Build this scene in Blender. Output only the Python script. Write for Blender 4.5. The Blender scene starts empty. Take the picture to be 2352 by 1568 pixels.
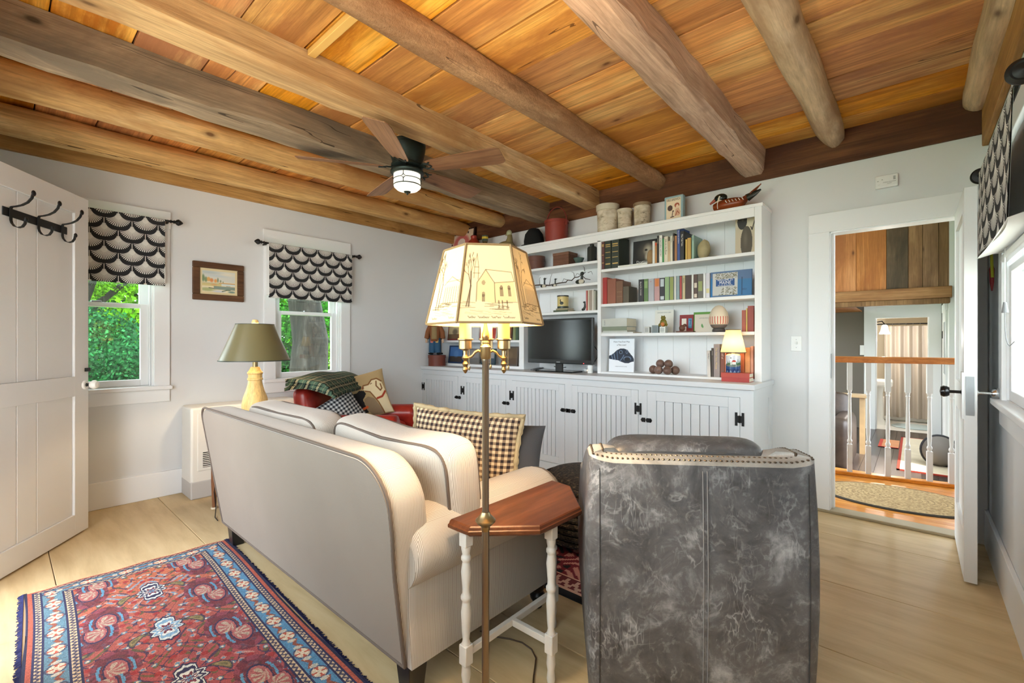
import bpy, bmesh, math, random
import numpy as np
from mathutils import Vector, Matrix, Euler
PI = math.pi
random.seed(7)
SC = bpy.context.scene
COL = SC.collection

# ------------------------------------------------------------------ camera
CAMP = Vector((4.56, -4.04, 1.25)); YAW = math.radians(41.5); FPX = 16.0 * 2352 / 36
cam_d = bpy.data.cameras.new('camera'); cam_d.lens = 16.0; cam_d.sensor_width = 36.0
cam_d.clip_start = 0.03; cam_d.clip_end = 200
cam_o = bpy.data.objects.new('camera', cam_d); COL.objects.link(cam_o)
cam_o.location = CAMP; cam_o.rotation_euler = (PI / 2, 0, YAW)
SC.camera = cam_o

# ------------------------------------------------------------------ world, sun, exposure
SC.view_settings.view_transform = 'Standard'; SC.view_settings.look = 'None'
SC.view_settings.exposure = 0.85; SC.view_settings.gamma = 1.0
SC.view_settings.use_curve_mapping = False
world = bpy.data.worlds.new('sky'); SC.world = world; world.use_nodes = True
bg = world.node_tree.nodes['Background']
bg.inputs['Color'].default_value = (0.86, 0.93, 1.0, 1); bg.inputs['Strength'].default_value = 6.5
sun_d = bpy.data.lights.new('sun', 'SUN'); sun_d.energy = 7.0; sun_d.angle = math.radians(3); sun_d.color = (1.0, .95, .84)
sun_o = bpy.data.objects.new('sun', sun_d); COL.objects.link(sun_o)
sun_o.rotation_euler = Vector((-0.42, 0.25, -0.87)).to_track_quat('-Z', 'Y').to_euler()
try:
    SC.cycles.max_bounces = 10; SC.cycles.diffuse_bounces = 6; SC.cycles.glossy_bounces = 4
    SC.cycles.transmission_bounces = 8; SC.cycles.transparent_max_bounces = 12
    SC.cycles.sample_clamp_indirect = 8.0; SC.cycles.caustics_reflective = False; SC.cycles.caustics_refractive = False
except Exception:
    pass
def portal(loc, rot, sx, sy):
    d = bpy.data.lights.new('window_portal', 'AREA'); d.shape = 'RECTANGLE'; d.size = sx; d.size_y = sy
    d.cycles.is_portal = True
    o = bpy.data.objects.new('window_portal', d); COL.objects.link(o); o.location = loc; o.rotation_euler = rot

# ------------------------------------------------------------------ geometry helpers
FV = Vector((-math.sin(YAW), math.cos(YAW), 0)); RV = Vector((math.cos(YAW), math.sin(YAW), 0)); UV_ = Vector((0, 0, 1))
def P(px, py, x=None, y=None, z=None, t=None):
    """photo pixel -> point on the plane x=, y= or z= that the thing touches"""
    d = FV + RV * ((px - 1176) / FPX) - UV_ * ((py - 784) / FPX)
    if x is not None: t = (x - CAMP.x) / d.x
    elif y is not None: t = (y - CAMP.y) / d.y
    elif z is not None: t = (z - CAMP.z) / d.z
    return CAMP + d * t
def lin(c):
    c = c / 255.0
    return c / 12.92 if c <= .04045 else ((c + .055) / 1.055) ** 2.4
def C(r, g, b, a=1): return (lin(r), lin(g), lin(b), a)

class MB:
    def __init__(s): s.v = []; s.f = []; s.uv = None
    def add(s, vs, fs, M=None):
        n = len(s.v)
        s.v += [tuple(M @ Vector(p)) for p in vs] if M is not None else [tuple(p) for p in vs]
        s.f += [tuple(i + n for i in f) for f in fs]
        return s
    def box(s, x0, x1, y0, y1, z0, z1, M=None):
        vs = [(x0, y0, z0), (x1, y0, z0), (x1, y1, z0), (x0, y1, z0), (x0, y0, z1), (x1, y0, z1), (x1, y1, z1), (x0, y1, z1)]
        return s.add(vs, [(0, 3, 2, 1), (4, 5, 6, 7), (0, 1, 5, 4), (1, 2, 6, 5), (2, 3, 7, 6), (3, 0, 4, 7)], M)
    def cbox(s, c, d, M=None):
        return s.box(c[0] - d[0] / 2, c[0] + d[0] / 2, c[1] - d[1] / 2, c[1] + d[1] / 2, c[2] - d[2] / 2, c[2] + d[2] / 2, M)
    def prism(s, poly, z0, z1, M=None):
        n = len(poly)
        vs = [(p[0], p[1], z0) for p in poly] + [(p[0], p[1], z1) for p in poly]
        fs = [tuple(range(n - 1, -1, -1)), tuple(range(n, 2 * n))] + [(i, (i + 1) % n, (i + 1) % n + n, i + n) for i in range(n)]
        return s.add(vs, fs, M)
    def lathe(s, prof, n=24, c=(0, 0, 0), M=None, cap=True, a0=0.0):
        vs = []; fs = []; m = len(prof)
        for r, z in prof:
            for k in range(n):
                a = a0 + 2 * PI * k / n
                vs.append((c[0] + r * math.cos(a), c[1] + r * math.sin(a), c[2] + z))
        for j in range(m - 1):
            for k in range(n):
                k2 = (k + 1) % n
                fs.append((j * n + k, j * n + k2, (j + 1) * n + k2, (j + 1) * n + k))
        if cap:
            fs.append(tuple(range(n - 1, -1, -1))); fs.append(tuple((m - 1) * n + k for k in range(n)))
        return s.add(vs, fs, M)
    def tube(s, pts, r, n=8, closed=False, M=None, cap=True, flat=1.0, up=None):
        pts = [Vector(p) for p in pts]; m = len(pts); vs = []; fs = []
        rs = r if isinstance(r, (list, tuple)) else [r] * m
        T = []
        for i in range(m):
            a = pts[i - 1] if (i > 0 or closed) else pts[i]
            b = pts[(i + 1) % m] if (i < m - 1 or closed) else pts[i]
            t = (b - a); T.append(t.normalized() if t.length > 1e-9 else Vector((0, 0, 1)))
        u0 = Vector(up) if up else (Vector((0, 0, 1)) if abs(T[0].z) < .9 else Vector((1, 0, 0)))
        for i in range(m):
            w = T[i].cross(u0)
            if w.length < 1e-6: w = T[i].orthogonal()
            w.normalize(); u = w.cross(T[i]).normalized()
            if not up: u0 = u
            for k in range(n):
                a = 2 * PI * k / n
                vs.append(pts[i] + w * (math.cos(a) * rs[i]) + u * (math.sin(a) * rs[i] * flat))
        mm = m if closed else m - 1
        for i in range(mm):
            i2 = (i + 1) % m
            for k in range(n):
                k2 = (k + 1) % n
                fs.append((i * n + k, i * n + k2, i2 * n + k2, i2 * n + k))
        if cap and not closed:
            fs.append(tuple(range(n - 1, -1, -1))); fs.append(tuple((m - 1) * n + k for k in range(n)))
        return s.add(vs, fs, M)
    def sphere(s, c, r, n=16, m=10, M=None):
        rx, ry, rz = r if isinstance(r, (list, tuple)) else (r, r, r)
        vs = [(c[0], c[1], c[2] - rz)]; fs = []
        for j in range(1, m):
            p = -PI / 2 + PI * j / m
            for k in range(n):
                a = 2 * PI * k / n
                vs.append((c[0] + rx * math.cos(p) * math.cos(a), c[1] + ry * math.cos(p) * math.sin(a), c[2] + rz * math.sin(p)))
        vs.append((c[0], c[1], c[2] + rz)); L = len(vs) - 1
        for k in range(n): fs.append((0, 1 + (k + 1) % n, 1 + k))
        for j in range(m - 2):
            for k in range(n):
                a = 1 + j * n + k; b = 1 + j * n + (k + 1) % n
                fs.append((a, b, b + n, a + n))
        for k in range(n): fs.append((L, 1 + (m - 2) * n + k, 1 + (m - 2) * n + (k + 1) % n))
        return s.add(vs, fs, M)
    def grid(s, fn, nu, nv, M=None, closeu=False):
        vs = [fn(i / nu, j / nv) for j in range(nv + 1) for i in range(nu + (0 if closeu else 1))]
        w = nu if closeu else nu + 1; fs = []
        for j in range(nv):
            for i in range(nu):
                i2 = (i + 1) % w
                fs.append((j * w + i, j * w + i2, (j + 1) * w + i2, (j + 1) * w + i))
        return s.add(vs, fs, M)
    def cyl(s, p0, p1, r, n=16, r2=None): return s.tube([p0, p1], [r, r2 if r2 is not None else r], n)

PINV = {}
def place(o, parent):
    if parent is not None:
        o.parent = parent
        if parent.name in PINV: o.matrix_parent_inverse = PINV[parent.name]
    return o
def obj(name, mb, mat, parent=None, smooth=False, bevel=0, seg=2, angle=40, sub=0):
    me = mb if isinstance(mb, bpy.types.Mesh) else bpy.data.meshes.new(name)
    if not isinstance(mb, bpy.types.Mesh):
        me.from_pydata(mb.v, [], mb.f); me.update()
        if mat is not None: me.materials.append(mat)
        if smooth: 
            me.polygons.foreach_set('use_smooth', [True] * len(me.polygons))
    o = bpy.data.objects.new(name, me); COL.objects.link(o)
    if sub:
        s = o.modifiers.new('sub', 'SUBSURF'); s.levels = sub; s.render_levels = sub
    if bevel:
        b = o.modifiers.new('bevel', 'BEVEL'); b.width = bevel; b.segments = seg; b.limit_method = 'ANGLE'; b.angle_limit = math.radians(angle)
        b.harden_normals = False
    if smooth and not sub:
        try: me.set_sharp_from_angle(angle=math.radians(angle))
        except Exception: pass
    return place(o, parent)
def tag(o, label, cat, group=None):
    o['label'] = label; o['category'] = cat
    if group: o['group'] = group
    return o
def thing(name, label, cat, loc=(0, 0, 0), rotz=0.0, group=None, local=False):
    """Empty at the base of a thing. Parts are modelled in world space unless local."""
    o = bpy.data.objects.new(name, None); COL.objects.link(o); o.empty_display_size = .05
    o.location = loc; o.rotation_euler = (0, 0, rotz)
    if not local: PINV[o.name] = (Matrix.Translation(Vector(loc)) @ Matrix.Rotation(rotz, 4, 'Z')).inverted()
    return tag(o, label, cat, group)
def struct(name, mb, mat, **k):
    o = obj(name, mb, mat, **k); o['kind'] = 'structure'; return o
def Mx(loc, rz=0, rx=0, ry=0):
    return Matrix.Translation(Vector(loc)) @ Euler((rx, ry, rz), 'XYZ').to_matrix().to_4x4()
def frame(o, ux, uy):
    ux = Vector(ux).normalized(); uz = ux.cross(Vector(uy)).normalized(); uy = uz.cross(ux)
    M = Matrix.Identity(4)
    for i in range(3): M[i][0] = ux[i]; M[i][1] = uy[i]; M[i][2] = uz[i]; M[i][3] = Vector(o)[i]
    return M

# ------------------------------------------------------------------ material helpers
class X:
    def __init__(s, nt, k): s.nt = nt; s.k = k
    def op(s, o, b=None, c=None):
        n = s.nt.nodes.new('ShaderNodeMath'); n.operation = o
        for i, v in enumerate((s, b, c)):
            if v is None: continue
            if isinstance(v, X): s.nt.links.new(v.k, n.inputs[i])
            else: n.inputs[i].default_value = v
        return X(s.nt, n.outputs[0])
    def __add__(s, b): return s.op('ADD', b)
    __radd__ = __add__
    def __sub__(s, b): return s.op('SUBTRACT', b)
    def __rsub__(s, b): return (s * -1) + b
    def __mul__(s, b): return s.op('MULTIPLY', b)
    __rmul__ = __mul__
    def __truediv__(s, b): return s.op('DIVIDE', b)
    def lt(s, b): return s.op('LESS_THAN', b)
    def gt(s, b): return s.op('GREATER_THAN', b)
    def frac(s): return s.op('FRACT')
    def floor(s): return s.op('FLOOR')
    def abs(s): return s.op('ABSOLUTE')
    def pow(s, b): return s.op('POWER', b)
    def min(s, b): return s.op('MINIMUM', b)
    def max(s, b): return s.op('MAXIMUM', b)
class G:
    """a small material graph"""
    def __init__(g, name, col=(.8, .8, .8, 1), rough=.6, metal=0.0, spec=None):
        g.m = bpy.data.materials.new(name); g.m.use_nodes = True; g.nt = g.m.node_tree
        g.p = g.nt.nodes['Principled BSDF']
        g.p.inputs['Base Color'].default_value = col; g.p.inputs['Roughness'].default_value = rough; g.p.inputs['Metallic'].default_value = metal
        if spec is not None: g.p.inputs['Specular IOR Level'].default_value = spec
    def n(g, t, **k):
        n = g.nt.nodes.new(t)
        for a, v in k.items(): setattr(n, a, v)
        return n
    def l(g, a, b): g.nt.links.new(a.k if isinstance(a, X) else a, b)
    def coord(g, which='Object'):
        return g.n('ShaderNodeTexCoord').outputs[which]
    def rnd(g): return X(g.nt, g.n('ShaderNodeObjectInfo').outputs['Random'])
    def xyz(g, vec):
        s = g.n('ShaderNodeSeparateXYZ'); g.l(vec, s.inputs[0]); return [X(g.nt, s.outputs[i]) for i in range(3)]
    def comb(g, a, b, c=0.0):
        s = g.n('ShaderNodeCombineXYZ')
        for i, v in enumerate((a, b, c)):
            if isinstance(v, X): g.l(v, s.inputs[i])
            else: s.inputs[i].default_value = v
        return s.outputs[0]
    def map(g, vec, scale=(1, 1, 1), loc=(0, 0, 0), rot=(0, 0, 0)):
        m = g.n('ShaderNodeMapping'); g.l(vec, m.inputs[0])
        m.inputs['Location'].default_value = loc; m.inputs['Rotation'].default_value = rot; m.inputs['Scale'].default_value = scale
        return m.outputs[0]
    def noise(g, vec, scale=5, det=4, rough=.5, dist=0.0, out=0):
        n = g.n('ShaderNodeTexNoise'); g.l(vec, n.inputs['Vector'])
        n.inputs['Scale'].default_value = scale; n.inputs['Detail'].default_value = det; n.inputs['Roughness'].default_value = rough; n.inputs['Distortion'].default_value = dist
        return n.outputs[out]
    def voro(g, vec, scale=5, feat='F1', rnd=1.0):
        n = g.n('ShaderNodeTexVoronoi'); n.feature = feat; g.l(vec, n.inputs['Vector']); n.inputs['Scale'].default_value = scale
        n.inputs['Randomness'].default_value = rnd
        return n.outputs[0]
    def ramp(g, fac, stops, interp='LINEAR'):
        r = g.n('ShaderNodeValToRGB'); g.l(fac, r.inputs[0]); r.color_ramp.interpolation = interp
        e = r.color_ramp.elements
        while len(e) < len(stops): e.new(.5)
        for i, (p, c) in enumerate(stops): e[i].position = p; e[i].color = c
        return r.outputs[0]
    def mix(g, f, a, b, mode='MIX'):
        m = g.n('ShaderNodeMix'); m.data_type = 'RGBA'; m.blend_type = mode
        for v, i in ((f, 0), (a, 6), (b, 7)):
            if isinstance(v, X): g.l(v, m.inputs[i])
            elif isinstance(v, bpy.types.NodeSocket): g.l(v, m.inputs[i])
            else: m.inputs[i].default_value = v
        return m.outputs[2]
    def bump(g, h, s=.3, d=.01):
        b = g.n('ShaderNodeBump'); g.l(h, b.inputs['Height']); b.inputs['Strength'].default_value = s; b.inputs['Distance'].default_value = d
        g.l(b.outputs[0], g.p.inputs['Normal'])
    def col(g, c): g.l(c, g.p.inputs['Base Color'])
def plain(name, c, rough=.55, metal=0.0, spec=None, var=0.0, bump=0.0, bscale=200):
    g = G(name, c, rough, metal, spec)
    if var or bump:
        v = g.coord()
        if var:
            nz = g.noise(v, 6, 5, .6)
            dk = tuple(x * (1 - var) for x in c[:3]) + (1,); lt = tuple(min(1, x * (1 + var * .6)) for x in c[:3]) + (1,)
            g.col(g.ramp(nz, [(.3, dk), (.7, lt)]))
        if bump: g.bump(g.noise(v, bscale, 3), bump, .002)
    return g.m
def wood(name, dark, mid, light, axis=0, grain=(1.2, 22), rough=.65, tint=.35, stain=None, bump=.35, bark=False, crack=True, knot=True):
    """boards: grain runs along axis; colour differs from board to board"""
    g = G(name, mid, rough, spec=.3)
    v = g.coord(); r = g.rnd()
    add = g.n('ShaderNodeVectorMath', operation='ADD'); g.l(v, add.inputs[0]); g.l(g.comb(r * 37.0, r * 53.0, r * 19.0), add.inputs[1]); w = add.outputs[0]
    def sc(al, ac): q = [ac] * 3; q[axis] = al; return g.map(w, q)
    low = g.noise(sc(.8, 3.0), 1.0, 4, .6, .25)
    col = g.ramp(low, [(.36, tuple(m_ * .72 + d_ * .28 for m_, d_ in zip(mid, dark))), (.5, mid), (.66, light)])
    strk = g.noise(sc(grain[0] * .5, grain[1] * 1.3), 1.0, 5, .6, .15)
    col = g.mix(X(g.nt, g.ramp(strk, [(.46, (0, 0, 0, 1)), (.68, (1, 1, 1, 1))])) * .55, col, dark)
    fine = g.noise(sc(grain[0] * 3.5, grain[1] * 6.5), 1.0, 6, .7)
    col = g.mix(.85, col, g.ramp(fine, [(.3, (.62, .60, .58, 1)), (.62, (1.08, 1.08, 1.08, 1))]), 'MULTIPLY')
    if stain is not None:
        st = g.noise(sc(.7, 2.6), 1.0, 6, .68, .5)
        col = g.mix(X(g.nt, g.ramp(st, [(.49, (0, 0, 0, 1)), (.62, (1, 1, 1, 1))])) * .85, col, stain)
    if crack:
        ck = X(g.nt, g.noise(sc(.30, 9), 1.0, 2, .4)); cm = X(g.nt, g.noise(sc(.5, 1.5), 1.7, 2))
        col = g.mix((ck - .5).abs().lt(.0028) * cm.gt(.55) * .8, col, tuple(x * .3 for x in dark[:3]) + (1,))
    if knot:
        kn = g.voro(sc(1.7, 3.6), 1.0); kx_ = X(g.nt, kn)
        col = g.mix(X(g.nt, g.ramp(kn, [(.03, (.9, .9, .9, 1)), (.06, (.35, .35, .35, 1)), (.11, (0, 0, 0, 1))])), col, tuple(x * .5 for x in dark[:3]) + (1,))
    hs = g.n('ShaderNodeHueSaturation'); g.l(col, hs.inputs['Color'])
    g.l(r * tint + (1 - tint * .5), hs.inputs['Value']); g.l((r * 7.3).frac() * (tint * .5) + (1 - tint * .25), hs.inputs['Saturation']); g.l((r * 3.7).frac() * (tint * .03) + (.5 - tint * .015), hs.inputs['Hue'])
    g.col(hs.outputs[0])
    if bark: g.bump(g.noise(g.map(v, (1, 1, 1)), 38, 6, .7), .9, .02)
    else: g.bump(fine, bump, .004)
    return g.m

# ------------------------------------------------------------------ painted colour (flat print) on a fine grid of faces
class Cv:
    def __init__(s, w, h, c): s.w = w; s.h = h; s.a = np.zeros((h, w, 3)); s.a[:] = c; s.yy, s.xx = np.mgrid[0:h, 0:w]
    def poly(s, pts, c, al=1.0):
        pts = [(p[0] * s.w, p[1] * s.h) for p in pts]; m = np.zeros((s.h, s.w), bool); n = len(pts); x = s.xx + .5; y = s.yy + .5
        for i in range(n):
            (x1, y1), (x2, y2) = pts[i], pts[(i + 1) % n]
            if y1 == y2: continue
            c1 = ((y1 <= y) & (y < y2)) | ((y2 <= y) & (y < y1))
            m ^= c1 & (x < (x2 - x1) * (y - y1) / (y2 - y1) + x1)
        s.a[m] = s.a[m] * (1 - al) + np.array(c) * al; return s
    def ell(s, cx, cy, rx, ry, c, al=1.0, soft=0, rot=0.0):
        dx = (s.xx + .5) / s.w - cx; dy = (s.yy + .5) / s.h - cy
        if rot: dx, dy = dx * math.cos(rot) + dy * math.sin(rot), -dx * math.sin(rot) + dy * math.cos(rot)
        d = np.sqrt((dx / rx) ** 2 + (dy / ry) ** 2)
        m = np.clip((1 - d) / soft, 0, 1) * al if soft else (d < 1) * al
        s.a = s.a * (1 - m[..., None]) + np.array(c) * m[..., None]; return s
    def line(s, pts, c, w=1.0, al=1.0):
        x = s.xx + .5; y = s.yy + .5; best = np.full((s.h, s.w), 1e9)
        for i in range(len(pts) - 1):
            x1, y1 = pts[i][0] * s.w, pts[i][1] * s.h; x2, y2 = pts[i + 1][0] * s.w, pts[i + 1][1] * s.h
            L = (x2 - x1) ** 2 + (y2 - y1) ** 2 + 1e-9
            t = np.clip(((x - x1) * (x2 - x1) + (y - y1) * (y2 - y1)) / L, 0, 1)
            best = np.minimum(best, np.hypot(x - x1 - t * (x2 - x1), y - y1 - t * (y2 - y1)))
        m = np.clip(w / 2 + .5 - best, 0, 1) * al
        s.a = s.a * (1 - m[..., None]) + np.array(c) * m[..., None]; return s
    def rect(s, x0, y0, x1, y1, c, al=1.0): return s.poly([(x0, y0), (x1, y0), (x1, y1), (x0, y1)], c, al)
def paint_mesh(name, cv, fn, mat):
    """fn(u, v) -> point; v grows downward like the print"""
    w, h = cv.w, cv.h
    us = np.linspace(0, 1, w + 1); vs = np.linspace(0, 1, h + 1)
    co = np.array([fn(u, v) for v in vs for u in us], dtype=np.float32)
    idx = np.arange((w + 1) * (h + 1)).reshape(h + 1, w + 1)
    f = np.stack([idx[:-1, :-1], idx[1:, :-1], idx[1:, 1:], idx[:-1, 1:]], -1).reshape(-1, 4)
    me = bpy.data.meshes.new(name); me.vertices.add(len(co)); me.vertices.foreach_set('co', co.ravel())
    me.loops.add(f.size); me.loops.foreach_set('vertex_index', f.ravel().astype(np.int32))
    me.polygons.add(len(f)); me.polygons.foreach_set('loop_start', np.arange(0, f.size, 4, dtype=np.int32))
    try: me.polygons.foreach_set('loop_total', np.full(len(f), 4, dtype=np.int32))
    except Exception: pass
    me.update(calc_edges=True)
    a = np.clip(cv.a, 0, 255) / 255.0; a = np.where(a <= .04045, a / 12.92, ((a + .055) / 1.055) ** 2.4).reshape(-1, 3)
    at = me.attributes.new('print', 'FLOAT_COLOR', 'CORNER')
    c4 = np.ones((len(f), 4, 4), dtype=np.float32); c4[..., :3] = a[:, None, :]
    at.data.foreach_set('color', c4.ravel()); me.materials.append(mat)
    return me
def print_mat(name, rough=.6, bump=0.0, bscale=300, sheen=0.0):
    g = G(name, rough=rough); a = g.n('ShaderNodeAttribute'); a.attribute_name = 'print'; g.col(a.outputs['Color'])
    if bump: g.bump(g.noise(g.coord(), bscale, 3), bump, .004)
    return g.m
def quadfn(o, ux, uy):
    o = Vector(o); ux = Vector(ux); uy = Vector(uy)
    return lambda u, v: tuple(o + ux * u + uy * v)
TXT = {}
def lettering(s, size, o, ux, uy, mat, parent=None, align='CENTER', fit=None, name='lettering', th=.0006):
    c = bpy.data.curves.new('t', 'FONT'); c.body = s; c.size = size; c.align_x = align; c.extrude = th / 2; c.resolution_u = 2
    t = bpy.data.objects.new('t', c); COL.objects.link(t)
    dg = bpy.context.evaluated_depsgraph_get(); me = bpy.data.meshes.new_from_object(t.evaluated_get(dg))
    bpy.data.objects.remove(t); bpy.data.curves.remove(c)
    if len(me.vertices) == 0: return None
    if fit:
        xs = [v.co.x for v in me.vertices]; w = max(xs) - min(xs)
        if w > fit: me.transform(Matrix.Diagonal((fit / w, 1, 1, 1)))
    me.transform(frame(o, ux, uy)); me.materials.clear(); me.materials.append(mat); me.name = name
    o_ = bpy.data.objects.new(name, me); COL.objects.link(o_)
    return place(o_, parent)
# ------------------------------------------------------------------ materials
def wallpaint(name, c, rough=.6):
    g = G(name, c, rough, spec=.3); v = g.coord()
    g.bump(g.noise(v, 90, 3), .06, .002)
    return g.m
WALLM = wallpaint('white_wall_paint', C(219, 220, 221)); TRIM = wallpaint('white_trim_paint', C(233, 234, 235), .38)
CABM = wallpaint('cabinet_paint', C(212, 215, 218), .4); DOORM = wallpaint('door_paint', C(224, 224, 223), .42)
def floor_paint():
    g = G('tan_floor_paint', C(190, 168, 128), .48, spec=.3); v = g.coord(); r = g.rnd()
    a = g.noise(g.map(v, (.8, 5, 5)), 2.2, 5, .6, .3)
    col = g.ramp(a, [(.3, C(186, 160, 118)), (.55, C(206, 182, 140)), (.8, C(216, 195, 157))])
    kn = g.voro(g.map(v, (1.25, 2.6, 2.6), loc=(.4, .9, 0)), 1.0)
    col = g.mix(g.ramp(kn, [(.03, (.7, .7, .7, 1)), (.045, (.1, .1, .1, 1)), (.06, (.5, .5, .5, 1)), (.085, (0, 0, 0, 1))]), col, C(140, 108, 66))
    sp = g.noise(v, 2.7, 6, .7, 1.5); col = g.mix(g.ramp(sp, [(.66, (0, 0, 0, 1)), (.78, (.55, .55, .55, 1))]), col, C(150, 118, 74))
    hs = g.n('ShaderNodeHueSaturation'); g.l(col, hs.inputs['Color']); g.l(r * .08 + .96, hs.inputs['Value']); g.col(hs.outputs[0])
    g.bump(g.noise(g.map(v, (1, 14, 14)), 4, 5), .12, .004)
    return g.m
FLOORM = floor_paint()
CEILM = wood('ceiling_board_wood', C(140, 78, 30), C(228, 160, 78), C(244, 194, 112), 0, (1.0, 13), .6, .36, C(172, 108, 54), knot=True)
BEAM_TAN = wood('pale_beam_wood', C(136, 96, 56), C(220, 182, 130), C(236, 206, 160), 1, (1.1, 17), .7, .12, C(172, 128, 82), .5)
BEAM_GREY = wood('grey_beam_wood', C(92, 78, 62), C(172, 150, 122), C(202, 182, 152), 1, (.9, 16), .75, .1, C(118, 104, 86), .5)
BEAM_PINK = wood('hewn_beam_wood', C(120, 92, 74), C(204, 172, 148), C(224, 198, 176), 1, (1.0, 15), .7, .1, C(166, 132, 110), .5)
LOG_GOLD = wood('peeled_log_wood', C(134, 88, 42), C(226, 184, 120), C(240, 208, 152), 1, (1.3, 13), .65, .1, C(176, 130, 78), .4)
LOG_PALE = wood('pale_log_wood', C(132, 100, 70), C(216, 188, 152), C(234, 212, 182), 1, (1.3, 11), .65, .1, C(166, 136, 106), .4)
LOG_BARK = wood('bark_log_wood', C(112, 74, 44), C(198, 156, 114), C(226, 192, 150), 1, (9, 16), .8, .08, C(150, 108, 72), .5, bark=True)
HEADER = wood('dark_header_wood', C(52, 28, 16), C(106, 64, 38), C(140, 92, 58), 0, (1, 16), .65, .1, C(76, 44, 28))
HEADER_L = wood('header_plank_wood', C(140, 94, 46), C(202, 156, 96), C(218, 176, 116), 1, (1, 15), .65, .2, C(156, 112, 66))
IRON = plain('black_iron', C(34, 33, 33), .5, .6); BRONZE = plain('dark_bronze', C(52, 62, 58), .42, .7, var=.25)
STEEL = plain('aged_steel', C(150, 152, 154), .4, .9, var=.2); CHROME = plain('bright_chrome', C(200, 203, 205), .15, 1.0)
PORCELAIN = plain('white_porcelain', C(238, 236, 230), .15); BLACKG = plain('black_gloss', C(14, 14, 15), .18)
WHITEP = plain('white_plastic', C(232, 232, 230), .4)
def glass(name, tint=(1, 1, 1, 1)):
    g = G(name); nt = g.nt; nt.nodes.remove(g.p); out = nt.nodes['Material Output']
    tr = g.n('ShaderNodeBsdfTransparent'); tr.inputs[0].default_value = tint
    gl = g.n('ShaderNodeBsdfGlossy'); gl.inputs['Roughness'].default_value = .02
    fr = g.n('ShaderNodeFresnel'); bf = X(g.nt, g.n('ShaderNodeNewGeometry').outputs['Backfacing']); g.l(bf * (1 / 1.5 - 1.5) + 1.5, fr.inputs[0])
    mx = g.n('ShaderNodeMixShader'); g.l(fr.outputs[0], mx.inputs[0]); g.l(tr.outputs[0], mx.inputs[1]); g.l(gl.outputs[0], mx.inputs[2])
    g.l(mx.outputs[0], out.inputs[0]); return g.m
GLASS = glass('window_glass', (.93, .97, .95, 1))

# ------------------------------------------------------------------ room shell
XR = 4.90; YF = -4.20; ZC = 2.775
def holed(axis, a0, a1, u0, u1, z0, z1, holes):
    """wall slab with rectangular openings; axis 0: slab in x (a0..a1), runs along y; axis 1: the other way"""
    mb = MB(); us = sorted({u0, u1} | {h[0] for h in holes} | {h[1] for h in holes}); zs = sorted({z0, z1} | {h[2] for h in holes} | {h[3] for h in holes})
    for i in range(len(us) - 1):
        for j in range(len(zs) - 1):
            cu = (us[i] + us[i + 1]) / 2; cz = (zs[j] + zs[j + 1]) / 2
            if any(h[0] < cu < h[1] and h[2] < cz < h[3] for h in holes): continue
            if axis == 0: mb.box(a0, a1, us[i], us[i + 1], zs[j], zs[j + 1])
            else: mb.box(us[i], us[i + 1], a0, a1, zs[j], zs[j + 1])
    return mb
W1 = (-3.885, -3.21, .90, 2.16); W2 = (-2.295, -1.63, .90, 2.16); W3 = (-1.75, -.76, .965, 2.16)
W4 = (2.2, 4.45, .95, 2.5); DW = (1.174, 2.07, 0, 2.2); DB = (4.087, 4.815, 0, 2.055)
floor = struct('floor', MB().box(-.15, XR + .15, YF - .1, .0, -.2, -.022), FLOORM)
seams = [0.0, -.46, -1.17, -1.80, -2.50, -2.83, -3.19, -3.84, YF]
for i in range(len(seams) - 1):
    obj('floor_board', MB().box(0.0, XR, seams[i + 1] + .0015, seams[i] - .0015, -.022, 0), FLOORM, floor, bevel=.002, seg=1)
ceil_o = struct('ceiling', MB().box(-1.3, XR + 1.3, YF - 1.2, .12, ZC + .025, ZC + .12), plain('roof_underside', C(70, 48, 32), .8))  # slab overhangs the walls as unseen eaves, added to keep the sun out
cs = [0.0, -.22, -.50, -.83, -1.155, -1.46, -1.78, -2.08, -2.38, -2.67, -2.98, -3.28, -3.58, -3.88, YF]
for i in range(len(cs) - 1):
    brk = [0.0] + ([2.08] if i % 3 == 1 else ([1.46, 3.6] if i % 3 == 0 else [3.58])) + [XR]
    for j in range(len(brk) - 1):
        dz = random.uniform(-.004, .004)
        obj('ceiling_board', MB().box(brk[j] + .001, brk[j + 1] - .001, cs[i + 1] + random.uniform(.002, .006), cs[i] - random.uniform(.002, .006), ZC + dz, ZC + .025), CEILM, ceil_o, bevel=.003, seg=1)
struct('wall_left', holed(0, -.15, 0, YF - .15, .0, 0, ZC + .025, [W1, W2]), WALLM)
struct('wall_back', holed(1, 0, .12, -.15, XR + .15, 0, ZC + .025, [DB]), WALLM)
struct('wall_right', holed(0, XR, XR + .15, YF - .15, .0, 0, ZC + .025, [W3]), WALLM)
struct('wall_front', holed(1, YF - .15, YF, -.15, XR + .15, 0, ZC + .025, [W4, DW]), WALLM)
struct('baseboard_left', MB().box(0, .02, YF, -.58, 0, .20), TRIM, bevel=.004)
struct('baseboard_right', MB().box(XR - .02, XR, YF, -.0, 0, .22), TRIM, bevel=.004)
struct('baseboard_back', MB().box(3.72, 3.965, -.018, 0, 0, .2), TRIM, bevel=.004)
struct('baseboard_front', MB().box(2.2, XR, YF, YF + .02, 0, .2), TRIM, bevel=.004)
# corner board between the left wall and the bookcase wall
struct('trim_1', MB().box(0, .07, -.06, 0, 2.28, 2.53), HEADER_L, bevel=.004)

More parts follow.
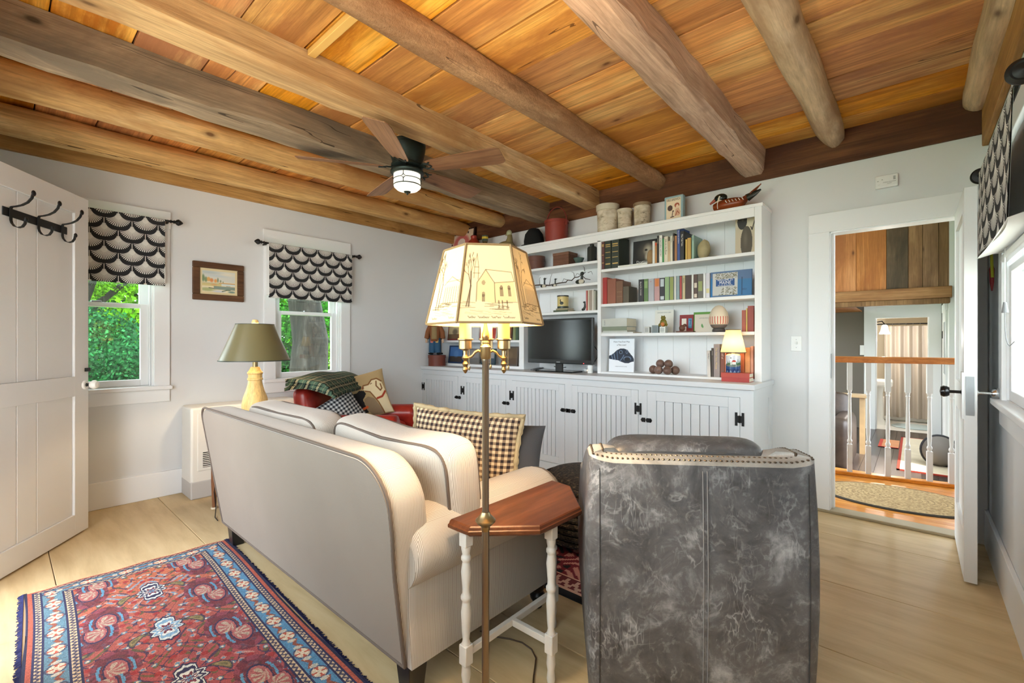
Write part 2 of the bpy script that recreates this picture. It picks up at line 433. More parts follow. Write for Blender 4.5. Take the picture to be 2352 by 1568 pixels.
# ------------------------------------------------------------------ beams
def beam(label, x0, x1, z0, mat, jag=.006, y1=-.005, seed=1):
    rnd = random.Random(seed); n = 26; ys = [YF + (y1 - YF) * i / n for i in range(n + 1)]
    mb = MB(); vs = []; fs = []
    for i, y in enumerate(ys):
        c = .018 + rnd.uniform(0, .014) ; j = lambda a=jag: rnd.uniform(-a, a)
        vs += [(x0 + j(), y, ZC), (x0 + j(), y, z0 + c), (x0 + c + j(), y, z0 + j()), (x1 - c + j(), y, z0 + j()), (x1 + j(), y, z0 + c * (1.6 if rnd.random() < .3 else 1)), (x1 + j(), y, ZC)]
    for i in range(n):
        for k in range(6):
            k2 = (k + 1) % 6; fs.append((i * 6 + k, i * 6 + k2, (i + 1) * 6 + k2, (i + 1) * 6 + k))
    fs.append(tuple(range(5, -1, -1))); fs.append(tuple(n * 6 + k for k in range(6)))
    mb.add(vs, fs)
    return tag(obj('ceiling_beam', mb, mat, smooth=True, angle=25), label, 'beam', 'beams under the plank ceiling')
def log(label, xc, zc, r0, r1, mat, y1=-.005, wob=.012, seed=1, name='ceiling_log'):
    rnd = random.Random(seed); n = 44; m = 22; ph = [rnd.uniform(0, 6.28) for _ in range(6)]
    def f(u, v):
        y = YF + (y1 - YF) * v; a = 2 * PI * u
        r = r0 + (r1 - r0) * v + .004 * math.sin(3 * a + ph[0] + 5 * v) + .003 * math.sin(5 * a + ph[1] - 14 * v) + .003 * math.sin(31 * v + ph[2] + 2 * a)
        if v > .965: r *= 1 - (v - .965) * 5
        cx = xc + wob * math.sin(4.2 * v + ph[3]); cz = zc + wob * .6 * math.sin(5.1 * v + ph[4])
        return (cx + r * math.cos(a), y, cz + r * math.sin(a))
    mb = MB().grid(f, m, n, closeu=True)
    mb.f.append(tuple(range(m))); mb.f.append(tuple(n * m + k for k in range(m - 1, -1, -1)))
    return tag(obj(name, mb, mat, smooth=True, angle=60), label, 'beam', 'beams under the plank ceiling')
log('peeled golden log beam nearest the left window wall', .21, 2.68, .098, .09, LOG_GOLD, seed=3)
log('peeled yellow log beam second from the left window wall', .83, 2.70, .098, .085, LOG_GOLD, seed=5)
beam('weathered grey squared beam on the left of the ceiling fan', 1.37, 1.555, 2.57, BEAM_GREY, seed=11)
beam('smooth tan squared beam passing just right of the ceiling fan', 1.995, 2.18, 2.61, BEAM_TAN, seed=12)
log('slim brown log beam with its bark on, over the room centre', 2.79, 2.715, .085, .072, LOG_BARK, seed=8, wob=.02)
beam('rough hewn pinkish squared beam with a long crack', 3.505, 3.672, 2.586, BEAM_PINK, .009, seed=14)
log('smooth pale log beam with dark knots, right of the hewn beam', 4.11, 2.725, .095, .078, LOG_PALE, seed=21)
log('pale log beam tight against the right window wall', 4.872, 2.745, .105, .085, LOG_PALE, seed=24)
tag(obj('header_plank', MB().box(0, .045, YF, -.0, 2.53, ZC), HEADER_L, bevel=.006), 'flat tan plank running along the top of the left wall', 'beam')
hb = MB().box(0.05, XR, -.02, .0, 2.53, ZC)
tag(obj('header_beam', hb, HEADER, bevel=.006), 'dark reddish brown beam along the top of the bookcase wall', 'beam')
tag(obj('header_plank', MB().box(XR - .03, XR, YF, -.02, 2.45, ZC), HEADER_L, bevel=.006), 'brown plank along the top of the right window wall', 'beam')
tag(obj('ceiling_batten', MB().box(2.19, 2.715, -2.97, -2.93, ZC - .035, ZC - .004), plain('new_pine', C(222, 176, 98), .6), bevel=.003), 'fresh yellow pine batten between the fan beam and bark log', 'batten')

# ------------------------------------------------------------------ windows
def window_x(n, x, sgn, W, casL=.1, sash=.04, low=1.53, head=2.30, cap=True):
    """double hung window in a wall at plane x; sgn points into the room"""
    y0, y1, z0, z1 = W; s = sgn
    def bx(xa, xb, *r): return MB().box(min(x + s * xa, x + s * xb), max(x + s * xa, x + s * xb), *r)
    w = struct('window_%d' % n, bx(-.15, .004, y0 - .001, y0 + .018, z0, z1), TRIM)
    obj('jamb', bx(-.15, .004, y1 - .018, y1 + .001, z0, z1), TRIM, w); obj('head_jamb', bx(-.15, .004, y0, y1, z1 - .02, z1), TRIM, w)
    obj('side_casing', bx(0, .02, y0 - casL, y0 + .004, z0 - .02, z1), TRIM, w, bevel=.003)
    obj('side_casing', bx(0, .02, y1 - .004, y1 + casL, z0 - .02, z1), TRIM, w, bevel=.003)
    obj('head_casing', bx(0, .026, y0 - casL - .005, y1 + casL + .005, z1, head), TRIM, w, bevel=.003)
    obj('sill', bx(-.15, .05, y0 - casL - .012, y1 + casL + .012, z0 - .035, z0 - .004), TRIM, w, bevel=.006)
    obj('apron', bx(0, .018, y0 - casL, y1 + casL, z0 - .135, z0 - .035), TRIM, w, bevel=.004)
    def sashf(nm, xa, xb, za, zb, top, bot, wid):
        m = bx(xa, xb, y0 + .02, y0 + .02 + wid, za, zb); 
        for q in (bx(xa, xb, y1 - .02 - wid, y1 - .02, za, zb), bx(xa, xb, y0 + .02 + wid, y1 - .02 - wid, za, za + bot), bx(xa, xb, y0 + .02 + wid, y1 - .02 - wid, zb - top, zb)): m.add(q.v, q.f)
        f = obj(nm, m, TRIM, w, bevel=.004)
        xm = (xa + xb) / 2
        obj('pane', bx(xm - .002, xm + .002, y0 + .02 + wid - .004, y1 - .02 - wid + .004, za + bot - .004, zb - top + .004), GLASS, f)
        return f
    lf = sashf('lower_sash', -sash - .035, -sash, z0, low + .018, .034, .05, .06)
    sashf('upper_sash', -sash - .078, -sash - .043, low - .016, z1 - .02, .05, .034, .06)
    obj('sash_lock', bx(-sash - .03, -sash, (y0 + y1) / 2 - .03, (y0 + y1) / 2 + .03, low + .018, low + .03), STEEL, w, bevel=.003)
    if sash > .03:
        obj('track', bx(-.04, -.012, y1 - .03, y1 - .02, z0, z1 - .02), TRIM, w); obj('track', bx(-.04, -.012, y0 + .02, y0 + .03, z0, z1 - .02), TRIM, w)
    return w
window_x(1, 0, 1, W1); window_x(2, 0, 1, W2); window_x(3, XR, -1, W3, .1, sash=.004, head=2.32, low=1.6)
w4 = struct('window_4', MB().box(W4[0], W4[0] + .05, YF - .12, YF - .05, W4[2], W4[3]), TRIM)  # unseen window added behind the camera to brighten the room
for a, b, c, d in ((W4[1] - .05, W4[1], W4[2], W4[3]), (W4[0], W4[1], W4[2], W4[2] + .05), (W4[0], W4[1], W4[3] - .05, W4[3]), (3.23, 3.27, W4[2], W4[3])):
    obj('window_frame', MB().box(a, b, YF - .12, YF - .05, c, d), TRIM, w4)
obj('pane', MB().box(W4[0] + .05, W4[1] - .05, YF - .09, YF - .085, W4[2] + .05, W4[3] - .05), GLASS, w4)
def portal_at(c, n, sx, sy):
    q = Vector(n).to_track_quat('-Z', 'Z').to_euler(); portal(c, q, sx, sy)
portal_at((XR + .17, (W3[0] + W3[1]) / 2, (W3[2] + W3[3]) / 2), (-1, 0, 0), W3[1] - W3[0], W3[3] - W3[2])
portal_at(((W4[0] + W4[1]) / 2, YF - .17, (W4[2] + W4[3]) / 2), (0, 1, 0), W4[1] - W4[0], W4[3] - W4[2])
portal_at(((DW[0] + DW[1]) / 2, YF - .17, 1.1), (0, 1, 0), DW[1] - DW[0], 2.2)
for W in (W1, W2): portal_at((-.17, (W[0] + W[1]) / 2, (W[2] + W[3]) / 2), (1, 0, 0), W[1] - W[0], W[3] - W[2])

# ------------------------------------------------------------------ doorway to the landing and its door
t = struct('trim_2', MB().box(3.965, DB[0] + .008, -.022, 0, 0, 2.05), TRIM, bevel=.003)
obj('head_casing', MB().box(3.965, XR - .005, -.024, 0, 2.05, 2.19), TRIM, t, bevel=.003)
obj('side_casing', MB().box(DB[1], XR - .005, -.022, 0, 0, 2.06), TRIM, t, bevel=.003)
obj('jamb', MB().box(DB[0] - .002, DB[0] + .012, -.001, .12, 0, DB[3]), TRIM, t); obj('jamb', MB().box(DB[1] - .012, DB[1], 0, .12, 0, DB[3]), TRIM, t)
obj('head_jamb', MB().box(DB[0], DB[1], -.001, .12, DB[3] - .012, DB[3] + .004), TRIM, t)
obj('door_stop', MB().box(DB[0] + .012, DB[0] + .03, .05, .09, 0, DB[3]), TRIM, t)
obj('strike_plate', MB().box(DB[0] + .008, DB[0] + .015, .005, .04, .98, 1.16), STEEL, t)
obj('threshold', MB().box(DB[0] - .09, DB[1] + .02, -.03, .1, -.0, .02), plain('threshold_grey', C(160, 146, 118), .6), t, bevel=.006)
d2 = struct('door_2', MB().box(4.750, 4.800, -.735, -.645, .012, 2.045), DOORM, bevel=.002)
obj('hinge_stile', MB().box(4.750, 4.800, -.115, -.012, .012, 2.045), DOORM, d2, bevel=.002)
for z0, z1 in ((.012, .26), (.86, 1.02), (1.93, 2.045)): obj('rail', MB().box(4.750, 4.800, -.645, -.115, z0, z1), DOORM, d2)
for z0, z1 in ((.26, .86), (1.02, 1.93)): obj('panel', MB().box(4.765, 4.785, -.645, -.115, z0, z1), DOORM, d2)
obj('lock_plate', MB().box(4.757, 4.788, -.739, -.735, .87, 1.07), STEEL, d2)
obj('lock_case', MB().box(4.743, 4.750, -.735, -.62, .85, 1.09), DOORM, d2)
kz = .985
for sx, m in ((-1, BLACKG), (1, CHROME)):
    x0 = 4.775 + sx * .025
    k = obj('knob', MB().lathe([(.0, .05), (.022, .052), (.028, .062), (.03, .075), (.024, .086), (.0, .09)], 18, M=Mx((x0, -.69, kz), 0, 0, sx * PI / 2)), m, d2, smooth=True)
    obj('knob_stem', MB().lathe([(.018, 0), (.018, .006), (.008, .009), (.008, .055)], 14, M=Mx((x0, -.69, kz), 0, 0, sx * PI / 2)), m, k, smooth=True)

# ------------------------------------------------------------------ open panelled door at the left with the coat hooks
D1M = frame((1.174, -4.16, 0), (-.8157, .5785, 0), (0, 0, 1)); DWD = .90; DH = 2.19
def dbox(x0, x1, y0, y1, z0, z1): return MB().box(x0, x1, y0, y1, z0, z1, D1M)
d1 = struct('door_1', dbox(.773, DWD, .012, DH, -.04, 0), DOORM, bevel=.002)
obj('hinge_stile', dbox(0, .12, .012, DH, -.04, 0), DOORM, d1, bevel=.002)
for y0, y1 in ((.012, .142), (.90, 1.026), (2.07, DH)): obj('rail', dbox(.12, .773, y0, y1, -.04, 0), DOORM, d1, bevel=.0015)
for y0, y1 in ((.142, .90), (1.026, 2.07)):
    xs = [.12, .345, .485, .773]
    for i in range(3): obj('panel_board', dbox(xs[i] + .0015, xs[i + 1] - .0015, y0, y1, -.03, -.013), DOORM, d1, bevel=.003, seg=1)
def onD(x, y, z): return D1M @ Vector((x, y, z))
k = obj('knob', MB().lathe([(.0, .03), (.02, .033), (.029, .047), (.03, .058), (.022, .07), (.0, .074)], 20, M=D1M @ Mx((.865, .965, 0))), PORCELAIN, d1, smooth=True)
obj('knob_rose', MB().lathe([(.03, 0), (.03, .005), (.024, .01)], 20, M=D1M @ Mx((.865, .965, 0))), PORCELAIN, k, smooth=True)
obj('knob_stem', MB().lathe([(.012, .01), (.009, .016), (.011, .03)], 14, M=D1M @ Mx((.865, .965, 0))), IRON, k, smooth=True)
obj('latch', dbox(.862, .902, 1.052, 1.076, -.003, .012), IRON, d1, bevel=.002)
hr = thing('coat_hook_rack', 'black wrought iron coat hook rack with three double hooks on the open door', 'coat rack', onD(.485, 1.94, -.013))
def hb_(pts, w=.011, th=.0035):
    return MB().tube([onD(*p) for p in pts], w, 8, flat=th / w * 1.0, up=None)
mb = MB(); MBb = dbox(.25, .72, 1.918, 1.965, -.013, -.008)
obj('plate', MBb, IRON, hr, bevel=.003)
def strap(pts, hw, th):
    """flat iron strap whose width runs along the door"""
    m = MB(); n = len(pts); vs = []; fs = []
    for i in range(n):
        a = Vector(pts[max(0, i - 1)]); b = Vector(pts[min(n - 1, i + 1)]); d = (b - a).normalized(); nn = Vector((-d.y, d.x))
        for sx in (-hw, hw):
            for q in (-th / 2, th / 2):
                p = Vector(pts[i]) + nn * q; vs.append((sx, p.x, p.y))
    for i in range(n - 1):
        a = i * 4; b = a + 4
        fs += [(a, a + 1, b + 1, b), (a + 2, b + 2, b + 3, a + 3), (a, b, b + 2, a + 2), (a + 1, a + 3, b + 3, b + 1)]
    fs += [(0, 2, 3, 1), ((n - 1) * 4, (n - 1) * 4 + 1, (n - 1) * 4 + 3, (n - 1) * 4 + 2)]
    m.add(vs, fs); return m
for hx in (.295, .485, .672):
    up = [(1.965, -.004), (1.972, .0), (1.976, .02), (1.984, .045), (2.0, .07), (2.024, .088), (2.045, .094)]
    dn = [(1.965, -.004), (1.9, -.004), (1.885, .0), (1.868, .012), (1.862, .03), (1.868, .047), (1.885, .058), (1.902, .061)]
    M = D1M @ Mx((hx, 0, 0))
    h = obj('hook', MB().add(*[(q.v, q.f) for q in [strap(up, .0085, .004)]][0], M=M), IRON, hr)
    q = strap(dn, .0085, .004); obj('lower_hook', MB().add(q.v, q.f, M), IRON, h)
    obj('hook_tip', MB().sphere((hx, 2.052, .097), (.014, .016, .007), 12, 8, D1M), IRON, h, smooth=True)
    obj('hook_tip', MB().sphere((hx, 1.908, .064), (.012, .014, .007), 12, 8, D1M), IRON, h, smooth=True)
# ------------------------------------------------------------------ base cabinet, worktop and bookcase
YC = -.56
bc = thing('base_cabinet', 'long white base cabinet with five beadboard doors under the bookcase', 'cabinet', (1.86, -.28, 0))
obj('carcass', MB().box(0.0, 3.69, YC + .02, 0, .09, .91), CABM, bc)
obj('plinth', MB().box(0.0, 3.715, YC + .004, YC + .03, 0, .10), CABM, bc, bevel=.004)
obj('plinth_moulding', MB().box(0.0, 3.72, YC - .008, YC + .004, 0, .03), CABM, bc, bevel=.004)
doors = [(.022, .659), (.74, 1.397), (1.481, 2.133), (2.215, 2.863), (2.942, 3.633)]; DZ0, DZ1 = .105, .852
prev = 0.0
for i, (a, b) in enumerate(doors + [(3.692, 3.692)]):
    if a - prev > .005: obj('face_stile', MB().box(prev, a - .002, YC, YC + .02, .10, .91), CABM, bc)
    if i < 5: obj('face_rail', MB().box(a - .002, b + .002, YC, YC + .02, DZ1 + .002, .91), CABM, bc)
    prev = b + .002
obj('end_panel', MB().box(3.69, 3.715, YC, 0, .0, .91), CABM, bc); 
obj('end_stile', MB().box(3.715, 3.722, -.1, 0, .0, .91), CABM, bc); obj('end_rail', MB().box(3.715, 3.722, YC, -.1, .82, .91), CABM, bc); obj('end_stile', MB().box(3.715, 3.722, YC, YC + .07, .0, .82), CABM, bc)
lefth = [True, True, True, False, False]
for i, (a, b) in enumerate(doors):
    st = .062 if i < 4 else .075
    d = obj('door', MB().box(a, a + st, YC - .004, YC + .014, DZ0, DZ1), CABM, bc, bevel=.002)
    if True:
        obj('stile', MB().box(b - st, b, YC - .004, YC + .014, DZ0, DZ1), CABM, d, bevel=.002)
        obj('rail', MB().box(a + st, b - st, YC - .004, YC + .014, DZ1 - st, DZ1), CABM, d, bevel=.002)
        obj('rail', MB().box(a + st, b - st, YC - .004, YC + .014, DZ0, DZ0 + st), CABM, d, bevel=.002)
        nb = 11 if i < 4 else 8
        x0 = a + st; wd = (b - a - 2 * st) / nb
        for k in range(nb):
            obj('bead_board', MB().box(x0 + k * wd + .0022, x0 + (k + 1) * wd - .0022, YC + .004, YC + .014, DZ0 + st, DZ1 - st), CABM, d, bevel=.002, seg=1)
        hx = a if lefth[i] else b
        for hz in (.70, .25):
            m = MB().box(hx - .03, hx - .014, YC - .008, YC - .004, hz - .047, hz + .047); m.box(hx + .014, hx + .03, YC - .008, YC - .004, hz - .047, hz + .047)
            m.box(hx - .014, hx + .014, YC - .008, YC - .004, hz - .024, hz + .024); m.cyl((hx, YC - .009, hz - .026), (hx, YC - .009, hz + .026), .006, 8)
            obj('hinge', m, IRON, d)
        lx = b - .015 if lefth[i] else a + .015; s = 1 if lefth[i] else -1; lz = .615
        ltc = obj('latch', MB().prism([(-.028, 0), (-.018, -.017), (.018, -.017), (.028, 0), (.018, .017), (-.018, .017)], 0, .006, frame((lx, YC - .004, lz), (1, 0, 0), (0, 0, 1))), IRON, d, bevel=.002)
        obj('catch', MB().prism([(.0, -.017), (.026, -.017), (.036, 0), (.026, .017), (0, .017)], 0, .008, frame((lx + s * .032, YC - .003, lz), (s, 0, 0), (0, 0, 1) if s > 0 else (0, 0, -1))), IRON, ltc)
        obj('latch_knob', MB().sphere((lx - s * .008, YC - .02, lz), .011, 12, 8), IRON, ltc, smooth=True)
tag(obj('worktop', MB().box(0.0, 3.735, -.585, -.002, .91, .95), CABM, bevel=.005), 'long white painted worktop on the base cabinet', 'worktop')

bk = thing('bookcase', 'tall white built-in bookcase with open shelves on the worktop', 'bookcase', (1.86, -.15, .95))
ZT = 2.28; YS = -.29; SH = .026
obj('back_panel', MB().box(.02, 3.70, -.012, -.003, .95, 2.26), TRIM, bk)
for x0_, x1_ in ((.05, 1.343), (1.411, 2.317), (2.355, 3.663)):
    nb_ = round((x1_ - x0_) / .145); wb_ = (x1_ - x0_) / nb_
    for k in range(nb_): obj('back_board', MB().box(x0_ + k * wb_ + .0008, x0_ + (k + 1) * wb_ - .0008, -.016, -.012, .96, 2.25), TRIM, bk, bevel=.0012, seg=1)
obj('side_panel', MB().box(0.0, .05, YS, -.002, .95, 2.26), TRIM, bk, bevel=.003)
obj('side_panel', MB().box(3.663, 3.712, YS, -.002, .95, 2.26), TRIM, bk, bevel=.003)
obj('divider', MB().box(1.343, 1.411, YS, -.012, .95, 2.2), TRIM, bk, bevel=.003); obj('divider', MB().box(2.317, 2.355, YS, -.012, .95, 2.2), TRIM, bk, bevel=.003)
obj('top_board', MB().box(-.0, 3.72, YS - .006, -.002, 2.255, ZT), TRIM, bk, bevel=.003)
obj('top_rail', MB().box(.05, 3.663, YS, YS + .02, 2.185, 2.255), TRIM, bk, bevel=.003)
for x0, x1, zs in ((.05, 1.343, (1.265, 1.60, 1.93)), (1.411, 2.317, (1.548, 1.812, 2.018)), (2.355, 3.663, (1.325, 1.60, 1.925))):
    for z in zs: obj('shelf', MB().box(x0, x1, YS + .004, -.012, z - SH, z), TRIM, bk, bevel=.003)
obj('bottom_board', MB().box(2.355, 3.663, YS + .002, -.012, .95, .968), TRIM, bk, bevel=.002)
obj('bottom_board', MB().box(.05, 1.343, YS + .002, -.012, .95, .978), TRIM, bk, bevel=.002)
# ------------------------------------------------------------------ upholstery materials
def ticking(name, base, stripe, period=.0048, duty=.32, axis_side='y'):
    g = G(name, base, .9, spec=.2); v = g.coord(); x, y, z = g.xyz(v)
    geo = g.n('ShaderNodeNewGeometry'); nx, ny, nz = g.xyz(geo.outputs['Normal'])
    side = nx.abs().gt(.62)
    s = x * (1 - side) + y * side
    f = ((s / period).frac()).lt(duty)
    col = g.mix(f, base, stripe); nz_ = g.noise(v, 3.5, 4); col = g.mix(g.ramp(nz_, [(.35, (.0, 0, 0, 1)), (.75, (.16, .16, .16, 1))]), col, C(150, 140, 130))
    g.col(col); g.bump(g.noise(v, 260, 2), .15, .002)
    try: g.p.inputs['Sheen Weight'].default_value = .15
    except Exception: pass
    return g.m
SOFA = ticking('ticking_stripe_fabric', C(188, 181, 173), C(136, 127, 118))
SOFAB = ticking('shaded_sofa_fabric', C(130, 119, 109), C(110, 99, 90), .0028, .4)  # same ticking; the dimmer light on the back is put into a darker colour
PIPE = plain('brown_piping', C(92, 80, 72), .8); BLACKW = plain('black_lacquered_wood', C(22, 22, 26), .35)
def leather(name, dark, mid, light, rough=.42, veins=.5):
    g = G(name, mid, rough, spec=.5); v = g.coord()
    a = g.noise(v, 6 if veins else 3.2, 6, .68, .5); col = g.ramp(a, [(.3, dark), (.55, mid), (.8, light)])
    if veins:
        def ridge(sc_, det, wd, rot, dist=1.2, st=(1, 1, 1)):
            n_ = X(g.nt, g.noise(g.map(v, st, rot=rot), sc_, det, .55, dist)); return 1 - ((n_ - .5).abs() * (1.0 / wd)).min(1.0)
        m1 = X(g.nt, g.ramp(g.noise(v, 5, 4, .6), [(.5, (0, 0, 0, 1)), (.68, (1, 1, 1, 1))])); m2 = X(g.nt, g.ramp(g.noise(g.map(v, (1, 1, 1), loc=(3, 7, 1)), 7, 4, .6), [(.53, (0, 0, 0, 1)), (.68, (1, 1, 1, 1))]))
        wisps = ridge(9, 3, .03, (.3, .2, .9)) * m1 * .6 + ridge(13, 4, .028, (1.1, .5, .2), .5, (1, 1, .5)) * m2 * .9 + ridge(20, 2, .02, (.2, 1.3, .6), .2, (1.8, 1.8, .35)) * m1 * .7
        sm_ = X(g.nt, g.ramp(g.noise(v, 24, 5, .72, .8), [(.55, (0, 0, 0, 1)), (.78, (1, 1, 1, 1))])) * .6
        col = g.mix((wisps + sm_).min(1.0) * veins, col, light)
    g.col(col); g.bump(g.noise(v, 150, 4, .6), .12, .002)
    return g.m
GREYL = leather('distressed_grey_leather', C(46, 47, 52), C(84, 86, 91), C(166, 169, 174), .4, .75)
GREYT = leather('worn_pale_leather_edge', C(120, 118, 114), C(152, 150, 146), C(186, 184, 180), .5, .3)
REDL = leather('red_leather', C(120, 28, 22), C(158, 42, 32), C(182, 66, 48), .3, 0)

def sup(e, a):
    c = math.cos(a); s = math.sin(a)
    return math.copysign(abs(c) ** e, c), math.copysign(abs(s) ** e, s)
EC, ES = .30, .55
def cushion(w, h, d, e=.35, pinch=0.0, n=40, m=24, sag=0.0, seed=0, wr=.0):
    """box cushion: face in local X (width) Z (height), thickness along Y"""
    rnd = random.Random(seed); ph = [rnd.uniform(0, 6) for _ in range(6)]
    def f(u, v):
        a = 2 * PI * u; b = -PI / 2 + PI * v
        cx, cz = sup(e, a); cb = abs(math.cos(b)) ** EC; sb = math.copysign(abs(math.sin(b)) ** ES, math.sin(b))
        x = w / 2 * cx * cb; z = h / 2 * cz * cb
        rr = min(1, max(abs(cx), abs(cz)) * cb)
        y = d / 2 * sb * (.80 + .20 * (1 - rr ** 2))
        q = wr * (math.sin(17 * x + ph[0] + 5 * z) * .5 + math.sin(29 * z + ph[1] + 9 * x) * .3 + math.sin(41 * x - 11 * z + ph[2]) * .2)
        z -= sag * math.cos(PI * x / w) * max(0, z) / (h / 2)
        return (x, y + q * sb * cb, z + q * .5)
    return MB().grid(f, n, m, closeu=True)
def ring(w, h, d, e=.35, y=0.0, k=1.0, n=64, sag=0.0):
    s_ = min(1, abs(y) / (d / 2 * .80)); cb = max(0, 1 - s_ ** (2 / ES)) ** (EC / 2); pts = []
    for i in range(n):
        cx, cz = sup(e, 2 * PI * i / n); x = w / 2 * cx * cb * k; z = h / 2 * cz * cb * k
        pts.append((x, y, z - sag * math.cos(PI * x / w) * max(0, z) / (h / 2)))
    return pts
def kx(w, h, d, x, z, s):
    """knife-edged pillow surface"""
    ax, az = abs(x), abs(z); b = max(0, (1 - ax ** 3.2)) ** .6 * max(0, (1 - az ** 3.2)) ** .6
    return (x * w / 2 * (1 - .07 * (1 - az ** 2)), s * d / 2 * b, z * h / 2 * (1 - .07 * (1 - ax ** 2)))
def knife(w, h, d, n=28, wr=0.0, seed=0):
    ph = random.Random(seed).uniform(0, 6); m = MB()
    cz = lambda t: math.sin(t * PI / 2) * .5 + t * .5
    for s in (-1, 1):
        def f(u, v, s=s):
            p = kx(w, h, d, cz((u * 2 - 1)), cz((v * 2 - 1)), s); q = wr * math.sin(23 * p[0] + ph) * math.sin(19 * p[2] + 7 * p[0] + ph) * (abs(p[1]) / (d / 2))
            return (p[0], p[1] + s * q, p[2])
        g_ = MB().grid(f, n, n)
        m.add(g_.v, g_.f if s < 0 else [tuple(reversed(q)) for q in g_.f])
    return m
def knife_ring(w, h, n=30):
    r = []
    for k in range(n): r.append((-1 + 2 * k / n, 1))
    for k in range(n): r.append((1, 1 - 2 * k / n))
    for k in range(n): r.append((1 - 2 * k / n, -1))
    for k in range(n): r.append((-1, -1 + 2 * k / n))
    return [Vector(kx(w, h, 1, x, z, 0)) for x, z in r]
def apply(mb, M): return MB().add(mb.v, mb.f, M)

# ------------------------------------------------------------------ sofa
sf = thing('sofa', 'two-seat cream ticking sofa with dark piping, seen from behind', 'sofa', (2.3, -2.72, 0))
SX0, SX1 = 1.33, 3.285
obj('base', MB().box(SX0 + .05, SX1 - .03, -3.10, -2.30, .135, .40), SOFA, sf, smooth=True, bevel=.02, seg=3)
# arm sections (rolled) run front to back
def arm(x_in, x_out, sgn):
    prof = []
    rc = .14; zc = .515; xc = x_out - sgn * rc
    prof = [(x_out - sgn * .045, .135), (x_out - sgn * .05, .30), (x_out - sgn * .05, .415)]
    for k in range(15):
        a = math.radians(-52 + 232 * k / 14); prof.append((xc + sgn * rc * math.cos(a), zc + rc * math.sin(a) * .95))
    prof += [(x_in, .40), (x_in, .135)]
    ys = [-3.111, -3.104, -3.085, -3.05, -2.7, -2.33, -2.30, -2.285]; sc = [.80, .90, .97, 1, 1, 1, .97, .9]
    m = MB(); n = len(prof); vs = []; fs = []
    mx = sum(p[0] for p in prof) / n; mz = .36
    for y, s in zip(ys, sc):
        for p in prof: vs.append((mx + (p[0] - mx) * (s if p[1] > .14 else 1), y, mz + (p[1] - mz) * (s if p[1] > .14 else 1)))
    for j in range(len(ys) - 1):
        for k in range(n): fs.append((j * n + k, j * n + (k + 1) % n, (j + 1) * n + (k + 1) % n, (j + 1) * n + k))
    fs.append(tuple(range(n))); fs.append(tuple((len(ys) - 1) * n + k for k in range(n - 1, -1, -1)))
    m.add(vs, fs)
    a = obj('arm', m, SOFA, sf, smooth=True, angle=55)
    pr = [(mx + (p[0] - mx) * .95, -2.288, mz + (p[1] - mz) * .95) for p in prof[2:-1]]
    obj('piping', MB().tube(pr, .006, 6), PIPE, a, smooth=True)
arm(3.02, SX1 + .045, 1); arm(SX0 + .27, SX0 - .035, -1)
# raked back slab with rounded upper corners
def backf(z): return -3.115 - .105 * max(0, (z - .135) / .72)
outl = [(SX0 + .03, .135)]
for k in range(9):
    a = PI - PI / 2 * k / 8; outl.append((SX0 - .02 + .09 + .09 * math.cos(a), .78 + .075 * math.sin(a)))
for k in range(13):
    a = PI / 2 - PI / 2 * k / 12; outl.append((SX1 - .17 + .175 * math.cos(a), .70 + .155 * math.sin(a)))
outl += [(SX1 + .0, .62), (SX1 - .012, .54), (SX1 - .02, .46), (SX1 - .022, .38), (SX1 - .03, .135)]
def slab(o, th, inset):
    m = MB(); n = len(o); vs = []; fs = []
    cx = sum(p[0] for p in o) / n
    layers = [(0.0, inset), (.012, .004), (.03, 0), (th - .03, 0), (th - .008, .006), (th, .02)]
    for dy, ins in layers:
        for x, z in o:
            xx = x + (ins if x < cx else -ins); zz = z - (ins if z > .4 else 0); vs.append((xx, backf(zz) + dy, zz))
    for j in range(len(layers) - 1):
        for k in range(n): fs.append((j * n + k, j * n + (k + 1) % n, (j + 1) * n + (k + 1) % n, (j + 1) * n + k))
    fs.append(tuple(range(n))); fs.append(tuple((len(layers) - 1) * n + k for k in range(n - 1, -1, -1)))
    return m.add(vs, fs)
bko = obj('backrest', slab(outl, .15, .012), SOFA, sf, smooth=True, angle=50)
# plain outside panel of the back
pan = [(x + (.012 if x < 2.3 else -.012), z - (.012 if z > .4 else -.004)) for x, z in outl]
m = MB(); nc = len(pan); 
m.add([(x, backf(z) - .004, z) for x, z in pan] + [(x, backf(z) + .01, z) for x, z in pan], [tuple(range(nc))] + [(i, i + nc, (i + 1) % nc + nc, (i + 1) % nc) for i in range(nc)])
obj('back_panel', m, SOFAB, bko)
obj('piping', MB().tube([(x, backf(z) - .002, z) for x, z in outl], .0065, 8), PIPE, bko, smooth=True)
obj('bottom_piping', MB().tube([(SX0 + .03, -3.118, .137), (SX1 - .03, -3.118, .137)], .0065, 8), PIPE, sf, smooth=True)
for lx, ly in ((SX0 + .09, -3.06), (SX1 - .07, -3.06)):
    obj('leg', MB().add([(lx - .03, ly - .03, .0), (lx + .03, ly - .03, 0), (lx + .03, ly + .03, 0), (lx - .03, ly + .03, 0), (lx - .042, ly - .042, .14), (lx + .042, ly - .042, .14), (lx + .042, ly + .042, .14), (lx - .042, ly + .042, .14)],
        [(0, 3, 2, 1), (4, 5, 6, 7), (0, 1, 5, 4), (1, 2, 6, 5), (2, 3, 7, 6), (3, 0, 4, 7)]), BLACKW, sf, bevel=.003)
for lx in (SX0 + .08, SX1 - .06):
    obj('leg', MB().lathe([(.02, 0), (.024, .01), (.02, .022), (.034, .045), (.036, .06), (.026, .075), (.034, .09), (.036, .135)], 16, (lx, -2.35, 0)), BLACKW, sf, smooth=True)
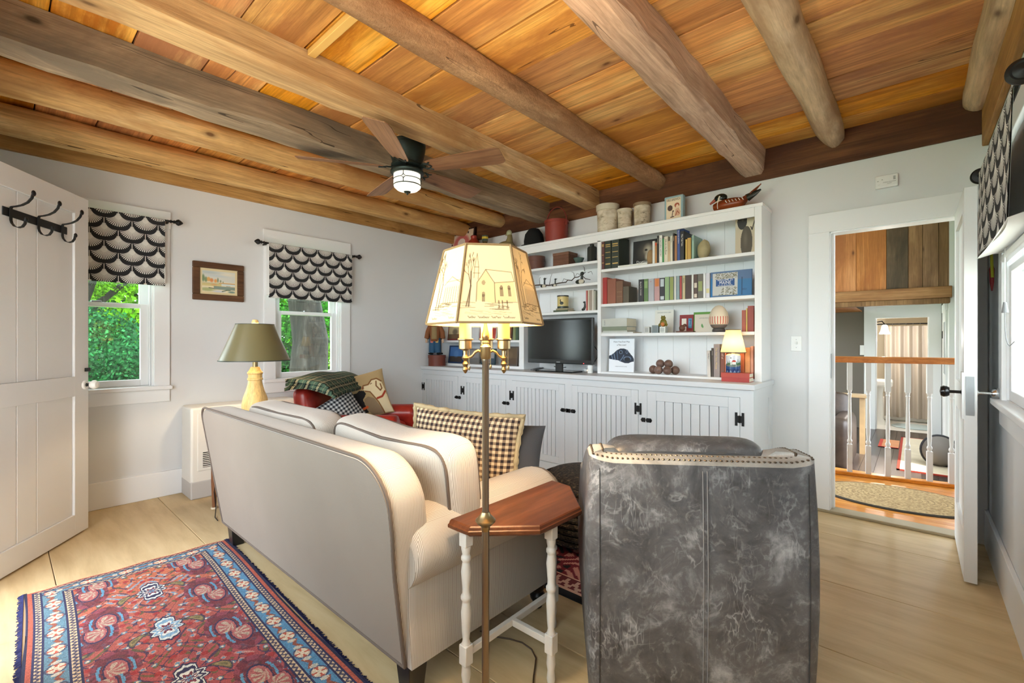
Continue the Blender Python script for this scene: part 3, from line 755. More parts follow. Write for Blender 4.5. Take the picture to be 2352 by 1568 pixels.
for i, x0 in enumerate((1.60, 2.31)):
    M = Mx((x0 + .355, -2.64, .47)) @ Euler((PI / 2, 0, 0)).to_matrix().to_4x4()
    c = obj('seat_cushion', apply(cushion(.70, .72, .16, .3, wr=.003, seed=i), M), SOFA, sf, smooth=True, angle=180)
for i, (x0, w, h, cz, yy, ry, tilt) in enumerate(((1.36, 1.0, .47, .655, -2.89, 0, .10), (2.385, .915, .50, .66, -2.85, .02, .12))):
    M = Mx((x0 + w / 2, yy, cz), 0, tilt, ry)
    c = obj('back_cushion', apply(cushion(w, h, .24, .34, 0, 56, 28, sag=.045 if i else .02, seed=4 + i, wr=.006), M), SOFA, sf, smooth=True, angle=180)
    for yy2 in (-.078, .078):
        rr = MB().tube(ring(w, h, .24, .34, yy2, 1.012, sag=.045 if i else .02), .0065, 6, closed=True)
        obj('piping', apply(rr, M), PIPE, c, smooth=True)

# ------------------------------------------------------------------ loose cushions on the sofa
def gingham(name, c1, c2, c3, per=.03):
    g = G(name, c1, .9, spec=.2); v = g.coord(); x, y, z = g.xyz(v)
    a = (x / per).frac().lt(.5); b = (z / per).frac().lt(.5)
    both = a * b; one = (a + b) - both * 2
    col = g.mix(one, c1, c2); col = g.mix(both, col, c3); g.col(col); g.bump(g.noise(v, 300, 2), .2, .002); return g.m
CHK = gingham('brown_and_cream_check', C(216, 196, 162), C(142, 120, 100), C(54, 44, 44), .028)
CHK2 = gingham('black_and_white_check', C(196, 194, 190), C(118, 118, 120), C(28, 28, 32), .03)
FRINGE = plain('twisted_cream_fringe', C(172, 154, 120), .9, var=.5, bump=1.0, bscale=160)
def pillow(name, label, w, h, d, M, mat, group=None, trim=None, seed=0, e=.5):
    t_ = thing(name, label, 'pillow', M.to_translation(), 0, group, local=True); t_.matrix_world = M
    o = obj('cover', knife(w, h, d, wr=.006, seed=seed), mat, t_, smooth=True, angle=180)
    if trim:
        rnd = random.Random(seed); pts = [p * 1.02 + Vector((0, rnd.uniform(-.004, .004), 0)) for p in knife_ring(w, h)]
        obj('fringe', MB().tube(pts, [.014 + rnd.uniform(-.004, .004) for _ in pts], 7, closed=True), trim, t_, smooth=True)
    return t_
pillow('checked_pillow', 'cream and brown checked pillow with fringe at the sofa arm', .60, .40, .2, Mx((2.80, -2.43, .685), .44, -.12, .06), CHK, trim=FRINGE, seed=3)
pillow('grey_pillow', 'dark grey plain pillow behind the checked pillow', .46, .38, .14, Mx((2.93, -2.30, .64), .5, -.2, .06), plain('charcoal_fabric', C(66, 68, 74), .95, bump=.4), seed=5)

# ------------------------------------------------------------------ grey leather club chair, back to the camera
cv = Vector((4.32 - 3.718, -2.287 + 2.713, 0)).normalized(); CW = .737
CH = frame((3.730, -2.705, 0), cv, (-cv.y, cv.x, 0))       # local x along the back, y forward
CH[0][2], CH[1][2], CH[2][2] = 0, 0, 1
gc = thing('leather_chair', 'distressed grey leather club chair with studded top edge, seen from behind', 'armchair', CH @ Vector((CW / 2, .38, 0)))
def cup(r, n=8, x0=0, x1=CW, y1=.74):
    """plan outline of the outside shell: open at the front"""
    pts = [(x0, y1)]
    for k in range(n + 1):
        a = PI + PI / 2 * k / n; pts.append((x0 + r + r * math.cos(a), r + r * math.sin(a)))
    for k in range(n + 1):
        a = -PI / 2 + PI / 2 * k / n; pts.append((x1 - r + r * math.cos(a), r + r * math.sin(a)))
    pts.append((x1, y1)); return pts
def topz(x, y):
    e = min(x, CW - x); s = .838
    s += .018 * max(0, 1 - e / .09) ** 1.5
    return s - .22 * min(1, max(0, (y - .12) / .5)) ** 1.3 if y > .12 else s
def shellmesh(th=.12):
    o = cup(.045); i_ = [(p[0], p[1]) for p in cup(.03, x0=th, x1=CW - th)]
    i_ = [(x, y + (th if y < .5 else 0) * (1 if y < .4 else 1)) if y < .7 else (x, y) for x, y in i_]
    def dens(pts):
        out = []
        for k in range(len(pts) - 1):
            a = Vector(pts[k]); b = Vector(pts[k + 1]); n = max(1, int((b - a).length / .035))
            for j in range(n): out.append(a + (b - a) * j / n)
        out.append(Vector(pts[-1])); return out
    return dens(o), i_
oo, ii = shellmesh()
m = MB(); vs = []; fs = []; zz = [0, .06, .12, .3, .5, .7]; N = len(oo)
rows = []
for t_i, tt in enumerate([0, .03, .2, .4, .6, .8, .95, 1.0]):
    for p in oo:
        z = .05 + (topz(p.x, p.y) - .05) * tt; bul = .012 * math.sin(PI * tt); 
        dx = -bul if p.x < .02 else (bul if p.x > CW - .02 else 0); dy = -bul if p.y < .02 else 0
        tuck = .012 * max(0, .25 - tt) 
        vs.append((p.x + dx, p.y + dy, z))
for j in range(7):
    for k in range(N - 1): fs.append((j * N + k, j * N + k + 1, (j + 1) * N + k + 1, (j + 1) * N + k))
m.add(vs, fs, CH)
sh = obj('outer_shell', m, GREYL, gc, smooth=True, angle=60)
# padded top edge between outside and inside
m = MB(); vs = []; fs = []; TH = .115
def inward(p):
    nx = 0; ny = 0
    if p.x < .05 and p.y > .03: nx = 1
    elif p.x > CW - .05 and p.y > .03: nx = -1
    if p.y < .05: ny = 1
    v = Vector((nx, ny)); 
    return v.normalized() if v.length else Vector((0, 1))
def inner(p, w): return Vector((min(max(p.x, w), CW - w), max(p.y, w)))
for p in oo:
    z = topz(p.x, p.y)
    for w, dz in ((0, -.006), (.006, .008), (.02, .017), (TH * .5, .02), (TH - .02, .014), (TH, -.01), (TH + .004, -.36)):
        q = inner(p, w); vs.append((q.x, q.y, z + dz if dz > -.3 else max(.4, z + dz)))
for k in range(N - 1):
    for j in range(6): fs.append((k * 7 + j, k * 7 + j + 1, (k + 1) * 7 + j + 1, (k + 1) * 7 + j))
m.add(vs, fs, CH)
obj('top_edge', m, GREYT, sh, smooth=True, angle=70)
# two rows of nail heads, too small to pick singly
st_ = MB()
for row in (.014, .05):
    acc = 0.0; last = None
    for k in range(N - 1):
        a, b = oo[k], oo[k + 1]; L = (b - a).length; s = 0
        while acc + (L - s) >= .017:
            s += .017 - acc; acc = 0; p = a + (b - a) * (s / L); q = inner(p, row)
            st_.sphere((q.x, q.y, topz(p.x, p.y) + (.014 if row < .03 else .019)), (.0052, .0052, .0036), 7, 4, CH)
        acc += L - s
so = obj('nail_heads', st_, plain('bronze_nail', C(90, 78, 66), .35, .8), sh, smooth=True); so['kind'] = 'stuff'
# seams down the back
sm = MB()
sm.prism([(CW / 2 + .001, -.0135), (CW / 2 + .019, -.0135), (CW / 2 + .019, .0), (CW / 2 + .001, .0)], .10, .80, CH) if False else None
for sx in (CW / 2 + .003, CW / 2 + .017):
    sm.tube([CH @ Vector((sx, -.002 - .012 * math.sin(PI * i / 10), .06 + .76 * i / 10)) for i in range(11)], .0018, 6)
obj('centre_seam', sm, plain('grey_seam_thread', C(112, 114, 118), .6), sh, smooth=True)
for sx in (.035, CW - .035):
    obj('side_seam', MB().tube([CH @ Vector((sx, -.001 - .012 * math.sin(PI * i / 10), .06 + .76 * i / 10)) for i in range(11)], .0014, 6), plain('dark_thread', C(40, 40, 42), .8), sh)
obj('seat_base', apply(MB().box(TH - .01, CW - TH + .01, TH, .74, .06, .30), CH), GREYL, gc, bevel=.02)
obj('seat_cushion', apply(cushion(CW - 2 * TH, .60, .2, .3), CH @ Mx((CW / 2, .44, .38), 0, PI / 2)), GREYL, gc, smooth=True, angle=180)
bcm = CH @ Mx((CW / 2 - .0, .255, .665), 0, .16)
c = obj('back_cushion', apply(cushion(.60, .44, .2, .3, 0, 48, 24, wr=.003, seed=9), bcm), GREYL, gc, smooth=True, angle=180)
obj('piping', apply(MB().tube(ring(.60, .44, .2, .3, -.07, 1.0), .006, 6, closed=True), bcm), plain('grey_piping', C(70, 72, 76), .5), c, smooth=True)
for lx, ly in ((.05, .05), (CW - .05, .05), (.06, .68), (CW - .06, .68)):
    obj('leg', apply(MB().lathe([(.02, 0), (.028, .05)], 12, (lx, ly, 0)), CH), BLACKW, gc, smooth=True)

# ------------------------------------------------------------------ red leather armchair by the second window
RC = frame((.62, -2.47, 0), (-.6483, .7614, 0), (-.7614, -.6483, 0)); 
RC = Matrix(((-.6626, .749, 0, .70), (.749, .6626, 0, -2.40), (0, 0, 1, 0), (0, 0, 0, 1)))     # local x along back (to the wall), y forward to the television
RW = .86
rc = thing('red_armchair', 'red leather rolled-arm chair in the corner below the window', 'armchair', RC @ Vector((RW / 2, .42, 0)))
obj('seat_base', apply(MB().box(.04, RW - .04, .06, .80, .1, .36), RC), REDL, rc, bevel=.02, smooth=True)
def roll(x0):
    prof = [(-.075, .1), (-.07, .45)]
    for k in range(15):
        a = math.radians(215 - 250 * k / 14); prof.append((.098 * math.cos(a), .535 + .09 * math.sin(a)))
    prof += [(.07, .45), (.075, .1)]; ys = [.05, .80, .825, .835]; sc = [1, 1, .96, .85]; n = len(prof); vs = []; fs = []
    for y, s in zip(ys, sc):
        for x, z in prof: vs.append((x0 + x * s, y, .4 + (z - .4) * s))
    for j in range(3):
        for k in range(n): fs.append((j * n + k, j * n + (k + 1) % n, (j + 1) * n + (k + 1) % n, (j + 1) * n + k))
    fs.append(tuple(range(n))); fs.append(tuple(3 * n + k for k in range(n - 1, -1, -1)))
    return MB().add(vs, fs, RC)
for x0 in (.09, RW - .09): obj('arm', roll(x0), REDL, rc, smooth=True, angle=50)
obj('backrest', apply(cushion(RW - .02, .60, .2, .25), RC @ Mx((RW / 2, .06, .575), 0, .16)), REDL, rc, smooth=True, angle=180)
obj('seat_cushion', apply(cushion(RW - .36, .64, .15, .25), RC @ Mx((RW / 2, .46, .43), 0, PI / 2)), REDL, rc, smooth=True, angle=180)
for lx, ly in ((.08, .08), (RW - .08, .08), (.08, .76), (RW - .08, .76)):
    obj('leg', apply(MB().lathe([(.022, 0), (.03, .1)], 12, (lx, ly, 0)), RC), BLACKW, rc, smooth=True)
pillow('checked_pillow', 'black and white checked pillow on the red leather chair', .42, .36, .15, RC @ Mx((.20, .30, .60), .75, .3, -.5), CHK2, seed=12)
# hooked pillow with two dogs
def dogs():
    cv_ = Cv(110, 90, (184, 158, 114)); A = cv_
    A.poly([(.52, .60), (.60, .55), (.70, .62), (.82, .98), (.62, .98), (.50, .80)], (150, 128, 100))
    A.poly([(.18, .86), (.17, .62), (.22, .50), (.32, .42), (.42, .42), (.48, .38), (.55, .40), (.58, .48), (.54, .55), (.50, .60), (.52, .80), (.55, .90), (.2, .9)], (30, 28, 30))
    A.line([(.24, .60), (.25, .70), (.38, .76), (.42, .72), (.36, .60), (.30, .54)], (200, 180, 140), 1.6)
    A.line([(.18, .80), (.35, .84), (.54, .78)], (214, 96, 48), 5)
    A.poly([(.54, .34), (.57, .29), (.66, .29), (.74, .20), (.84, .20), (.92, .28), (.95, .44), (.97, .60), (.98, .98), (.82, .98), (.76, .72), (.70, .56), (.66, .46), (.58, .42)], (238, 222, 182))
    A.line([(.55, .34), (.57, .29), (.66, .29), (.74, .20), (.84, .20), (.92, .28)], (130, 84, 44), 2.6); A.line([(.58, .42), (.66, .46), (.70, .56), (.76, .72), (.82, .98)], (130, 84, 44), 2.2)
    A.line([(.82, .26), (.80, .36), (.86, .48), (.90, .44), (.89, .34)], (130, 84, 44), 2.6); A.line([(.70, .29), (.73, .28)], (120, 80, 50), 1.5)
    A.line([(.76, .64), (.86, .62), (.95, .52)], (170, 62, 36), 4); A.ell(.55, .34, .02, .03, (140, 90, 60))
    A.a = A.a[:, ::-1].copy(); return A
pm = RC @ Mx((.55, .36, .72), 1.0, .3, -.2)
dp = thing('dog_pillow', 'tan hooked pillow picturing a black dog and a yellow dog', 'pillow', pm.to_translation(), local=True); dp.matrix_world = pm
PW, PH, PD = .55, .45, .15
def dface(s):
    return lambda u, v: kx(PW, PH, PD, (u - .5) * 2, (.5 - v) * 2, s)
PRINTF = print_mat('hooked_wool_print', .95, .6, 220)
o = obj('cover', paint_mesh('cover', dogs(), dface(-1), PRINTF), None, dp); o.data.polygons.foreach_set('use_smooth', [True] * len(o.data.polygons))
o.data.transform(Matrix.Rotation(PI, 4, 'Z') @ Matrix.Diagonal((1, 1, 1, 1))) 
b_ = paint_mesh('cover_back', Cv(30, 24, (196, 172, 130)), dface(1), PRINTF); b_.transform(Matrix.Rotation(PI, 4, 'Z')); o2 = obj('cover_back', b_, None, dp); b_.polygons.foreach_set('use_smooth', [True] * len(b_.polygons))
# plaid blanket folded over the chair back
def plaid():
    g = G('green_plaid_wool', C(44, 58, 50), .95, spec=.15); u = g.coord('UV') ; x, y, z = g.xyz(g.map(g.coord(), rot=(0, 0, -2.295)))
    def st(s, per): 
        f = (s / per).frac(); return f.lt(.5), ((f - .72).abs().lt(.018)) , ((f - .82).abs().lt(.018)), ((f - .22).abs().lt(.02))
    a, a1, a2, a3 = st(x, .105); b, b1, b2, b3 = st(y + z * .7, .105)
    col = g.mix((a + b) * .5, C(30, 34, 32), C(62, 84, 72)); ln = (a1 + a2 + b1 + b2).min(1.0) * .75; col = g.mix(ln, col, C(206, 196, 160)); g.col(g.mix((a3 + b3).min(1.0) * .5, col, C(150, 140, 112)))
    g.bump(g.noise(g.coord(), 250, 3), .4, .003); return g.m
PLAID = plaid()
bl = thing('plaid_blanket', 'folded dark green plaid blanket draped on the red chair back', 'blanket', RC @ Vector((RW / 2, .03, .86)))
def fold(i, th0):
    def f(u, v):
        hx = -.10 + u * (RW + .04) + .02 * math.sin(4 * v + i); y = -.04 + v * (.42 - .03 * i)
        z = .872 + th0 + .022 * math.sin(PI * u) + .006 * math.sin(9 * u + 6 * v + i) - .05 * v * v + .02 * math.sin(PI * v)
        if v > .93: z -= .012
        return (hx, y, z)
    m = MB(); g1 = MB().grid(f, 40, 26); g2 = MB().grid(lambda u, v: tuple(Vector(f(u, v)) + Vector((0, 0, -.026))), 40, 26)
    n = len(g1.v); W_ = 41; m.v = g1.v + g2.v; m.f = [tuple(reversed(q)) for q in g2.f]; m.f = g1.f + [tuple(i + n for i in q) for q in m.f]
    edge = [k for k in range(W_)] + [j * W_ + 40 for j in range(1, 27)] + [26 * W_ + k for k in range(39, -1, -1)] + [j * W_ for j in range(25, 0, -1)]
    for k in range(len(edge)): a, b = edge[k], edge[(k + 1) % len(edge)]; m.f.append((b, a, a + n, b + n))
    return MB().add(m.v, m.f, RC)
obj('fold', fold(0, 0), PLAID, bl, smooth=True, angle=60); obj('fold', fold(1, .032), PLAID, bl, smooth=True, angle=60); obj('fold', fold(2, .064), PLAID, bl, smooth=True, angle=60)
# ------------------------------------------------------------------ half-octagon side table
TABW = wood('walnut_table_top', C(40, 22, 13), C(92, 52, 32), C(122, 74, 46), 1, (1.6, 12), .3, .05, C(84, 46, 28), .1, crack=False, knot=False)
LEGW = plain('worn_cream_paint', C(214, 209, 202), .5, var=.12)
st = thing('side_table', 'small half-octagon wooden side table with cream turned legs beside the sofa', 'table', (3.45, -2.69, 0))
poly = [(3.335, -2.995), (3.437, -2.995), (3.612, -2.825), (3.617, -2.575), (3.442, -2.388), (3.335, -2.375)]
def inset(p, k, c=(3.44, -2.69)): return [(max(3.335, c[0] + (x - c[0]) * k) if x < 3.34 else c[0] + (x - c[0]) * k, c[1] + (y - c[1]) * k) for x, y in p]
m = MB(); n = 6; vs = []
for k, z in ((.97, .593), (1.0, .600), (1.0, .610), (.985, .613), (.975, .622), (.955, .626)):
    vs += [(x, y, z) for x, y in inset(poly, k)]
fs = [tuple(range(5, -1, -1)), tuple(30 + k for k in range(6))] + [(j * 6 + k, j * 6 + (k + 1) % 6, (j + 1) * 6 + (k + 1) % 6, (j + 1) * 6 + k) for j in range(5) for k in range(6)]
obj('top', m.add(vs, fs), TABW, st)
def tleg(x, y):
    m = MB(); q = .018
    def sq(z0, z1): m.box(x - q, x + q, y - q, y + q, z0, z1)
    sq(.53, .594); sq(.115, .185)
    m.lathe([(.012, 0), (.016, .02), (.013, .05), (.017, .075), (.015, .105), (.017, .118)], 14, (x, y, 0))
    m.lathe([(.017, .183), (.012, .20), (.015, .23), (.018, .30), (.013, .335), (.019, .345), (.019, .355), (.014, .362), (.013, .38), (.018, .44), (.013, .475), (.018, .483), (.018, .492), (.013, .50), (.017, .52), (.0175, .532)], 14, (x, y, 0))
    return m
L1, L2, L3 = (3.375, -2.945), (3.565, -2.70), (3.375, -2.43)
for l in (L1, L2, L3): obj('leg', tleg(*l), LEGW, st, smooth=True, angle=35, bevel=.003)
obj('stretcher', MB().box(3.365, 3.385, L1[1] + .018, L3[1] - .018, .14, .165), LEGW, st, bevel=.002)
obj('stretcher', MB().box(3.385, L2[0] - .018, -2.71, -2.69, .14, .165), LEGW, st, bevel=.002)

# ------------------------------------------------------------------ floor lamp with hexagonal printed shade
def brass(name, c, r=.3):
    g = G(name, c, r, 1.0); v = g.coord(); x, y, z = g.xyz(v); g.col(g.mix(g.noise(v, 9, 4), c, tuple(k * .8 for k in c[:3]) + (1,))); return g.m
BRASS = brass('antique_brass', C(160, 140, 104), .32); POLE = brass('pewter_brass_pole', C(140, 128, 114), .32)
BULB = G('lit_bulb'); BULB.p.inputs['Emission Color'].default_value = (1, .72, .36, 1); BULB.p.inputs['Emission Strength'].default_value = 30; BULB = BULB.m
LX, LY = 3.578, -3.052
fl = thing('floor_lamp', 'brass floor lamp with a lit hexagonal shade printed with old churches', 'lamp', (LX, LY, 0))
obj('base', MB().lathe([(.125, 0), (.125, .012), (.11, .022), (.05, .035), (.022, .06), (.014, .08)], 32, (LX, LY, 0)), BRASS, fl, smooth=True)
obj('pole', MB().lathe([(.0115, .07), (.0115, .69)], 20, (LX, LY, 0)), POLE, fl, smooth=True)
obj('pole_knuckle', MB().lathe([(.012, .672), (.0135, .678), (.014, .686), (.025, .695), (.031, .702), (.031, .706), (.024, .713), (.016, .722), (.0125, .73)], 24, (LX, LY, 0)), BRASS, fl, smooth=True)
obj('upper_pole', MB().lathe([(.0105, .725), (.0105, 1.185), (.0125, 1.19), (.0125, 1.196), (.0105, 1.198)], 20, (LX, LY, 0)), POLE, fl, smooth=True)
obj('cluster_body', MB().lathe([(.013, 1.196), (.0165, 1.203), (.0165, 1.228), (.0175, 1.231), (.0175, 1.234), (.012, 1.238), (.0095, 1.243), (.011, 1.247), (.008, 1.252), (.0115, 1.262), (.012, 1.27), (.008, 1.285), (.006, 1.30), (.004, 1.31), (.004, 1.51), (.007, 1.515), (.007, 1.53), (0, 1.536)], 20, (LX, LY, 0)), BRASS, fl, smooth=True)
SLV = G('candle_sleeve_glow', C(232, 196, 110), .5); SLV.p.inputs['Emission Color'].default_value = (1, .62, .16, 1); SLV.p.inputs['Emission Strength'].default_value = .16; SLV = SLV.m  # lamplight on the sleeves is put in as emission
a0 = YAW
arms = [(a0 + PI, .062), (a0 + .05, .056), (a0 + PI / 2, .06)]
for a, L in arms:
    ux, uy = math.cos(a), math.sin(a)
    pt = lambda r, z: (LX + ux * r, LY + uy * r, z)
    am = obj('arm', MB().tube([pt(.012, 1.217), pt(.022, 1.222), pt(.032, 1.217), pt(.042, 1.205), pt(.052, 1.2), pt(L, 1.2)], .0042, 8), BRASS, fl, smooth=True)
    cx, cy, _ = pt(L, 0)
    obj('finial', MB().lathe([(.0, 1.152), (.004, 1.155), (.009, 1.164), (.006, 1.172), (.01, 1.182), (.005, 1.19), (.011, 1.2), (.006, 1.21), (.007, 1.222), (.02, 1.228), (.02, 1.252), (.0245, 1.255), (.0245, 1.258), (.02, 1.26)], 18, (cx, cy, 0)), BRASS, am, smooth=True)
    obj('candle_sleeve', MB().lathe([(.0185, 1.258), (.0185, 1.33)], 18, (cx, cy, 0)), SLV, am, smooth=True)
    obj('bulb', MB().lathe([(.008, 1.33), (.014, 1.345), (.017, 1.365), (.012, 1.39), (.0, 1.405)], 14, (cx, cy, 0)), BULB, am, smooth=True)
    ch = MB()
    for k in range(16): ch.sphere((cx + RV.x * .013 - FV.x * .012, cy + RV.y * .013 - FV.y * .012, 1.228 - k * .0032), .0015, 6, 4)
    ch.lathe([(.002, 0), (.0042, .006), (.0035, .012), (.001, .014)], 8, (cx + RV.x * .013 - FV.x * .012, cy + RV.y * .013 - FV.y * .012, 1.163))
    obj('pull_chain', ch, BRASS, am, smooth=True)
def point(loc, power, col, r=.02):
    d = bpy.data.lights.new('bulb_light', 'POINT'); d.energy = power; d.color = col; d.shadow_soft_size = r
    o = bpy.data.objects.new('bulb_light', d); COL.objects.link(o); o.location = loc; return o
WARM = (1.0, .77, .50)
for a, L in arms: point((LX + math.cos(a) * L, LY + math.sin(a) * L, 1.42), 15, WARM, .02)
# shade: six printed parchment panels
SHM = G('parchment_shade', rough=.8)
at_ = SHM.n('ShaderNodeAttribute'); at_.attribute_name = 'print'
df = SHM.n('ShaderNodeBsdfDiffuse'); tl = SHM.n('ShaderNodeBsdfTranslucent'); SHM.l(at_.outputs['Color'], df.inputs[0])
tc = SHM.mix(1.0, at_.outputs['Color'], (1.0, .76, .34, 1), 'MULTIPLY'); SHM.l(tc, tl.inputs[0])
mx = SHM.n('ShaderNodeMixShader'); mx.inputs[0].default_value = .0045; SHM.l(df.outputs[0], mx.inputs[1]); SHM.l(tl.outputs[0], mx.inputs[2])
SHM.nt.links.new(mx.outputs[0], SHM.nt.nodes['Material Output'].inputs[0]); SHM = SHM.m
RIB = plain('olive_ribbon', C(140, 112, 74), .8)
def scene_print(kind, seed):
    r = random.Random(seed); c = Cv(96, 128, (226, 202, 158)); INK = (82, 64, 50)
    def tree(x, y0, h, lean=0.0, dens=5):
        def br(px, py, a, L, w, d):
            qx, qy = px + math.sin(a) * L * .75, py - math.cos(a) * L; c.line([(px, py), (qx, qy)], INK, w, .75)
            if d > 0:
                for k in range(2 if d > 2 else 3): br(qx, qy, a + r.uniform(-.75, .75), L * r.uniform(.55, .75), max(.5, w * .6), d - 1)
        br(x, y0, lean, h * .42, 2.4, dens - 1)
    if kind == 0:
        c.poly([(.28, .72), (.28, .50), (.44, .33), (.58, .50), (.96, .48), (.96, .74), (.58, .76)], (214, 186, 136), .8)
        c.line([(.28, .74), (.28, .50), (.44, .33), (.60, .50), (.60, .75)], INK, 1.1, .8); c.line([(.44, .33), (.94, .36), (.97, .48), (.60, .50)], INK, 1, .7)
        c.line([(.22, .44), (.22, .30), (.30, .30), (.30, .46)], INK, 1, .7); c.line([(.22, .30), (.26, .12), (.30, .30)], INK, 1, .7); c.line([(.2, .38), (.33, .38)], INK, 1, .6)
        for x in (.72, .86):
            c.ell(x, .56, .028, .03, INK, .55); c.rect(x - .028, .56, x + .028, .67, INK, .5)
        c.ell(.40, .50, .035, .03, INK, .4); c.ell(.40, .65, .03, .035, INK, .45); c.rect(.37, .65, .43, .74, INK, .5)
        tree(.16, .80, .62, .05); c.line([(.12, .80), (.17, .55), (.16, .36)], INK, 2.2, .7)
        for k in range(16):
            y = .74 + r.random() * .1; x = r.random() * .8; c.line([(x, y), (x + r.uniform(.08, .3), y + r.uniform(-.01, .02))], INK, .9, .5)
        for x in (.66, .72, .80): c.line([(x, .73), (x, .76)], INK, 2.0, .7); c.poly([(x - .025, .83), (x, .75), (x + .025, .83)], INK, .5)
    else:
        c.rect(.42, .50, .96, .74, (206, 184, 150), .6)
        for k in range(7): c.line([(.44 + k * .08, .54), (.44 + k * .08, .74)], INK, 1.6, .6)
        c.line([(.38, .50), (.62, .40), (.98, .50)], INK, 1.1, .7); c.line([(.42, .46), (.96, .46)], INK, 1, .5); c.line([(.36, .74), (.98, .75)], INK, 1.2, .7)
        tree(.30, .80, .75, .0, 6); tree(.22, .82, .6, -.1, 5)
        for k in range(26):
            y = .74 + abs(r.gauss(0, .05)); x = r.uniform(.1, .8); c.line([(x, y), (x + r.uniform(.05, .25), y + r.uniform(-.01, .015))], INK, 1.0, .5)
    for k in range(10):
        y = .86 + r.random() * .05; x = r.random() * .7; c.line([(x, y - .02), (x + .2, y)], INK, .7, .25)
    x = .16
    for wl in ((5, 7, 6) if kind == 0 else (7,)):
        pts = []
        for k in range(wl * 2): pts.append((x, .945 - (.022 if k in (0, wl) else (.012 if k % 2 else 0)))); x += .013
        c.line(pts, (90, 72, 60), .9, .8); x += .03
    x = .72; pts = []
    for k in range(16): pts.append((x, .945 - (.024 if k in (0, 7) else (.01 if k % 2 else 0)))); x += .012
    c.line(pts, (90, 72, 60), .9, .7)
    return c
sh = obj('shade_ring', MB().lathe([(.012, 1.505), (.016, 1.508), (.012, 1.511)], 18, (LX, LY, 0), cap=False), BRASS, fl)
ZB, ZTt, RB, RT = 1.302, 1.524, .178, .124
th0 = YAW + math.radians(7.5)
hv = lambda k, R, z: Vector((LX + R * math.cos(th0 + k * PI / 3), LY + R * math.sin(th0 + k * PI / 3), z))
shade = None
for k in range(6):
    A, B, Cc, D = hv(k, RT, ZTt), hv(k + 1, RT, ZTt), hv(k, RB, ZB), hv(k + 1, RB, ZB)
    # seen from outside the print reads left to right from k to k+1 when going counter-clockwise
    fn = lambda u, v, A=A, B=B, Cc=Cc, D=D: tuple((A * (1 - u) + B * u) * (1 - v) + (Cc * (1 - u) + D * u) * v)
    kind = 0 if k in (4, 1) else 1
    me = paint_mesh('shade_panel', scene_print(kind, 40 + k), fn, SHM)
    obj('shade_panel', me, None, fl)
for k in range(6):
    obj('shade_ribbon', MB().tube([hv(k, RT + .001, ZTt), hv(k, RB + .001, ZB)], .0036, 6), RIB, fl)
    obj('shade_ribbon', MB().tube([hv(k, RB, ZB), hv(k + 1, RB, ZB)], .0036, 6), RIB, fl); obj('shade_ribbon', MB().tube([hv(k, RT, ZTt), hv(k + 1, RT, ZTt)], .0034, 6), RIB, fl)
for k in range(3):
    obj('shade_spoke', MB().tube([(LX, LY, 1.508), hv(2 * k, RT, ZTt - .004)], .0016, 6), BRASS, fl)
cord = [P(870 + x * .3112, 1080 + y * .3112, z=.006) for x, y in ((1040, 1205), (1180, 1230), (1240, 1255), (1330, 1300), (1390, 1370), (1395, 1420), (1370, 1500))]
cord = [P(860 + x * .3112, 1080 + y * .3112, z=.006) for x, y in ((780, 1185), (905, 1228), (1000, 1243), (1090, 1270), (1160, 1320), (1192, 1385), (1185, 1450), (1175, 1520))] + [Vector((LX + .1, LY + .09, .006))]
obj('power_cord', MB().tube(cord, .003, 6), plain('brown_cord', C(74, 52, 32), .5), fl, smooth=True)

# ------------------------------------------------------------------ ceiling fan
FX, FY = 1.775, -2.05
fan = thing('ceiling_fan', 'five-blade bronze ceiling fan with a leaded white glass light', 'ceiling fan', (FX, FY, ZC - .002))
obj('mount_strap', MB().box(FX - .03, FX + .03, FY - .02, FY + .02, 2.70, 2.773), IRON, fan)
obj('motor_housing', MB().lathe([(.105, 2.705), (.130, 2.70), (.133, 2.685), (.127, 2.68), (.132, 2.672), (.128, 2.64), (.12, 2.60), (.11, 2.57), (.104, 2.548), (.115, 2.54), (.115, 2.525), (.07, 2.505)][::-1], 40, (FX, FY, 0)), BRONZE, fan, smooth=True, angle=30)
obj('light_collar', MB().lathe([(.06, 2.508), (.115, 2.50), (.122, 2.488), (.12, 2.478), (.108, 2.468)][::-1], 40, (FX, FY, 0)), BRONZE, fan, smooth=True, angle=30)
GLW = G('lit_white_glass', C(240, 234, 220), .3); GLW.p.inputs['Emission Color'].default_value = (1, .93, .8, 1); GLW.p.inputs['Emission Strength'].default_value = .55; GLW = GLW.m
gs = obj('glass_shade', MB().lathe([(.0, 2.345), (.04, 2.348), (.075, 2.36), (.095, 2.378), (.098, 2.39), (.098, 2.47)], 40, (FX, FY, 0)), GLW, fan, smooth=True, angle=50)
def arcline(z, a0, a1, r=.0995, w=.0032, zf=None): 
    return MB().tube([(FX + r * math.cos(a0 + (a1 - a0) * k / 24), FY + r * math.sin(a0 + (a1 - a0) * k / 24), zf(k / 24) if zf else z) for k in range(25)], w, 6)
obj('lead_band', MB().lathe([(.099, 2.385), (.1015, 2.389), (.099, 2.393)], 40, (FX, FY, 0), cap=False), BRONZE, gs)
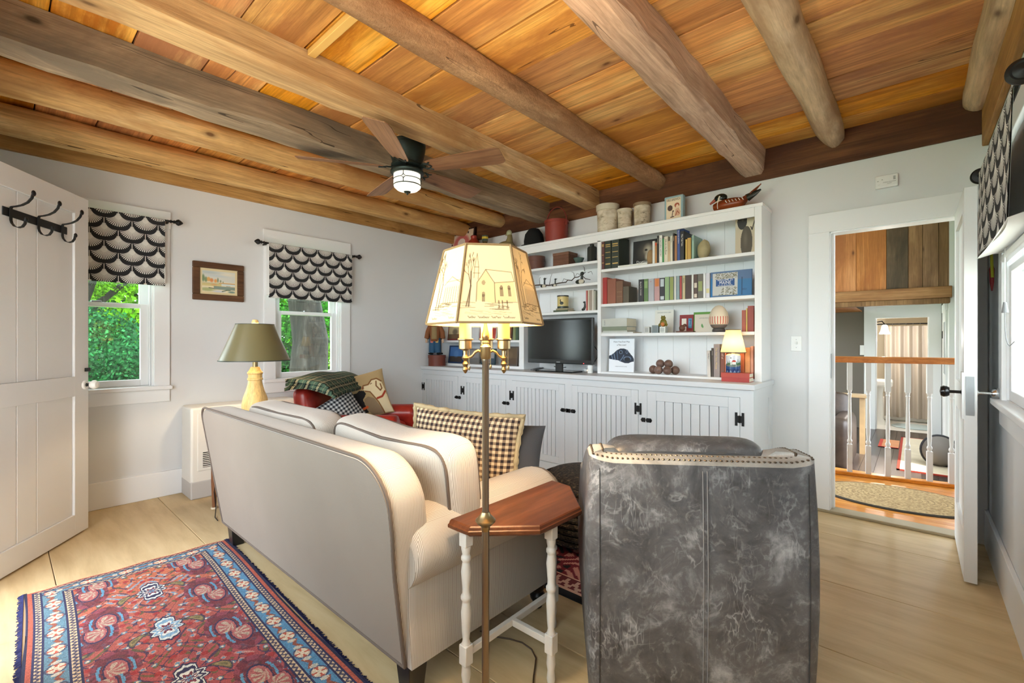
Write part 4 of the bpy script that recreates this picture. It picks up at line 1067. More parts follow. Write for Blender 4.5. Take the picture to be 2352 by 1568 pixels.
for q in range(4):
    ac = YAW - PI / 2 + q * PI / 2 - .06; hw = .2
    lead = MB()
    lead.tube([(FX + .0995 * math.cos(ac + a), FY + .0995 * math.sin(ac + a), z) for a, z in ((0, 2.468), (0, 2.448), (hw * .25, 2.437), (hw, 2.43), (hw * .25, 2.423), (0, 2.412), (0, 2.392))], .003, 6)
    lead.tube([(FX + .0995 * math.cos(ac + a), FY + .0995 * math.sin(ac + a), z) for a, z in ((0, 2.448), (-hw * .25, 2.437), (-hw, 2.43), (-hw * .25, 2.423), (0, 2.412))], .003, 6)
    lead.tube([(FX + .0995 * math.cos(ac + hw + (PI / 2 - 2 * hw) * k / 10), FY + .0995 * math.sin(ac + hw + (PI / 2 - 2 * hw) * k / 10), 2.43) for k in range(11)], .003, 6)
    obj('lead_came', lead, BRONZE, gs, smooth=True)
obj('finial', MB().lathe([(.0, 2.322), (.006, 2.326), (.01, 2.335), (.022, 2.34), (.026, 2.347), (.02, 2.352)], 20, (FX, FY, 0)), BRONZE, fan, smooth=True)
point((FX, FY, 2.42), 5, (1, .86, .66), .05)
BLW = wood('fan_blade_walnut', C(96, 62, 42), C(140, 98, 68), C(166, 122, 88), 0, (1.5, 26), .4, .0, None, .05)
def blade():
    m = MB(); o = []
    for x, w in ((.17, .052), (.2, .06), (.35, .073), (.55, .083), (.68, .087), (.725, .08), (.745, .064)): o.append((x, w))
    up = [(x, w) for x, w in o]; dn = [(x, -w) for x, w in reversed(o)]
    return m.prism(up + dn, -.003, .003)
bm = blade(); bme = None
br_ = MB()
for s in (-1, 1): br_.tube([(.085, 0, .0), (.12, s * .012, .004), (.15, s * .03, .0), (.185, s * .03, -.006), (.2, s * .042, -.006)], .0065, 6, flat=.5); br_.tube([(.15, s * .03, -.003), (.19, s * .012, -.006), (.2, 0, -.006)], .006, 6, flat=.5)
br_.box(.08, .15, -.012, .012, -.004, .006)
for k in range(5):
    M = Mx((FX, FY, 2.515), math.radians(22 + 72 * k)) 
    b = bpy.data.objects.new('blade', bme) if bme else None
    if bme is None:
        b = obj('blade', bm, BLW, fan, bevel=.0015); bme = b.data; b2me = None
    else:
        COL.objects.link(b); bv = b.modifiers.new('bevel', 'BEVEL'); bv.width = .0015; bv.segments = 2; place(b, fan)
    b.matrix_basis = M @ Mx((0, 0, 0), 0, math.radians(-15))
    if b2me is None: i_ = obj('blade_iron', br_, BRONZE, b, smooth=True); b2me = i_.data
    else: i_ = bpy.data.objects.new('blade_iron', b2me); COL.objects.link(i_); i_.parent = b
pc = MB(); 
for k in range(30): pc.sphere((FX + .1, FY - .02, 2.46 - k * .0001), .001, 4, 3)

# ------------------------------------------------------------------ heater, end table and table lamp on the left wall
HT = plain('ivory_enamel', C(226, 222, 214), .4)
ht = thing('wall_heater', 'ivory wall heater with a louvred grille below the window wall', 'heater', (.16, -2.62, 0))
obj('cabinet', MB().box(.025, .30, -3.035, -2.2, .03, .725), HT, ht, bevel=.018, seg=4, smooth=True)
obj('front_panel', MB().box(.298, .306, -2.99, -2.25, .22, .68), HT, ht, bevel=.004)
obj('kick_panel', MB().box(.03, .304, -3.036, -2.199, .0, .14), plain('grey_enamel', C(186, 182, 178), .5), ht, bevel=.01)
obj('grille_recess', MB().box(.296, .3075, -2.955, -2.66, .245, .365), IRON, ht)
for k in range(8): obj('louvre', MB().box(.304, .313, -2.955, -2.66, .25 + k * .0145, .2565 + k * .0145), HT, ht)
tw = wood('dark_oak', C(70, 42, 24), C(112, 70, 42), C(138, 92, 58), 2, (2, 18), .5, .05)
et = thing('end_table', 'small brown wooden end table behind the sofa carrying the lamp', 'table', (.87, -2.76, 0))
obj('top', MB().box(.60, 1.13, -3.0, -2.53, .53, .555), tw, et, bevel=.005)
for x, y in ((.63, -2.965), (1.10, -2.965), (.63, -2.56), (1.10, -2.56)): obj('leg', MB().lathe([(.013, .012), (.02, .2), (.022, .53)], 12, (x, y, 0)), tw, et, smooth=True); obj('foot_glide', MB().lathe([(.022, 0), (.022, .012)], 12, (x, y, 0)), plain('pale_felt', C(210, 196, 170), .9), et)
obj('apron', MB().box(.64, 1.09, -2.975, -2.955, .45, .53), tw, et)
TX, TY = .87, -2.765
tl_ = thing('table_lamp', 'table lamp with olive green shade and yellow wooden baluster base', 'lamp', (TX, TY, .555))
PINE = wood('yellow_turned_pine', C(196, 150, 84), C(226, 188, 122), C(240, 210, 150), 2, (3, 14), .4, .0, None, .05)
obj('base', MB().lathe([(.075, .555), (.08, .565), (.08, .585), (.06, .60), (.055, .62), (.075, .67), (.089, .73), (.09, .78), (.08, .835), (.062, .885), (.05, .93), (.046, .96), (.052, .965), (.052, .975), (.047, .98), (.047, 1.005), (.053, 1.012), (.053, 1.02), (.044, 1.03), (.036, 1.045), (.03, 1.06)], 32, (TX, TY, 0)), PINE, tl_, smooth=True, angle=40)
obj('socket', MB().lathe([(.018, 1.06), (.018, 1.13), (.004, 1.135), (.004, 1.40)], 16, (TX, TY, 0)), BRASS, tl_, smooth=True)
OLIVE = G('olive_paper_shade', C(104, 98, 68), .36); ol = OLIVE.m
t2 = ol.node_tree.nodes.new('ShaderNodeBsdfTranslucent'); t2.inputs[0].default_value = C(150, 120, 60); m2 = ol.node_tree.nodes.new('ShaderNodeMixShader'); m2.inputs[0].default_value = .006
ol.node_tree.links.new(OLIVE.p.outputs[0], m2.inputs[1]); ol.node_tree.links.new(t2.outputs[0], m2.inputs[2]); ol.node_tree.links.new(m2.outputs[0], ol.node_tree.nodes['Material Output'].inputs[0])
shd = obj('shade', MB().lathe([(.237, 1.108), (.128, 1.378)], 48, (TX, TY, 0), cap=False), ol, tl_, smooth=True)
obj('shade_rim', MB().lathe([(.239, 1.106), (.2395, 1.113), (.236, 1.113)], 48, (TX, TY, 0), cap=False), plain('dark_green_trim', C(46, 52, 46), .5), shd)
obj('shade_rim', MB().lathe([(.1285, 1.374), (.130, 1.38), (.127, 1.38)], 48, (TX, TY, 0), cap=False), plain('dark_green_trim', C(46, 52, 46), .5), shd)
obj('finial', MB().lathe([(.004, 1.37), (.022, 1.385), (.024, 1.395), (.02, 1.405), (.018, 1.412), (.0, 1.415)], 16, (TX, TY, 0)), PINE, tl_, smooth=True)
obj('bulb', MB().sphere((TX, TY, 1.18), .03, 16, 10), BULB, tl_, smooth=True)
point((TX, TY, 1.24), 9, WARM, .03)
obj('power_cord', MB().tube([P(497, 1098, y=-2.98), P(492, 1130, y=-2.985), P(496, 1165, y=-2.99), P(494, 1188, z=.006), P(500, 1195, z=.006)], .003, 6), IRON, et)

# ------------------------------------------------------------------ pouf
PF = G('black_braided_jute', C(40, 38, 36), .95); v = PF.coord(); x, y, z = PF.xyz(v)
w1 = PF.noise(PF.map(v, (60, 60, 130)), 1.0, 3, .7)
PF.col(PF.ramp(w1, [(.35, C(20, 20, 22)), (.56, C(62, 58, 54)), (.75, C(146, 122, 86))])); PF.bump(w1, .8, .01); PF = PF.m
pz = [(.24, 0), (.29, .03), (.315, .10), (.325, .20), (.32, .30), (.30, .36), (.26, .395), (.16, .41), (0, .412)]
pf = thing('pouf', 'round black braided pouf between the sofa and bookcase', 'pouf', (3.0, -1.52, .012))
obj('body', MB().lathe(pz, 48, (3.0, -1.52, .012)), PF, pf, smooth=True, angle=70)
for k in range(9):
    zz_ = .05 + k * .038; rr_ = .305 + .022 * math.sin(PI * (zz_) / .4)
    obj('braid_coil', MB().tube([(3.0 + rr_ * math.cos(2 * PI * i / 48), -1.52 + rr_ * math.sin(2 * PI * i / 48), .012 + zz_) for i in range(48)], .016, 6, closed=True), PF, pf, smooth=True)

# ------------------------------------------------------------------ rugs
def hashgrid(a, b, s): 
    return np.mod(np.sin(a * 127.1 + b * 311.7 + s * 74.7) * 43758.5453, 1.0)
def rug_paint(w, h, L, Wd):
    """oriental runner: x along the length (metres L), y across (Wd)"""
    c = Cv(w, h, (178, 84, 74)); X_ = (c.xx + .5) / w * L; Y_ = (c.yy + .5) / h * Wd; A = c.a
    ex = np.minimum(X_, L - X_); ey = np.minimum(Y_, Wd - Y_); e = np.minimum(ex * 1.25, ey); along = np.where(ey < ex * 1.25, X_, Y_)
    nz_ = hashgrid(np.floor(X_ / .004), np.floor(Y_ / .004), 1)
    # rose field; warm light at the far end is painted in as orange
    k = np.clip(X_ / 1.2, 0, 1)[..., None]; A[:] = np.array((196, 106, 66)) * (1 - k) + np.array((172, 74, 76)) * k
    fm = e > .165; fx = X_ - .21; fy = Y_ - Wd / 2; ay = np.abs(fy)
    NAVY = np.array((44, 44, 84)); CREAM = np.array((214, 196, 168)); SKY = np.array((86, 148, 186)); OL = np.array((112, 104, 66)); WINE = np.array((120, 46, 66)); RED = np.array((170, 44, 48))
    def put(m, col, al=1.0): A[m] = A[m] * (1 - al) + np.array(col) * al
    # scrolling vine pattern in the field, mirrored about the long axis
    P_ = .42; u = np.mod(fx, P_) / P_ - .5; cell = np.floor(fx / P_)
    sc = np.sin(X_ * 38 + 3 * np.sin(Y_ * 26)) * np.sin(ay * 44 + 2.5 * np.sin(X_ * 21)); put(fm & (np.abs(sc) < .1), NAVY, .75)
    s2 = np.sin(X_ * 61 + 2 * np.cos(ay * 37)) * np.cos(ay * 71 + 2 * np.sin(X_ * 33)); put(fm & (s2 > .62), (198, 150, 138), .85); put(fm & (s2 < -.74), OL * .9, .9); put(fm & (s2 > .88), SKY, .9)
    s3 = np.sin(X_ * 47 + 1.3) * np.sin(ay * 53 + .7); put(fm & (s3 > .80), RED, .9); put(fm & (s3 < -.86), SKY * .9, .9); put(fm & (s3 < -.95), CREAM)
    # large boteh (paisley) loops either side of the axis
    for off, cy, sg in ((-.17, .20, 1), (.17, .20, -1)):
        du = u * P_ - off; dv = ay - cy; r1 = np.hypot(du / .15, (dv - sg * .02) / .075); put(fm & (r1 < 1), WINE * .85, .75)
        sp = np.sin(np.arctan2(dv, du) * 9 + r1 * 5); put(fm & (r1 < 1) & (r1 > .78) & (sp > .2), (150, 66, 84), .8)
        put(fm & (np.abs(r1 - .70) < .06) & (du * sg < .06), SKY); put(fm & (r1 < .5), (176, 92, 92)); put(fm & (r1 < .36) & (sp > -.1), CREAM * .86, .9); put(fm & (np.abs(r1 - .5) < .035), NAVY, .9)
    for off, cy in ((0.0, .11), (.0, .285)):
        du = u * P_ - off; dv = ay - cy; du, dv = du * .8 + dv * .6, -du * .6 + dv * .8; r2 = np.hypot(du / .045, (dv + du * du * 9) / .017); put(fm & (r2 < 1), OL); put(fm & (np.abs(r2 - .55) < .14), (150, 130, 84)); put(fm & (np.abs(r2 - 1) < .13), NAVY, .7)
    # medallions on the axis
    d = np.abs(u * P_) / .13 + ay / .06; star = d + .16 * np.cos(np.arctan2(ay, u * P_) * 8)
    even = np.mod(cell, 2) < 1
    put(fm & (star < 1.0), np.array((206, 214, 208))); put(fm & (star < .8) & even, NAVY); put(fm & (star < .8) & ~even, np.array((120, 166, 200))); put(fm & (star < .55), np.array((212, 216, 210))); put(fm & (star < .36), WINE); put(fm & (star < .16), SKY); put(fm & (np.abs(star - 1.0) < .06), NAVY)
    # borders: guard stripe, main blue border with rosettes, guard stripe, edge
    def stripe(a, b, col): put((e >= a) & (e < b), col)
    stripe(.0, .165, np.array((206, 178, 138)))
    zz_ = np.abs(np.mod(along / .026, 1) - .5)
    put((e > .030) & (e < .055) & (np.abs((e - .030) / .025 - .2 - zz_ * 1.2) < .22), NAVY, .85); put((e > .135) & (e < .160) & (np.abs((e - .135) / .025 - .2 - zz_ * 1.2) < .22), NAVY, .85)
    blue = np.array((96, 132, 148)) * (1 - np.clip(Y_ / Wd, 0, 1)[..., None]) + np.array((74, 134, 178)) * np.clip(Y_ / Wd, 0, 1)[..., None]
    mb_ = (e > .058) & (e < .130); A[mb_] = blue[mb_]
    q = np.mod(along, .15) - .075; ec = e - .094; r3 = np.hypot(q / .034, ec / .03); th = np.arctan2(ec, q)
    put(mb_ & (r3 < 1), CREAM); put(mb_ & (r3 < .9) & (np.cos(th * 4) > .55), np.array((196, 84, 60))); put(mb_ & (r3 < .3), CREAM); put(mb_ & (np.abs(r3 - 1) < .1), NAVY, .7)
    q2 = np.mod(along + .075, .15) - .075; put(mb_ & (np.abs(q2 * .5 + ec * np.where(np.mod(np.floor(along / .15), 2) > 0, 1, -1)) < .008) & (np.abs(q2) < .034), np.array((150, 76, 56))); put(mb_ & (np.hypot((np.abs(q2) - .03) / .011, ec / .016) < 1), CREAM, .8)
    for b in (.030, .057, .131, .162): put(np.abs(e - b) < .0032, NAVY)
    stripe(0, .012, NAVY * .8); put((e >= .012) & (e < .027), np.array((188, 84, 62)))
    put((ey > .012) & (ex < .012), np.array((210, 180, 132)))
    A[:] = A * .86 + A.mean(axis=2, keepdims=True) * .14; A *= (.86 + .24 * nz_)[..., None]
    return c
RUGM = print_mat('wool_rug_print', .95, .5, 350)
RL, RWd = 2.1, .865
cv_r = rug_paint(560, 230, RL, RWd)
ra = Vector((1.285, -3.955, 0)); rux = Vector((1, -.035, 0)).normalized(); ruy = Vector((.035, 1, 0)).normalized()
def rugfn(u, v):
    w = .010 * math.sin(9 * u) * (1 if v in (0, 1) else .5); p = ra + rux * (u * RL + .006 * math.sin(20 * v)) + ruy * (v * RWd + w); return (p.x, p.y, .010 + .002 * math.sin(14 * u) * math.sin(9 * v))
rg = thing('runner_rug', 'red oriental runner rug with blue borders behind the sofa', 'rug', ra + rux * RL / 2 + ruy * RWd / 2)
me = paint_mesh('pile', cv_r, rugfn, RUGM); me.flip_normals(); obj('pile', me, None, rg)
obj('backing', MB().prism([tuple((ra + rux * a + ruy * b)[:2]) for a, b in ((0, 0), (RL, 0), (RL, RWd), (0, RWd))], 0.0, .007), plain('rug_backing', C(180, 150, 116), .95), rg)
fr = MB(); rnd_ = random.Random(5)
for k in range(170):
    p = ra + ruy * (RWd * (k + .5) / 170); fr.tube([p + Vector((0, 0, .008)), p - rux * rnd_.uniform(.008, .016) + Vector((0, rnd_.uniform(-.003, .003), .003))], .0016, 4)
f_o = obj('fringe', fr, plain('cream_wool_fringe', C(226, 200, 156), .95), rg); f_o['kind'] = 'stuff'
fr = MB()
for s in (0, 1):
    for k in range(420):
        p = ra + rux * (RL * (k + .5) / 420) + ruy * (RWd * s); fr.tube([p + Vector((0, 0, .009)), p + ruy * (rnd_.uniform(.010, .022) * (1 if s else -1)) + Vector((rnd_.uniform(-.004, .004), 0, .003))], .0022, 4)
f_o = obj('side_binding', fr, plain('navy_wool_binding', C(38, 40, 84), .95), rg); f_o['kind'] = 'stuff'
def rug2():
    c = Cv(240, 140, (122, 34, 52)); L, W = 2.4, 1.4; X_ = (c.xx + .5) / 240 * L; Y_ = (c.yy + .5) / 140 * W; e = np.minimum(np.minimum(X_, L - X_), np.minimum(Y_, W - Y_)); A = c.a
    s = np.sin(X_ * 46 + 2 * np.sin(Y_ * 31)) * np.sin(Y_ * 52 + 2 * np.sin(X_ * 27)); A[s > .35] = (206, 150, 140); A[s < -.45] = (24, 20, 30); A[e < .16] = (110, 40, 50)
    al = np.where(np.minimum(X_, L - X_) < np.minimum(Y_, W - Y_), Y_, X_); z_ = np.abs(np.mod(al / .06, 1) - .5); A[(e > .05) & (e < .15) & (np.abs((e - .05) / .1 - z_ * 1.6) < .22)] = (214, 176, 160); A[(np.abs(e - .05) < .008) | (np.abs(e - .155) < .008)] = (220, 180, 160); A[e < .04] = (18, 16, 24)
    return c
r2 = thing('area_rug', 'dark red and black oriental rug in front of the sofa', 'rug', (2.55, -1.5, 0))
me = paint_mesh('pile', rug2(), lambda u, v: (1.35 + 2.4 * u, -2.20 + 1.4 * v, .011), RUGM); me.flip_normals(); obj('pile', me, None, r2)
obj('backing', MB().box(1.35, 3.75, -2.20, -.80, 0, .008), plain('rug_backing_black', C(24, 22, 28), .95), r2)
# ------------------------------------------------------------------ printed shades over the windows
def crane_mat(axis):
    g = G('crane_print_fabric_%d' % axis, C(220, 218, 212), .85, spec=.2); X_, Y_, Z_ = g.xyz(g.coord()); s = Y_ if axis == 1 else X_
    w, h = .160, .085
    y = Z_ * -1.0 / h; k = y.floor(); v0 = y - k                       # row index counted downward
    def loc(row_off):
        row = k + row_off; par = (row * .5).frac().gt(.25) * .5
        return (s / w + par).frac() - .5
    def cup(u, v, hc): return (u.abs() / .5).pow(3.0) + (v / hc).max(0.0).pow(3.2)
    u1 = loc(-1.0); v1 = v0 + 1.0; u2 = loc(0.0)
    in1 = cup(u1, v1, 1.5).lt(1.0)
    u = u1 * in1 + u2 * (1 - in1); v = v1 * in1 + v0 * (1 - in1)
    vy = (v - .30) * (h / w); below = vy.gt(0.0)
    r = ((u / .485).pow(2.0) + (vy / (below * .48 + (1 - below) * .30)).pow(2.0)).pow(.5)
    th = vy.op('ARCTAN2', u)
    ray = (th * (18 / PI) + 20.0).frac(); duty = .98 - r * .5
    rays = (ray - .5).abs().lt(duty * .5); fan = r.lt(.24).max(rays * r.lt(.95))
    edge = cup(u, v, 1.5).gt(.86) * in1
    neck = u2.abs().lt(.022) * v0.lt(.55) * (1 - in1)
    wt = fan.max(edge * 1.0 * u.abs().gt(.44)).max(neck); wt = wt.max(u.abs().gt(.487))
    g.col(g.mix(wt, C(44, 44, 46), C(222, 220, 214))); g.bump(g.noise(g.coord(), 300, 2), .15, .002)
    return g.m
CRN = crane_mat(1); LINING = plain('white_lining', C(232, 232, 230), .9)
def finial(c, d, s=1.0):
    d = Vector(d); M = Matrix.Translation(Vector(c)) @ d.to_track_quat('Z', 'Y').to_matrix().to_4x4()
    return MB().lathe([(.009 * s, -.02), (.009 * s, 0), (.015 * s, .004), (.009 * s, .01), (.008 * s, .02), (.016 * s, .026), (.01 * s, .032), (.022 * s, .045), (.026 * s, .056), (.02 * s, .068), (.008 * s, .082), (0, .088)], 16, M=M)
def shade_l(label, y0, y1, z0, z1):
    x = .085; t_ = thing('window_shade', label, 'curtain', (x, (y0 + y1) / 2, z0), 0, 'crane print window shades')
    m = MB().grid(lambda u, v: (x + .006 * math.sin(8 * u + 2 * v) * v, y0 + (y1 - y0) * u, z1 - (z1 - z0) * v), 24, 12); q = MB().grid(lambda u, v: (x - .004 + .006 * math.sin(8 * u + 2 * v) * v, y0 + (y1 - y0) * u, z1 - (z1 - z0) * v), 24, 12)
    obj('printed_cloth', m, CRN, t_, smooth=True); obj('lining', q, LINING, t_, smooth=True)
    obj('side_return', MB().box(.02, x, y1 - .004, y1, z0 + .02, z1), LINING, t_); obj('side_return', MB().box(.02, x, y0, y0 + .004, z0 + .02, z1), LINING, t_)
    obj('hem_roll', MB().cyl((x - .002, y0, z0), (x - .002, y1, z0), .009, 10), CRN, t_, smooth=True)
    r = obj('rod', MB().cyl((x - .012, y0 - .02, z1 - .004), (x - .012, y1 + .02, z1 - .004), .008, 12), IRON, t_, smooth=True)
    for yy, d in ((y0 - .02, -1), (y1 + .02, 1)):
        obj('finial', finial((x - .012, yy + d * .015, z1 - .004), (0, d, 0)), IRON, r, smooth=True)
        obj('bracket', MB().box(.0, x - .012, yy - .006, yy + .006, z1 - .02, z1 - .008), IRON, r)
    return t_
shade_l('black and white crane print shade over the window beside the open door', -3.975, -3.155, 1.70, 2.22)
shade_l('black and white crane print shade over the window behind the red chair', -2.375, -1.545, 1.665, 2.165)
# right window: deep projecting shade on a rod
xs_ = 4.80; sy0, sy1, sz0, sz1 = -1.83, -.80, 1.66, 2.09
t_ = thing('window_shade', 'black and white crane print shade projecting from the right wall window', 'curtain', (xs_, -1.3, sz0), 0, 'crane print window shades')
fnr = lambda off: (lambda u, v: (xs_ + off + .01 * math.sin(7 * u) * v - .012 * v, sy0 + (sy1 - sy0) * u, sz1 - (sz1 - sz0) * v - .012 * math.sin(PI * u) * v))
obj('printed_cloth', MB().grid(fnr(0), 30, 14), CRN, t_, smooth=True); obj('lining', MB().grid(fnr(.004), 30, 14), LINING, t_, smooth=True)
m = MB().grid(lambda u, v: (xs_ - .01 + .09 * v, sy0 + (sy1 - sy0) * u, sz0 - .012 * math.sin(PI * u) + .03 * v), 30, 4); obj('bottom_return', m, LINING, t_, smooth=True)
obj('side_return', MB().box(xs_, 4.89, sy1 - .001, sy1 + .003, sz0 + .02, sz1), LINING, t_)
r = obj('rod', MB().cyl((xs_ + .012, sy0 - .08, sz1), (xs_ + .012, sy1 + .05, sz1), .009, 12), IRON, t_, smooth=True)
for yy, d in ((sy0 - .08, -1), (sy1 + .05, 1)):
    M = Matrix.Translation((xs_ + .012, yy, sz1)) @ Vector((0, d, 0)).to_track_quat('Z', 'Y').to_matrix().to_4x4()
    obj('finial', MB().lathe([(.012, -.01), (.014, .004), (.034, .008), (.04, .014), (.04, .022), (.03, .03), (.024, .028), (.012, .034), (0, .036)], 28, M=M), IRON, r, smooth=True, angle=30)
cb = thing('cellular_blind', 'white pleated blind raised in the right wall window', 'blind', (XR - .02, -1.25, 1.55))
m = MB(); nf = 26
m.grid(lambda u, v: (XR - .014 + (.010 if int(round(v * nf * 2)) % 2 else -.006), W3[0] + .03 + (W3[1] - W3[0] - .06) * u, 2.12 - .45 * v), 4, nf * 2)
obj('pleats', m, plain('white_blind_fabric', C(236, 236, 236), .9), cb); obj('bottom_rail', MB().box(XR - .026, XR - .002, W3[0] + .03, W3[1] - .03, 1.635, 1.668), WHITEP, cb, bevel=.004)
obj('pull_cord', MB().tube([(XR - .03, -.98, 2.1), (XR - .03, -.98, 1.42), (XR - .03, -.985, 1.40)], .0018, 5), WHITEP, cb)
obj('cord_tassel', MB().lathe([(.006, 1.43), (.012, 1.385), (.012, 1.382)][::-1], 12, (XR - .03, -.98, 0)), plain('grey_tassel', C(120, 120, 122), .5), cb)
obj('cord_loop', MB().tube([(XR - .03, -.98, 1.38), (XR - .03, -.99, 1.3), (XR - .03, -1.02, 1.26), (XR - .03, -1.06, 1.24), (XR - .03, -1.12, 1.23), (XR - .03, -1.25, 1.25)], .0018, 5), plain('grey_cord', C(130, 130, 132), .6), cb)
# tools hanging on the right wall between the door and the window
th_ = thing('hanging_tool_hook', 'yellow strap and red handled tool hanging on the right wall', 'tool', (XR, -.42, 1.78))
obj('hook_plate', MB().box(XR - .012, XR, -.46, -.38, 1.76, 1.80), STEEL, th_, bevel=.003)
obj('strap', MB().tube([(XR - .02, -.44, 1.80), (XR - .026, -.445, 1.72), (XR - .022, -.44, 1.60)], .018, 8, flat=.35), plain('yellow_webbing', C(196, 196, 54), .7), th_, smooth=True)
obj('tool_shaft', MB().cyl((XR - .02, -.395, 1.78), (XR - .02, -.395, 1.66), .005, 8), plain('teal_steel', C(60, 110, 124), .4, .6), th_)
obj('tool_handle', MB().lathe([(.006, 1.67), (.011, 1.65), (.009, 1.58), (.003, 1.53)][::-1], 10, (XR - .02, -.395, 0)), plain('red_grip', C(150, 40, 44), .5), th_, smooth=True)
obj('tool_head', MB().box(XR - .03, XR - .012, -.415, -.385, 1.76, 1.82), plain('orange_plastic', C(214, 134, 66), .5), th_, bevel=.004)

# ------------------------------------------------------------------ watercolour, switch, detector
wc = Cv(90, 64, (232, 220, 190))
wc.rect(0, 0, 1, .5, (214, 214, 204)); wc.ell(.2, .08, .5, .12, (170, 186, 190), .6, .8); wc.ell(.45, .22, .5, .08, (190, 202, 206), .7, .8); wc.ell(.8, .12, .3, .12, (232, 222, 200), .8, .8)
for x, y, rx, ry, col in ((.03, .36, .06, .22, (112, 134, 92)), (.11, .42, .06, .16, (122, 142, 98)), (.19, .40, .07, .13, (222, 164, 84)), (.28, .44, .07, .12, (220, 134, 74)), (.40, .46, .06, .11, (226, 156, 84)), (.47, .42, .03, .15, (128, 140, 104)), (.55, .46, .03, .08, (134, 142, 110)), (.63, .50, .02, .06, (132, 140, 108))): wc.ell(x, y, rx, ry, col, .9, .5)
wc.rect(.0, .55, 1, .64, (200, 190, 150), .8); wc.rect(.5, .53, 1, .58, (206, 150, 90), .7); wc.rect(.58, .58, 1, .66, (210, 222, 220)); wc.rect(0, .6, .58, .72, (206, 190, 120), .7); wc.ell(.35, .64, .12, .06, (220, 160, 110), .7, .6); wc.rect(.35, .7, 1, .86, (118, 138, 128), .85)
wc.ell(.15, .88, .3, .12, (160, 170, 110), .8, .6); wc.ell(.5, .95, .25, .07, (206, 208, 214), .9, .5); wc.rect(.72, .67, .86, .69, (60, 74, 76)); wc.line([(.6, .94), (.75, .87), (.85, .86)], (96, 108, 80), 2.5); wc.ell(.9, .95, .15, .07, (92, 124, 116), .8, .6); wc.line([(.2, .80), (.34, .82)], (86, 92, 74), 2)
PRT = print_mat('flat_print', .6)
wp = thing('framed_watercolour', 'small framed autumn lake watercolour between the two windows', 'picture', (.012, -2.76, 1.6))
py0, py1, pz0, pz1 = -2.955, -2.565, 1.605, 1.932
fw = wood('brown_frame_wood', C(58, 36, 22), C(98, 66, 44), C(124, 88, 60), 1, (3, 40), .55, .1); bwd = .052
for a, b, c, d in ((py0, py1, pz1 - bwd, pz1), (py0, py1, pz0, pz0 + bwd), (py0, py0 + bwd, pz0 + bwd, pz1 - bwd), (py1 - bwd, py1, pz0 + bwd, pz1 - bwd)): obj('frame_side', MB().box(0.001, .026, a, b, c, d), fw, wp, bevel=.006)
obj('mat_board', MB().box(.001, .012, py0 + bwd - .005, py1 - bwd + .005, pz0 + bwd - .005, pz1 - bwd + .005), plain('cream_mat', C(226, 208, 164), .8), wp)
obj('painting', paint_mesh('painting', wc, quadfn((.0125, py0 + bwd + .018, pz1 - bwd - .02), (0, py1 - py0 - 2 * bwd - .036, 0), (0, 0, -(pz1 - pz0 - 2 * bwd - .04))), PRT), None, wp)
sw = thing('light_switch', 'white toggle light switch plate between bookcase and doorway', 'switch', (3.884, -.004, 1.234))
obj('plate', MB().box(3.848, 3.920, -.006, 0, 1.176, 1.292), WHITEP, sw, bevel=.003); obj('toggle', MB().box(3.879, 3.889, -.018, -.006, 1.228, 1.250), WHITEP, sw, bevel=.002)
for z in (1.204, 1.264): obj('screw', MB().lathe([(.003, 0), (.003, .0015)], 8, M=Mx((3.884, -.006, z), 0, PI / 2)), STEEL, sw)
co = thing('gas_detector', 'white carbon monoxide detector on the wall above the doorway', 'detector', (4.416, -.02, 2.34))
obj('case', MB().box(4.355, 4.477, -.036, 0, 2.30, 2.385), WHITEP, co, bevel=.006); GRT = plain('grey_print', C(120, 120, 120), .6)
for k in range(5): obj('sound_slot', MB().box(4.452, 4.464, -.0375, -.036, 2.344 + k * .005, 2.3465 + k * .005), GRT, co)
obj('indicator', MB().box(4.367, 4.375, -.0372, -.036, 2.345, 2.348), GRT, co); obj('indicator', MB().box(4.39, 4.398, -.0372, -.036, 2.352, 2.355), GRT, co); obj('test_button', MB().lathe([(.005, 0), (.005, .003)], 12, M=Mx((4.376, -.036, 2.325), 0, PI / 2)), WHITEP, co)
lettering('CARBON MONOXIDE', .007, (4.432, -.0372, 2.331), (1, 0, 0), (0, 0, 1), GRT, co); lettering('ALARM', .007, (4.432, -.0372, 2.321), (1, 0, 0), (0, 0, 1), GRT, co)

